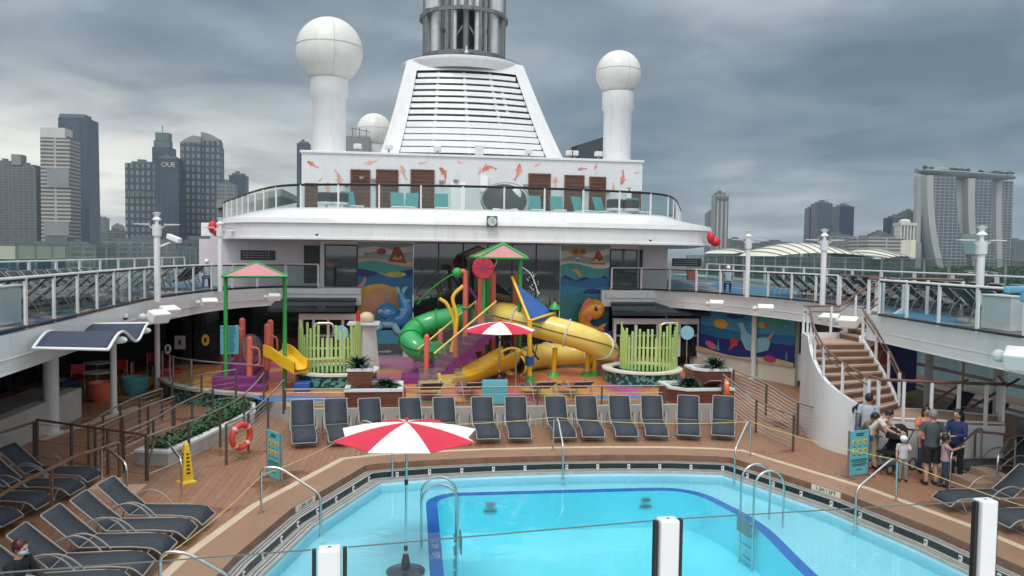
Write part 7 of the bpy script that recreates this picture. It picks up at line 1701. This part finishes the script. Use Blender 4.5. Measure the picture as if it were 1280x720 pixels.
# ================================================================== city, land, water beyond the ship
GZ = -42.0
M['land'] = mat('far_land', (.07, .085, .075), .9, var=.35, scale=.004, detail=8); M['sea'] = mat('harbour_water', (.05, .075, .08), .12, var=.2, scale=.01, bump=.2, bscale=.2)
b = MB(); b.fill([[(-6500, -6500), (6500, -6500), (6500, 6800), (-6500, 6800)]], GZ); struct(b.build('ground', M['land']))
b = MB(); b.fill([[(-2500, -900), (1500, -900), (1200, 520), (600, 640), (-800, 600), (-2500, 800)]], GZ+.5); struct(b.build('harbour_water', M['sea']))
# ship hull so the decks stand on something
b = MB(); hl = [(-16.8, -60), (23, -60), (23, 62), (18, 110), (3, 140), (-12, 110), (-16.8, 62)]; b.prism(hl, GZ+.6, -2.2); tag(b.build('ship_hull', M['white']), 'white hull of the cruise ship below the decks', 'hull')
def facade_mat(name, wall, win, fw, fh, mort, rough=.3, vert=False):
    m = bpy.data.materials.new(name); m.use_nodes = True; t_ = m.node_tree; b_ = t_.nodes['Principled BSDF']; tcn = N(t_, 'ShaderNodeTexCoord'); sp2 = N(t_, 'ShaderNodeSeparateXYZ'); t_.links.new(tcn.outputs['Object'], sp2.inputs[0])
    cb = N(t_, 'ShaderNodeCombineXYZ'); t_.links.new(MA('ADD', sp2.outputs[0], MA('MULTIPLY', sp2.outputs[1], 1.0, t=t_), t=t_), cb.inputs[0]); t_.links.new(sp2.outputs[2], cb.inputs[1])
    bk = N(t_, 'ShaderNodeTexBrick', offset=0.0); bk.inputs['Scale'].default_value = 1; bk.inputs['Brick Width'].default_value = fw; bk.inputs['Row Height'].default_value = fh; bk.inputs['Mortar Size'].default_value = mort; bk.inputs['Mortar Smooth'].default_value = .3
    bk.inputs['Color1'].default_value = (*win, 1); bk.inputs['Color2'].default_value = tuple(min(1, c*1.5+.01) for c in win)+(1,); bk.inputs['Mortar'].default_value = (*wall, 1)
    t_.links.new(cb.outputs[0], bk.inputs['Vector'])
    nz = N(t_, 'ShaderNodeTexNoise', i_Scale=.02, i_Detail=3.0); t_.links.new(tcn.outputs['Object'], nz.inputs['Vector'])
    mu = N(t_, 'ShaderNodeMixRGB', blend_type='MULTIPLY', i_0=.4); t_.links.new(bk.outputs[0], mu.inputs[1]); t_.links.new(nz.outputs[0], mu.inputs[2]); t_.links.new(mu.outputs[0], b_.inputs['Base Color'])
    b_.inputs['Roughness'].default_value = rough; return m
FM = dict(band=facade_mat('banded_facade', (.50, .47, .42), (.07, .075, .08), 400, 6.5, 1.9), glassd=facade_mat('dark_glass_facade', (.03, .06, .095), (.015, .035, .065), 9, 60, 1.0, .12), grid=facade_mat('grid_facade', (.10, .12, .13), (.03, .04, .05), 7, 6, 1.2), fine=facade_mat('fine_grid_facade', (.15, .17, .17), (.06, .075, .08), 9, 5, 1.0),
          pale=facade_mat('pale_ribbed_facade', (.40, .41, .40), (.10, .12, .13), 9, 300, 2.5), slab=facade_mat('slab_facade', (.24, .25, .24), (.09, .10, .11), 14, 6, 1.6), dots=facade_mat('dotted_facade', (.035, .055, .075), (.16, .18, .19), 9, 12, 2.6), mbs=facade_mat('hotel_facade', (.33, .35, .35), (.03, .05, .065), 11, 7.0, .9))
M['farwhite'] = mat('far_white', (.55, .54, .50), .6, var=.05, scale=.05); M['shellw'] = mat('roof_shell', (.72, .70, .58), .5, var=.04, scale=.05); M['fargrey'] = mat('far_grey', (.10, .12, .135), .5, var=.1, scale=.05); M['farmid'] = mat('far_mid_grey', (.22, .24, .24), .6, var=.1, scale=.05); M['roofg'] = mat('far_roof_green', (.09, .14, .135), .5, var=.1, scale=.05)
def bld(lab, px0, px1, ptop, y, fm, depth=None, roof=None, extra=None, cat='tower', taper=1.0):
    a, c = V(px0, ptop, y), V(px1, ptop, y); w = c.x-a.x; z = (a.z+c.z)/2; cx_ = (a.x+c.x)/2; d = depth or w*.9
    t = thing('office_tower' if cat == 'tower' else 'city_building', lab, cat, (cx_, y, GZ)); b = MB()
    hw, tw = w/2*(1 if taper >= 1 else 1), w/2*taper
    B0 = [Vector((cx_+sx*hw, y+(0 if sy < 0 else d), GZ)) for sx, sy in ((-1, -1), (1, -1), (1, 1), (-1, 1))]; B1 = [Vector((cx_+sx*tw, y+(0 if sy < 0 else d), z)) for sx, sy in ((-1, -1), (1, -1), (1, 1), (-1, 1))]
    b.add(B0+B1, [(0, 1, 5, 4), (1, 2, 6, 5), (2, 3, 7, 6), (3, 0, 4, 7), (4, 5, 6, 7)]); b.build('facade', FM[fm], t)
    b = MB(); b.bx(cx_-tw*.7, cx_+tw*.7, y+d*.2, y+d*.8, z, z+4); b.bx(cx_-tw*.35, cx_+tw*.1, y+d*.3, y+d*.6, z+4, z+8); b.build('roof_plant', M['fargrey'], t)
    if extra: extra(t, cx_, y, z, w, d)
    return t
def box_px(t, px0, px1, p0, p1, y, d, m_, nm):
    a, c = V(px0, p1, y), V(px1, p0, y); b = MB(); b.bx(a.x, c.x, y, y+d, a.z, c.z); return b.build(nm, m_, t)
bld('grey-green tower at the left picture edge', -8, 15, 203, 1500, 'fine')
t = bld('pale gridded tower second from the left edge', 12, 45, 208, 1450, 'fine'); box_px(t, 14, 26, 193, 206, 1455, 20, M['farmid'], 'roof_cap')
bld('narrow dark block between the gridded and the banded towers', 43, 52, 250, 1700, 'grid')
t = bld('tall cream tower with horizontal bands', 50, 87, 172, 1400, 'band'); box_px(t, 50, 81, 160, 172, 1402, 30, M['farwhite'], 'crown_block'); box_px(t, 58, 86, 211, 234, 1397.5, 2, M['farmid'], 'grey_panel'); box_px(t, 55, 86, 278, 294, 1396, 3, M['farmid'], 'lower_panel'); box_px(t, 57, 84, 297, 330, 1395, 3, M['fargrey'], 'base_block')
t = bld('tallest dark blue glass tower on the left', 71, 111, 147, 1520, 'glassd', taper=.92); box_px(t, 74, 106, 143, 147, 1524, 30, M['fargrey'], 'parapet')
bld('hazy pale building far away left of the twin city blocks', 113, 131, 272, 2900, 'fine', cat='building'); bld('low brown building between the left towers', 128, 156, 290, 1700, 'slab', cat='building'); bld('tiny ochre-topped block on the horizon at left', 139, 152, 282, 2500, 'slab', cat='building')
t = bld('dark blocky office tower with a pale band of mesh', 156, 194, 204, 1380, 'dots')
for k in range(12): box_px(t, 157+k*3.1, 158+k*3.1, 239, 246, 1378, 1.5, M['farmid'], 'mesh_fin')
t = bld('dark tower with stepped green crown and antenna', 190, 214, 184, 1600, 'glassd')
for q in ((192, 212, 176, 184), (194, 211, 166, 176)): box_px(t, *q, 1603, 20, M['roofg'], 'crown_tier')
box_px(t, 202.4, 203.4, 157, 166, 1610, 1.5, M['farmid'], 'antenna')
t = bld('dark glass tower carrying white rooftop letters', 193, 223, 198, 1340, 'glassd')
a = V(210.5, 206, 1337); text('OUE', 11, a, facing((0, -1)), M['farwhite'], t, 'rooftop_letters', .5); 
t = bld('round-topped dotted tower, left of a pair', 225, 251, 178, 1420, 'dots'); a0, c0 = V(225, 178, 1420), V(251, 178, 1420)
b = MB(); b.plate([(0, 0), (c0.x-a0.x, 0), (c0.x-a0.x, 11), ((c0.x-a0.x)*.6, 13), (6, 5)], (a0.x, 1420, a0.z), (1, 0, 0), (0, 0, 1), -20); b.build('curved_crown', M['farmid'], t)
t = bld('round-topped dotted tower, right of a pair', 251, 274, 176, 1425, 'dots'); a0, c0 = V(251, 176, 1425), V(274, 176, 1425)
b = MB(); w_ = c0.x-a0.x; b.plate([(0, 0), (w_, 0), (w_, 4), (w_*.6, 11), (w_*.2, 15), (0, 15)], (a0.x, 1425, a0.z), (1, 0, 0), (0, 0, 1), -20); b.build('curved_crown', M['farmid'], t)
bld('slim dark tower behind the dotted pair', 273, 279, 186, 1500, 'grid'); bld('grey slab building right of the dotted pair', 271, 293, 230, 1300, 'slab', cat='building'); bld('dark stepped block near the upper deck\'s left end', 286, 307, 219, 1450, 'glassd'); bld('dark tower behind the deckhouse\'s left end', 371, 387, 179, 1500, 'glassd')
t = thing('terminal_roof', 'grey slanted terminal roof with round openings behind the deck rail', 'roof', (-200, 400, GZ)); a0, c0 = V(270, 252, 420), V(352, 236, 420)
b = MB(); b.add([a0, c0, c0+Vector((0, 60, 0)), a0+Vector((0, 60, 0))]+[p-Vector((0, 0, 3.5)) for p in (a0, c0, c0+Vector((0, 60, 0)), a0+Vector((0, 60, 0)))], [(0, 1, 2, 3), (4, 5, 1, 0), (5, 6, 2, 1), (4, 7, 6, 5), (7, 4, 0, 3)]); b.build('roof_slab', M['farmid'], t)
b = MB(); b.bx(a0.x, c0.x, 425, 470, GZ, a0.z-3.5); b.build('hall', FM['slab'], t)
bld('wide low dark block behind the left wind screen', 20, 120, 306, 900, 'slab', 60, cat='building'); bld('low grey block behind the left light pole', 120, 236, 303, 1000, 'slab', 60, cat='building'); bld('low dark block behind the left red ball', 220, 300, 300, 800, 'grid', 50, cat='building')
t = thing('quay_shed', 'cream and blue quay building at the left picture edge', 'building', (-150, 200, GZ)); a, c = V(-30, 307, 220), V(18.5, 307, 220); b = MB(); b.bx(a.x, c.x, 220, 250, V(0, 324, 220).z, a.z); b.build('cream_storey', M['cream'], t); b = MB(); b.bx(a.x, c.x, 221, 250, GZ, V(0, 324, 220).z); b.build('blue_storey', mat('quay_blue', (.04, .11, .20), .6), t)
# right side
t = bld('slim pale ribbed tower with a dark top band', 895, 911, 243, 1500, 'pale'); box_px(t, 895, 911, 245.5, 249, 1497, 3, M['fargrey'], 'dark_band')
bld('hazy block touching the ribbed tower on its left', 885, 896, 266, 1900, 'fine'); bld('hazy block right of the ribbed tower', 912, 937, 300, 2000, 'fine', cat='building')
for i, (x0, x1, tp, y, l, fm) in enumerate(((1012, 1026, 260, 1750, 'leftmost dark tower of the far foursome', 'glassd'), (1023, 1041, 254, 1700, 'second dark tower of the far foursome', 'glassd'), (1042, 1053, 266, 1780, 'third dark tower of the far foursome', 'glassd'), (1050, 1068, 258, 1740, 'rightmost dark tower of the far foursome', 'glassd'))):
    t = bld(l, x0, x1, tp, y, fm, taper=.9 if i == 0 else 1); a = V((x0+x1)/2, tp-4, y); b = MB(); b.tube([a+Vector((-6, 5, -6)), a+Vector((12, 5, 3))], .6, 4); b.tube([a+Vector((0, 5, -8)), a+Vector((0, 5, 1))], .6, 4); b.build('roof_crane', M['fargrey'], t)
bld('low pale block below the far foursome', 1038, 1071, 295, 1500, 'slab', cat='building'); bld('wide pale office block left of the white dome-topped building', 1086, 1131, 297, 1300, 'band', cat='building'); bld('dark block behind the wide office block', 1095, 1114, 292, 1600, 'grid', cat='building')
bld('far dark tower with a slanted top left of the hotel', 1116, 1136, 272, 1600, 'glassd'); bld('dark block touching the hotel\'s left leg', 1133, 1149, 265, 1700, 'grid'); bld('grey slab in front of the dark slanted tower', 1122, 1132, 280, 1500, 'slab'); 
t = thing('office_tower', 'thin antenna mast above the far dark slanted tower', 'mast', (0, 1600, GZ)); a = V(1133, 250, 1605); c = V(1133, 280, 1605); b = MB(); b.tube([c, a], .8, 5); b.build('shaft', M['fargrey'], t); t.location = c
for ch in t.children: ch.location = -c
t = thing('domed_building', 'white colonnaded building with a small domed top', 'building', (0, 1350, GZ)); b = MB(); a, c = V(1126, 281, 1350), V(1146, 281, 1350)
for k in range(5): b.bx(a.x+(c.x-a.x)*(k/5), a.x+(c.x-a.x)*(k/5+.09), 1350, 1370, GZ, a.z)
b.bx(a.x, c.x, 1349, 1375, a.z-1, a.z+4); b.build('colonnade', M['farwhite'], t); b = MB(); m_ = (a.x+c.x)/2; b.lathe([(10, a.z+4), (10, a.z+8), (7, a.z+11), (.1, a.z+12)], (m_, 1362, 0), 16); b.build('dome', M['farwhite'], t, True); b = MB(); b.bx(a.x+1, c.x-1, 1372, 1380, GZ, a.z-1); b.build('recess', M['fargrey'], t)
for x0, x1, tp, l in ((958, 1001, 304, 'low grey block left of the big pale dome'), (925, 962, 309, 'low hazy block near the left right-side light pole'), (1066, 1090, 312, 'low pale block right of the big dome'), (1266, 1290, 302, 'hazy block at the right picture edge'), (1246, 1262, 318, 'low hazy block beside the hotel\'s right tower')):
    bld(l, x0, x1, tp, 1700, 'fine', cat='building')
# ribbed domes
def shell(lab, px0, px1, ptop, pbase, y, ribs, m_='shellw', skew=0.0, d=110):
    a, c = V(px0, pbase, y), V(px1, pbase, y); tp = V((px0+px1)/2, ptop, y); L_ = c.x-a.x; hh = tp.z-a.z; t = thing('ribbed_roof', lab, 'roof', (a.x, y, GZ)); b = MB(); n = 24; m = 10; rows = []
    for j in range(m+1):
        v = j/m; rows.append([Vector((a.x+L_*i/n, y+d*v, a.z+hh*math.sin(PI*min(1, max(0, i/n)))**.8*math.sin(PI*(.10+.62*v))*(1+skew*(i/n-.5)))) for i in range(n+1)])
    for r0, r1 in zip(rows[:-1], rows[1:]): b.ribbon(r0, r1)
    b.build('roof_shell', M[m_], t, True)
    for k in range(1, ribs):
        i = int(n*k/ribs); b = MB(); b.tube([rows[j][i]+Vector((0, 0, .3)) for j in range(m+1)], .9, 5); b.build('rib', M['farmid'], t)
    b = MB(); b.bx(a.x+2, c.x-2, y+2, y+d-4, GZ, a.z+.2); b.build('hall', FM['grid'], t)
shell('large pale ribbed dome roof behind the right deck', 965, 1101, 303, 321, 900, 12)
shell('smaller ribbed shell roof right of the large dome', 1103, 1147, 311, 324, 880, 7, skew=.6)
shell('pale low vaulted roof left of the large dome', 918, 952, 311, 317, 1000, 4)
shell('small white vaulted pavilion among the trees at the hotel\'s foot', 1236, 1262, 340, 345, 620, 3, 'farwhite', d=40)
t = thing('stone_block', 'tall beige block at the foot of the hotel\'s left leg', 'building', (0, 1300, GZ)); box_px(t, 1144, 1152, 303, 345, 1200, 20, M['farmid'], 'block'); box_px(t, 1138, 1145, 300, 324, 880, 20, M['shellw'], 'fin_wall')
# the hotel with three towers and a roof deck
t = thing('hotel', 'three-tower hotel with a long boat-shaped roof deck', 'hotel', (1000, 1550, GZ))
HY = 1550.0; M['hotelw'] = mat('hotel_concrete', (.36, .37, .36), .6, var=.06, scale=.02)
def tower(pt0, pt1, pt2, pb0, pb1, pb2, straight, ptop, y, pb):
    z1 = V(pt1, ptop, y).z; n = 14
    pb0, pb1, pb2 = pt0+(pb0-pt0)*1.4, pt1+(pb1-pt1)*1.4, pt2+(pb2-pt2)*1.4
    def fx(pa, pb_, f): k = (1-f)**2.0; return V(pa*(1-k)+pb_*k, 300, y).x
    for nm, (q0, q1), (r0, r1), m_, yo in (('edge_wall', (pt0, pt1), (pb0, pb1), M['hotelw'], 0), ('window_facade', (pt1, pt2), (pb1, pb2), FM['mbs'], 1.5)):
        b = MB(); Lf, Rf = [], []
        for i in range(n+1):
            f = i/n; z = GZ+(z1-GZ)*f; Lf.append(Vector((fx(q0, r0, f), y+yo, z))); Rf.append(Vector((fx(q1, r1, f), y+yo, z)))
        b.ribbon(Lf, Rf); dv = Vector((0, 45, 0)); b.ribbon([p+dv for p in Lf], Lf); b.ribbon(Rf, [p+dv for p in Rf]); b.build(nm, m_, t)
    a, c = V(straight[0], ptop, y+20), V(straight[1], ptop, y+20); b = MB(); b.bx(a.x, c.x, y+20, y+32, GZ, z1); b.build('rear_leg', M['hotelw'], t)
    a, c = V(straight[1], ptop, y+25), V(pt1+2, ptop, y+25); b = MB(); b.bx(a.x, c.x, y+30, y+50, GZ, z1-4); b.build('gap_wall', M['dark'], t)
tower(1156, 1164, 1193, 1172, 1180, 1212, (1148, 1153.5), 219, HY, 335)
tower(1207.5, 1216, 1237.5, 1217, 1225, 1246, (1196, 1206), 223, HY+40, 333)
tower(1243, 1250, 1264.5, 1248, 1255, 1266, (1238, 1241.5), 226, HY+90, 330)
a, c = V(1144, 213, HY+40), V(1269, 221, HY+90); b = MB(); n = 30; secs = []
for i in range(n+1):
    f = i/n; x = a.x+(c.x-a.x)*f; z = a.z+(c.z-a.z)*f; w = 26*(math.sin(PI*min(.985, max(.015, f))))**.35; yy = HY+10+60*f; hh = 15*(math.sin(PI*min(.97, max(.03, f))))**.4
    secs.append([Vector((x, yy+w*math.cos(q)+26, z+ (4.5 if math.sin(q) > 0 else 1)*(.9 if math.sin(q) > 0 else hh)*math.sin(q)*(1 if math.sin(q) > 0 else 1))) for q in [2*PI*k/16 for k in range(16)]])
vs = [p for s_ in secs for p in s_]; fs_ = [(i*16+k, i*16+(k+1) % 16, (i+1)*16+(k+1) % 16, (i+1)*16+k) for i in range(n) for k in range(16)]+[tuple(range(16)), tuple(range(n*16, n*16+16))]
b.add(vs, fs_); sk = b.build('roof_deck', M['farmid'], t, True)
b = MB()
for _ in range(60):
    f = random.choice([random.uniform(.30, .48), random.uniform(.76, .95), random.uniform(.05, .95)]); p = a+(c-a)*f; b.sph(Vector((p.x, HY+30+60*f+random.uniform(-12, 12), p.z+5+random.uniform(0, 3))), random.uniform(2, 4.5), 7, 5, (1.2, 1, random.uniform(.6, 1.2)))
b.build('roof_planting', M['leaffar'], sk)
b = MB(); p = a+(c-a)*.22; b.sph(Vector((p.x, HY+40, p.z+3)), 12, 14, 8, (1.5, 1, .55)); b.build('roof_pavilion', M['farmid'], sk, True)
a = V(1216, 292, HY-3); c = V(1229, 318, HY-3); b = MB(); b.bx(a.x, V(1239, 300, HY).x, HY+30, HY+38, c.z, a.z); b.build('green_banner', mat('green_hoarding', (.14, .24, .20), .6), t)
# woodland on the right shore
rnd = random.Random(11)
def clump(mb, c, r, n, size):
    for _ in range(n):
        d = Vector((rnd.gauss(0, 1), rnd.gauss(0, 1), abs(rnd.gauss(0, 1)))).normalized()*r*rnd.uniform(.75, 1.05); p = c+Vector((d.x, d.y, d.z*.7)); u = Vector((rnd.gauss(0, 1), rnd.gauss(0, 1), rnd.gauss(0, 1))).normalized(); v_ = u.cross(d).normalized()*size; u = u.cross(v_).normalized()*size
        mb.add([p-u, p+v_*.6, p+u, p-v_*.6], [(0, 1, 2, 3)])
def hill_z(x, y):
    u = min(1, max(0, (x/y-.50)/.10)); u = u*u*(3-2*u); v = min(1, max(0, (y-420)/230.)); w = min(1, max(0, (900-y)/120.))
    return GZ+1+(27*v*v*(3-2*v)*w+3*math.sin(x*.013)+2*math.sin(y*.02+x*.007))*u
b = MB(); rows = [[Vector((.35*y+(1.15*y)*i/30, y, hill_z(.35*y+(1.15*y)*i/30, y))) for i in range(31)] for y in range(400, 940, 20)]
for r0, r1 in zip(rows[:-1], rows[1:]): b.ribbon(r0, r1)
struct(b.build('wooded_rise', M['leaffar'], smooth=True))
b = MB()
for _ in range(1500):
    y = rnd.uniform(430, 900); x = y*rnd.uniform(.50, 1.0); r = rnd.uniform(4, 9); clump(b, Vector((x, y, hill_z(x, y)+r*.3)), r, 30, 1.5)
for _ in range(260):
    y = rnd.uniform(650, 1000); x = y*rnd.uniform(.38, .54); clump(b, Vector((x, y, GZ+5)), rnd.uniform(5, 8), 26, 1.7)
tag(b.build('shore_woodland', M['leaffar']), 'dense green woodland along the shore at right', 'woodland', kind='stuff')
# ================================================================== humid air
hz = bpy.data.materials.new('haze_air'); hz.use_nodes = True; t_ = hz.node_tree; t_.nodes.clear(); o_ = N(t_, 'ShaderNodeOutputMaterial'); vol = N(t_, 'ShaderNodeVolumePrincipled'); vol.inputs['Color'].default_value = (.74, .86, .97, 1); vol.inputs['Density'].default_value = .000085; vol.inputs['Anisotropy'].default_value = .2; t_.links.new(vol.outputs[0], o_.inputs['Volume'])
b = MB(); b.bx(-6600, 6600, -6600, 6900, GZ-1, 330); tag(b.build('haze', hz), 'thin pale humid haze over the harbour and city', 'haze', kind='stuff')
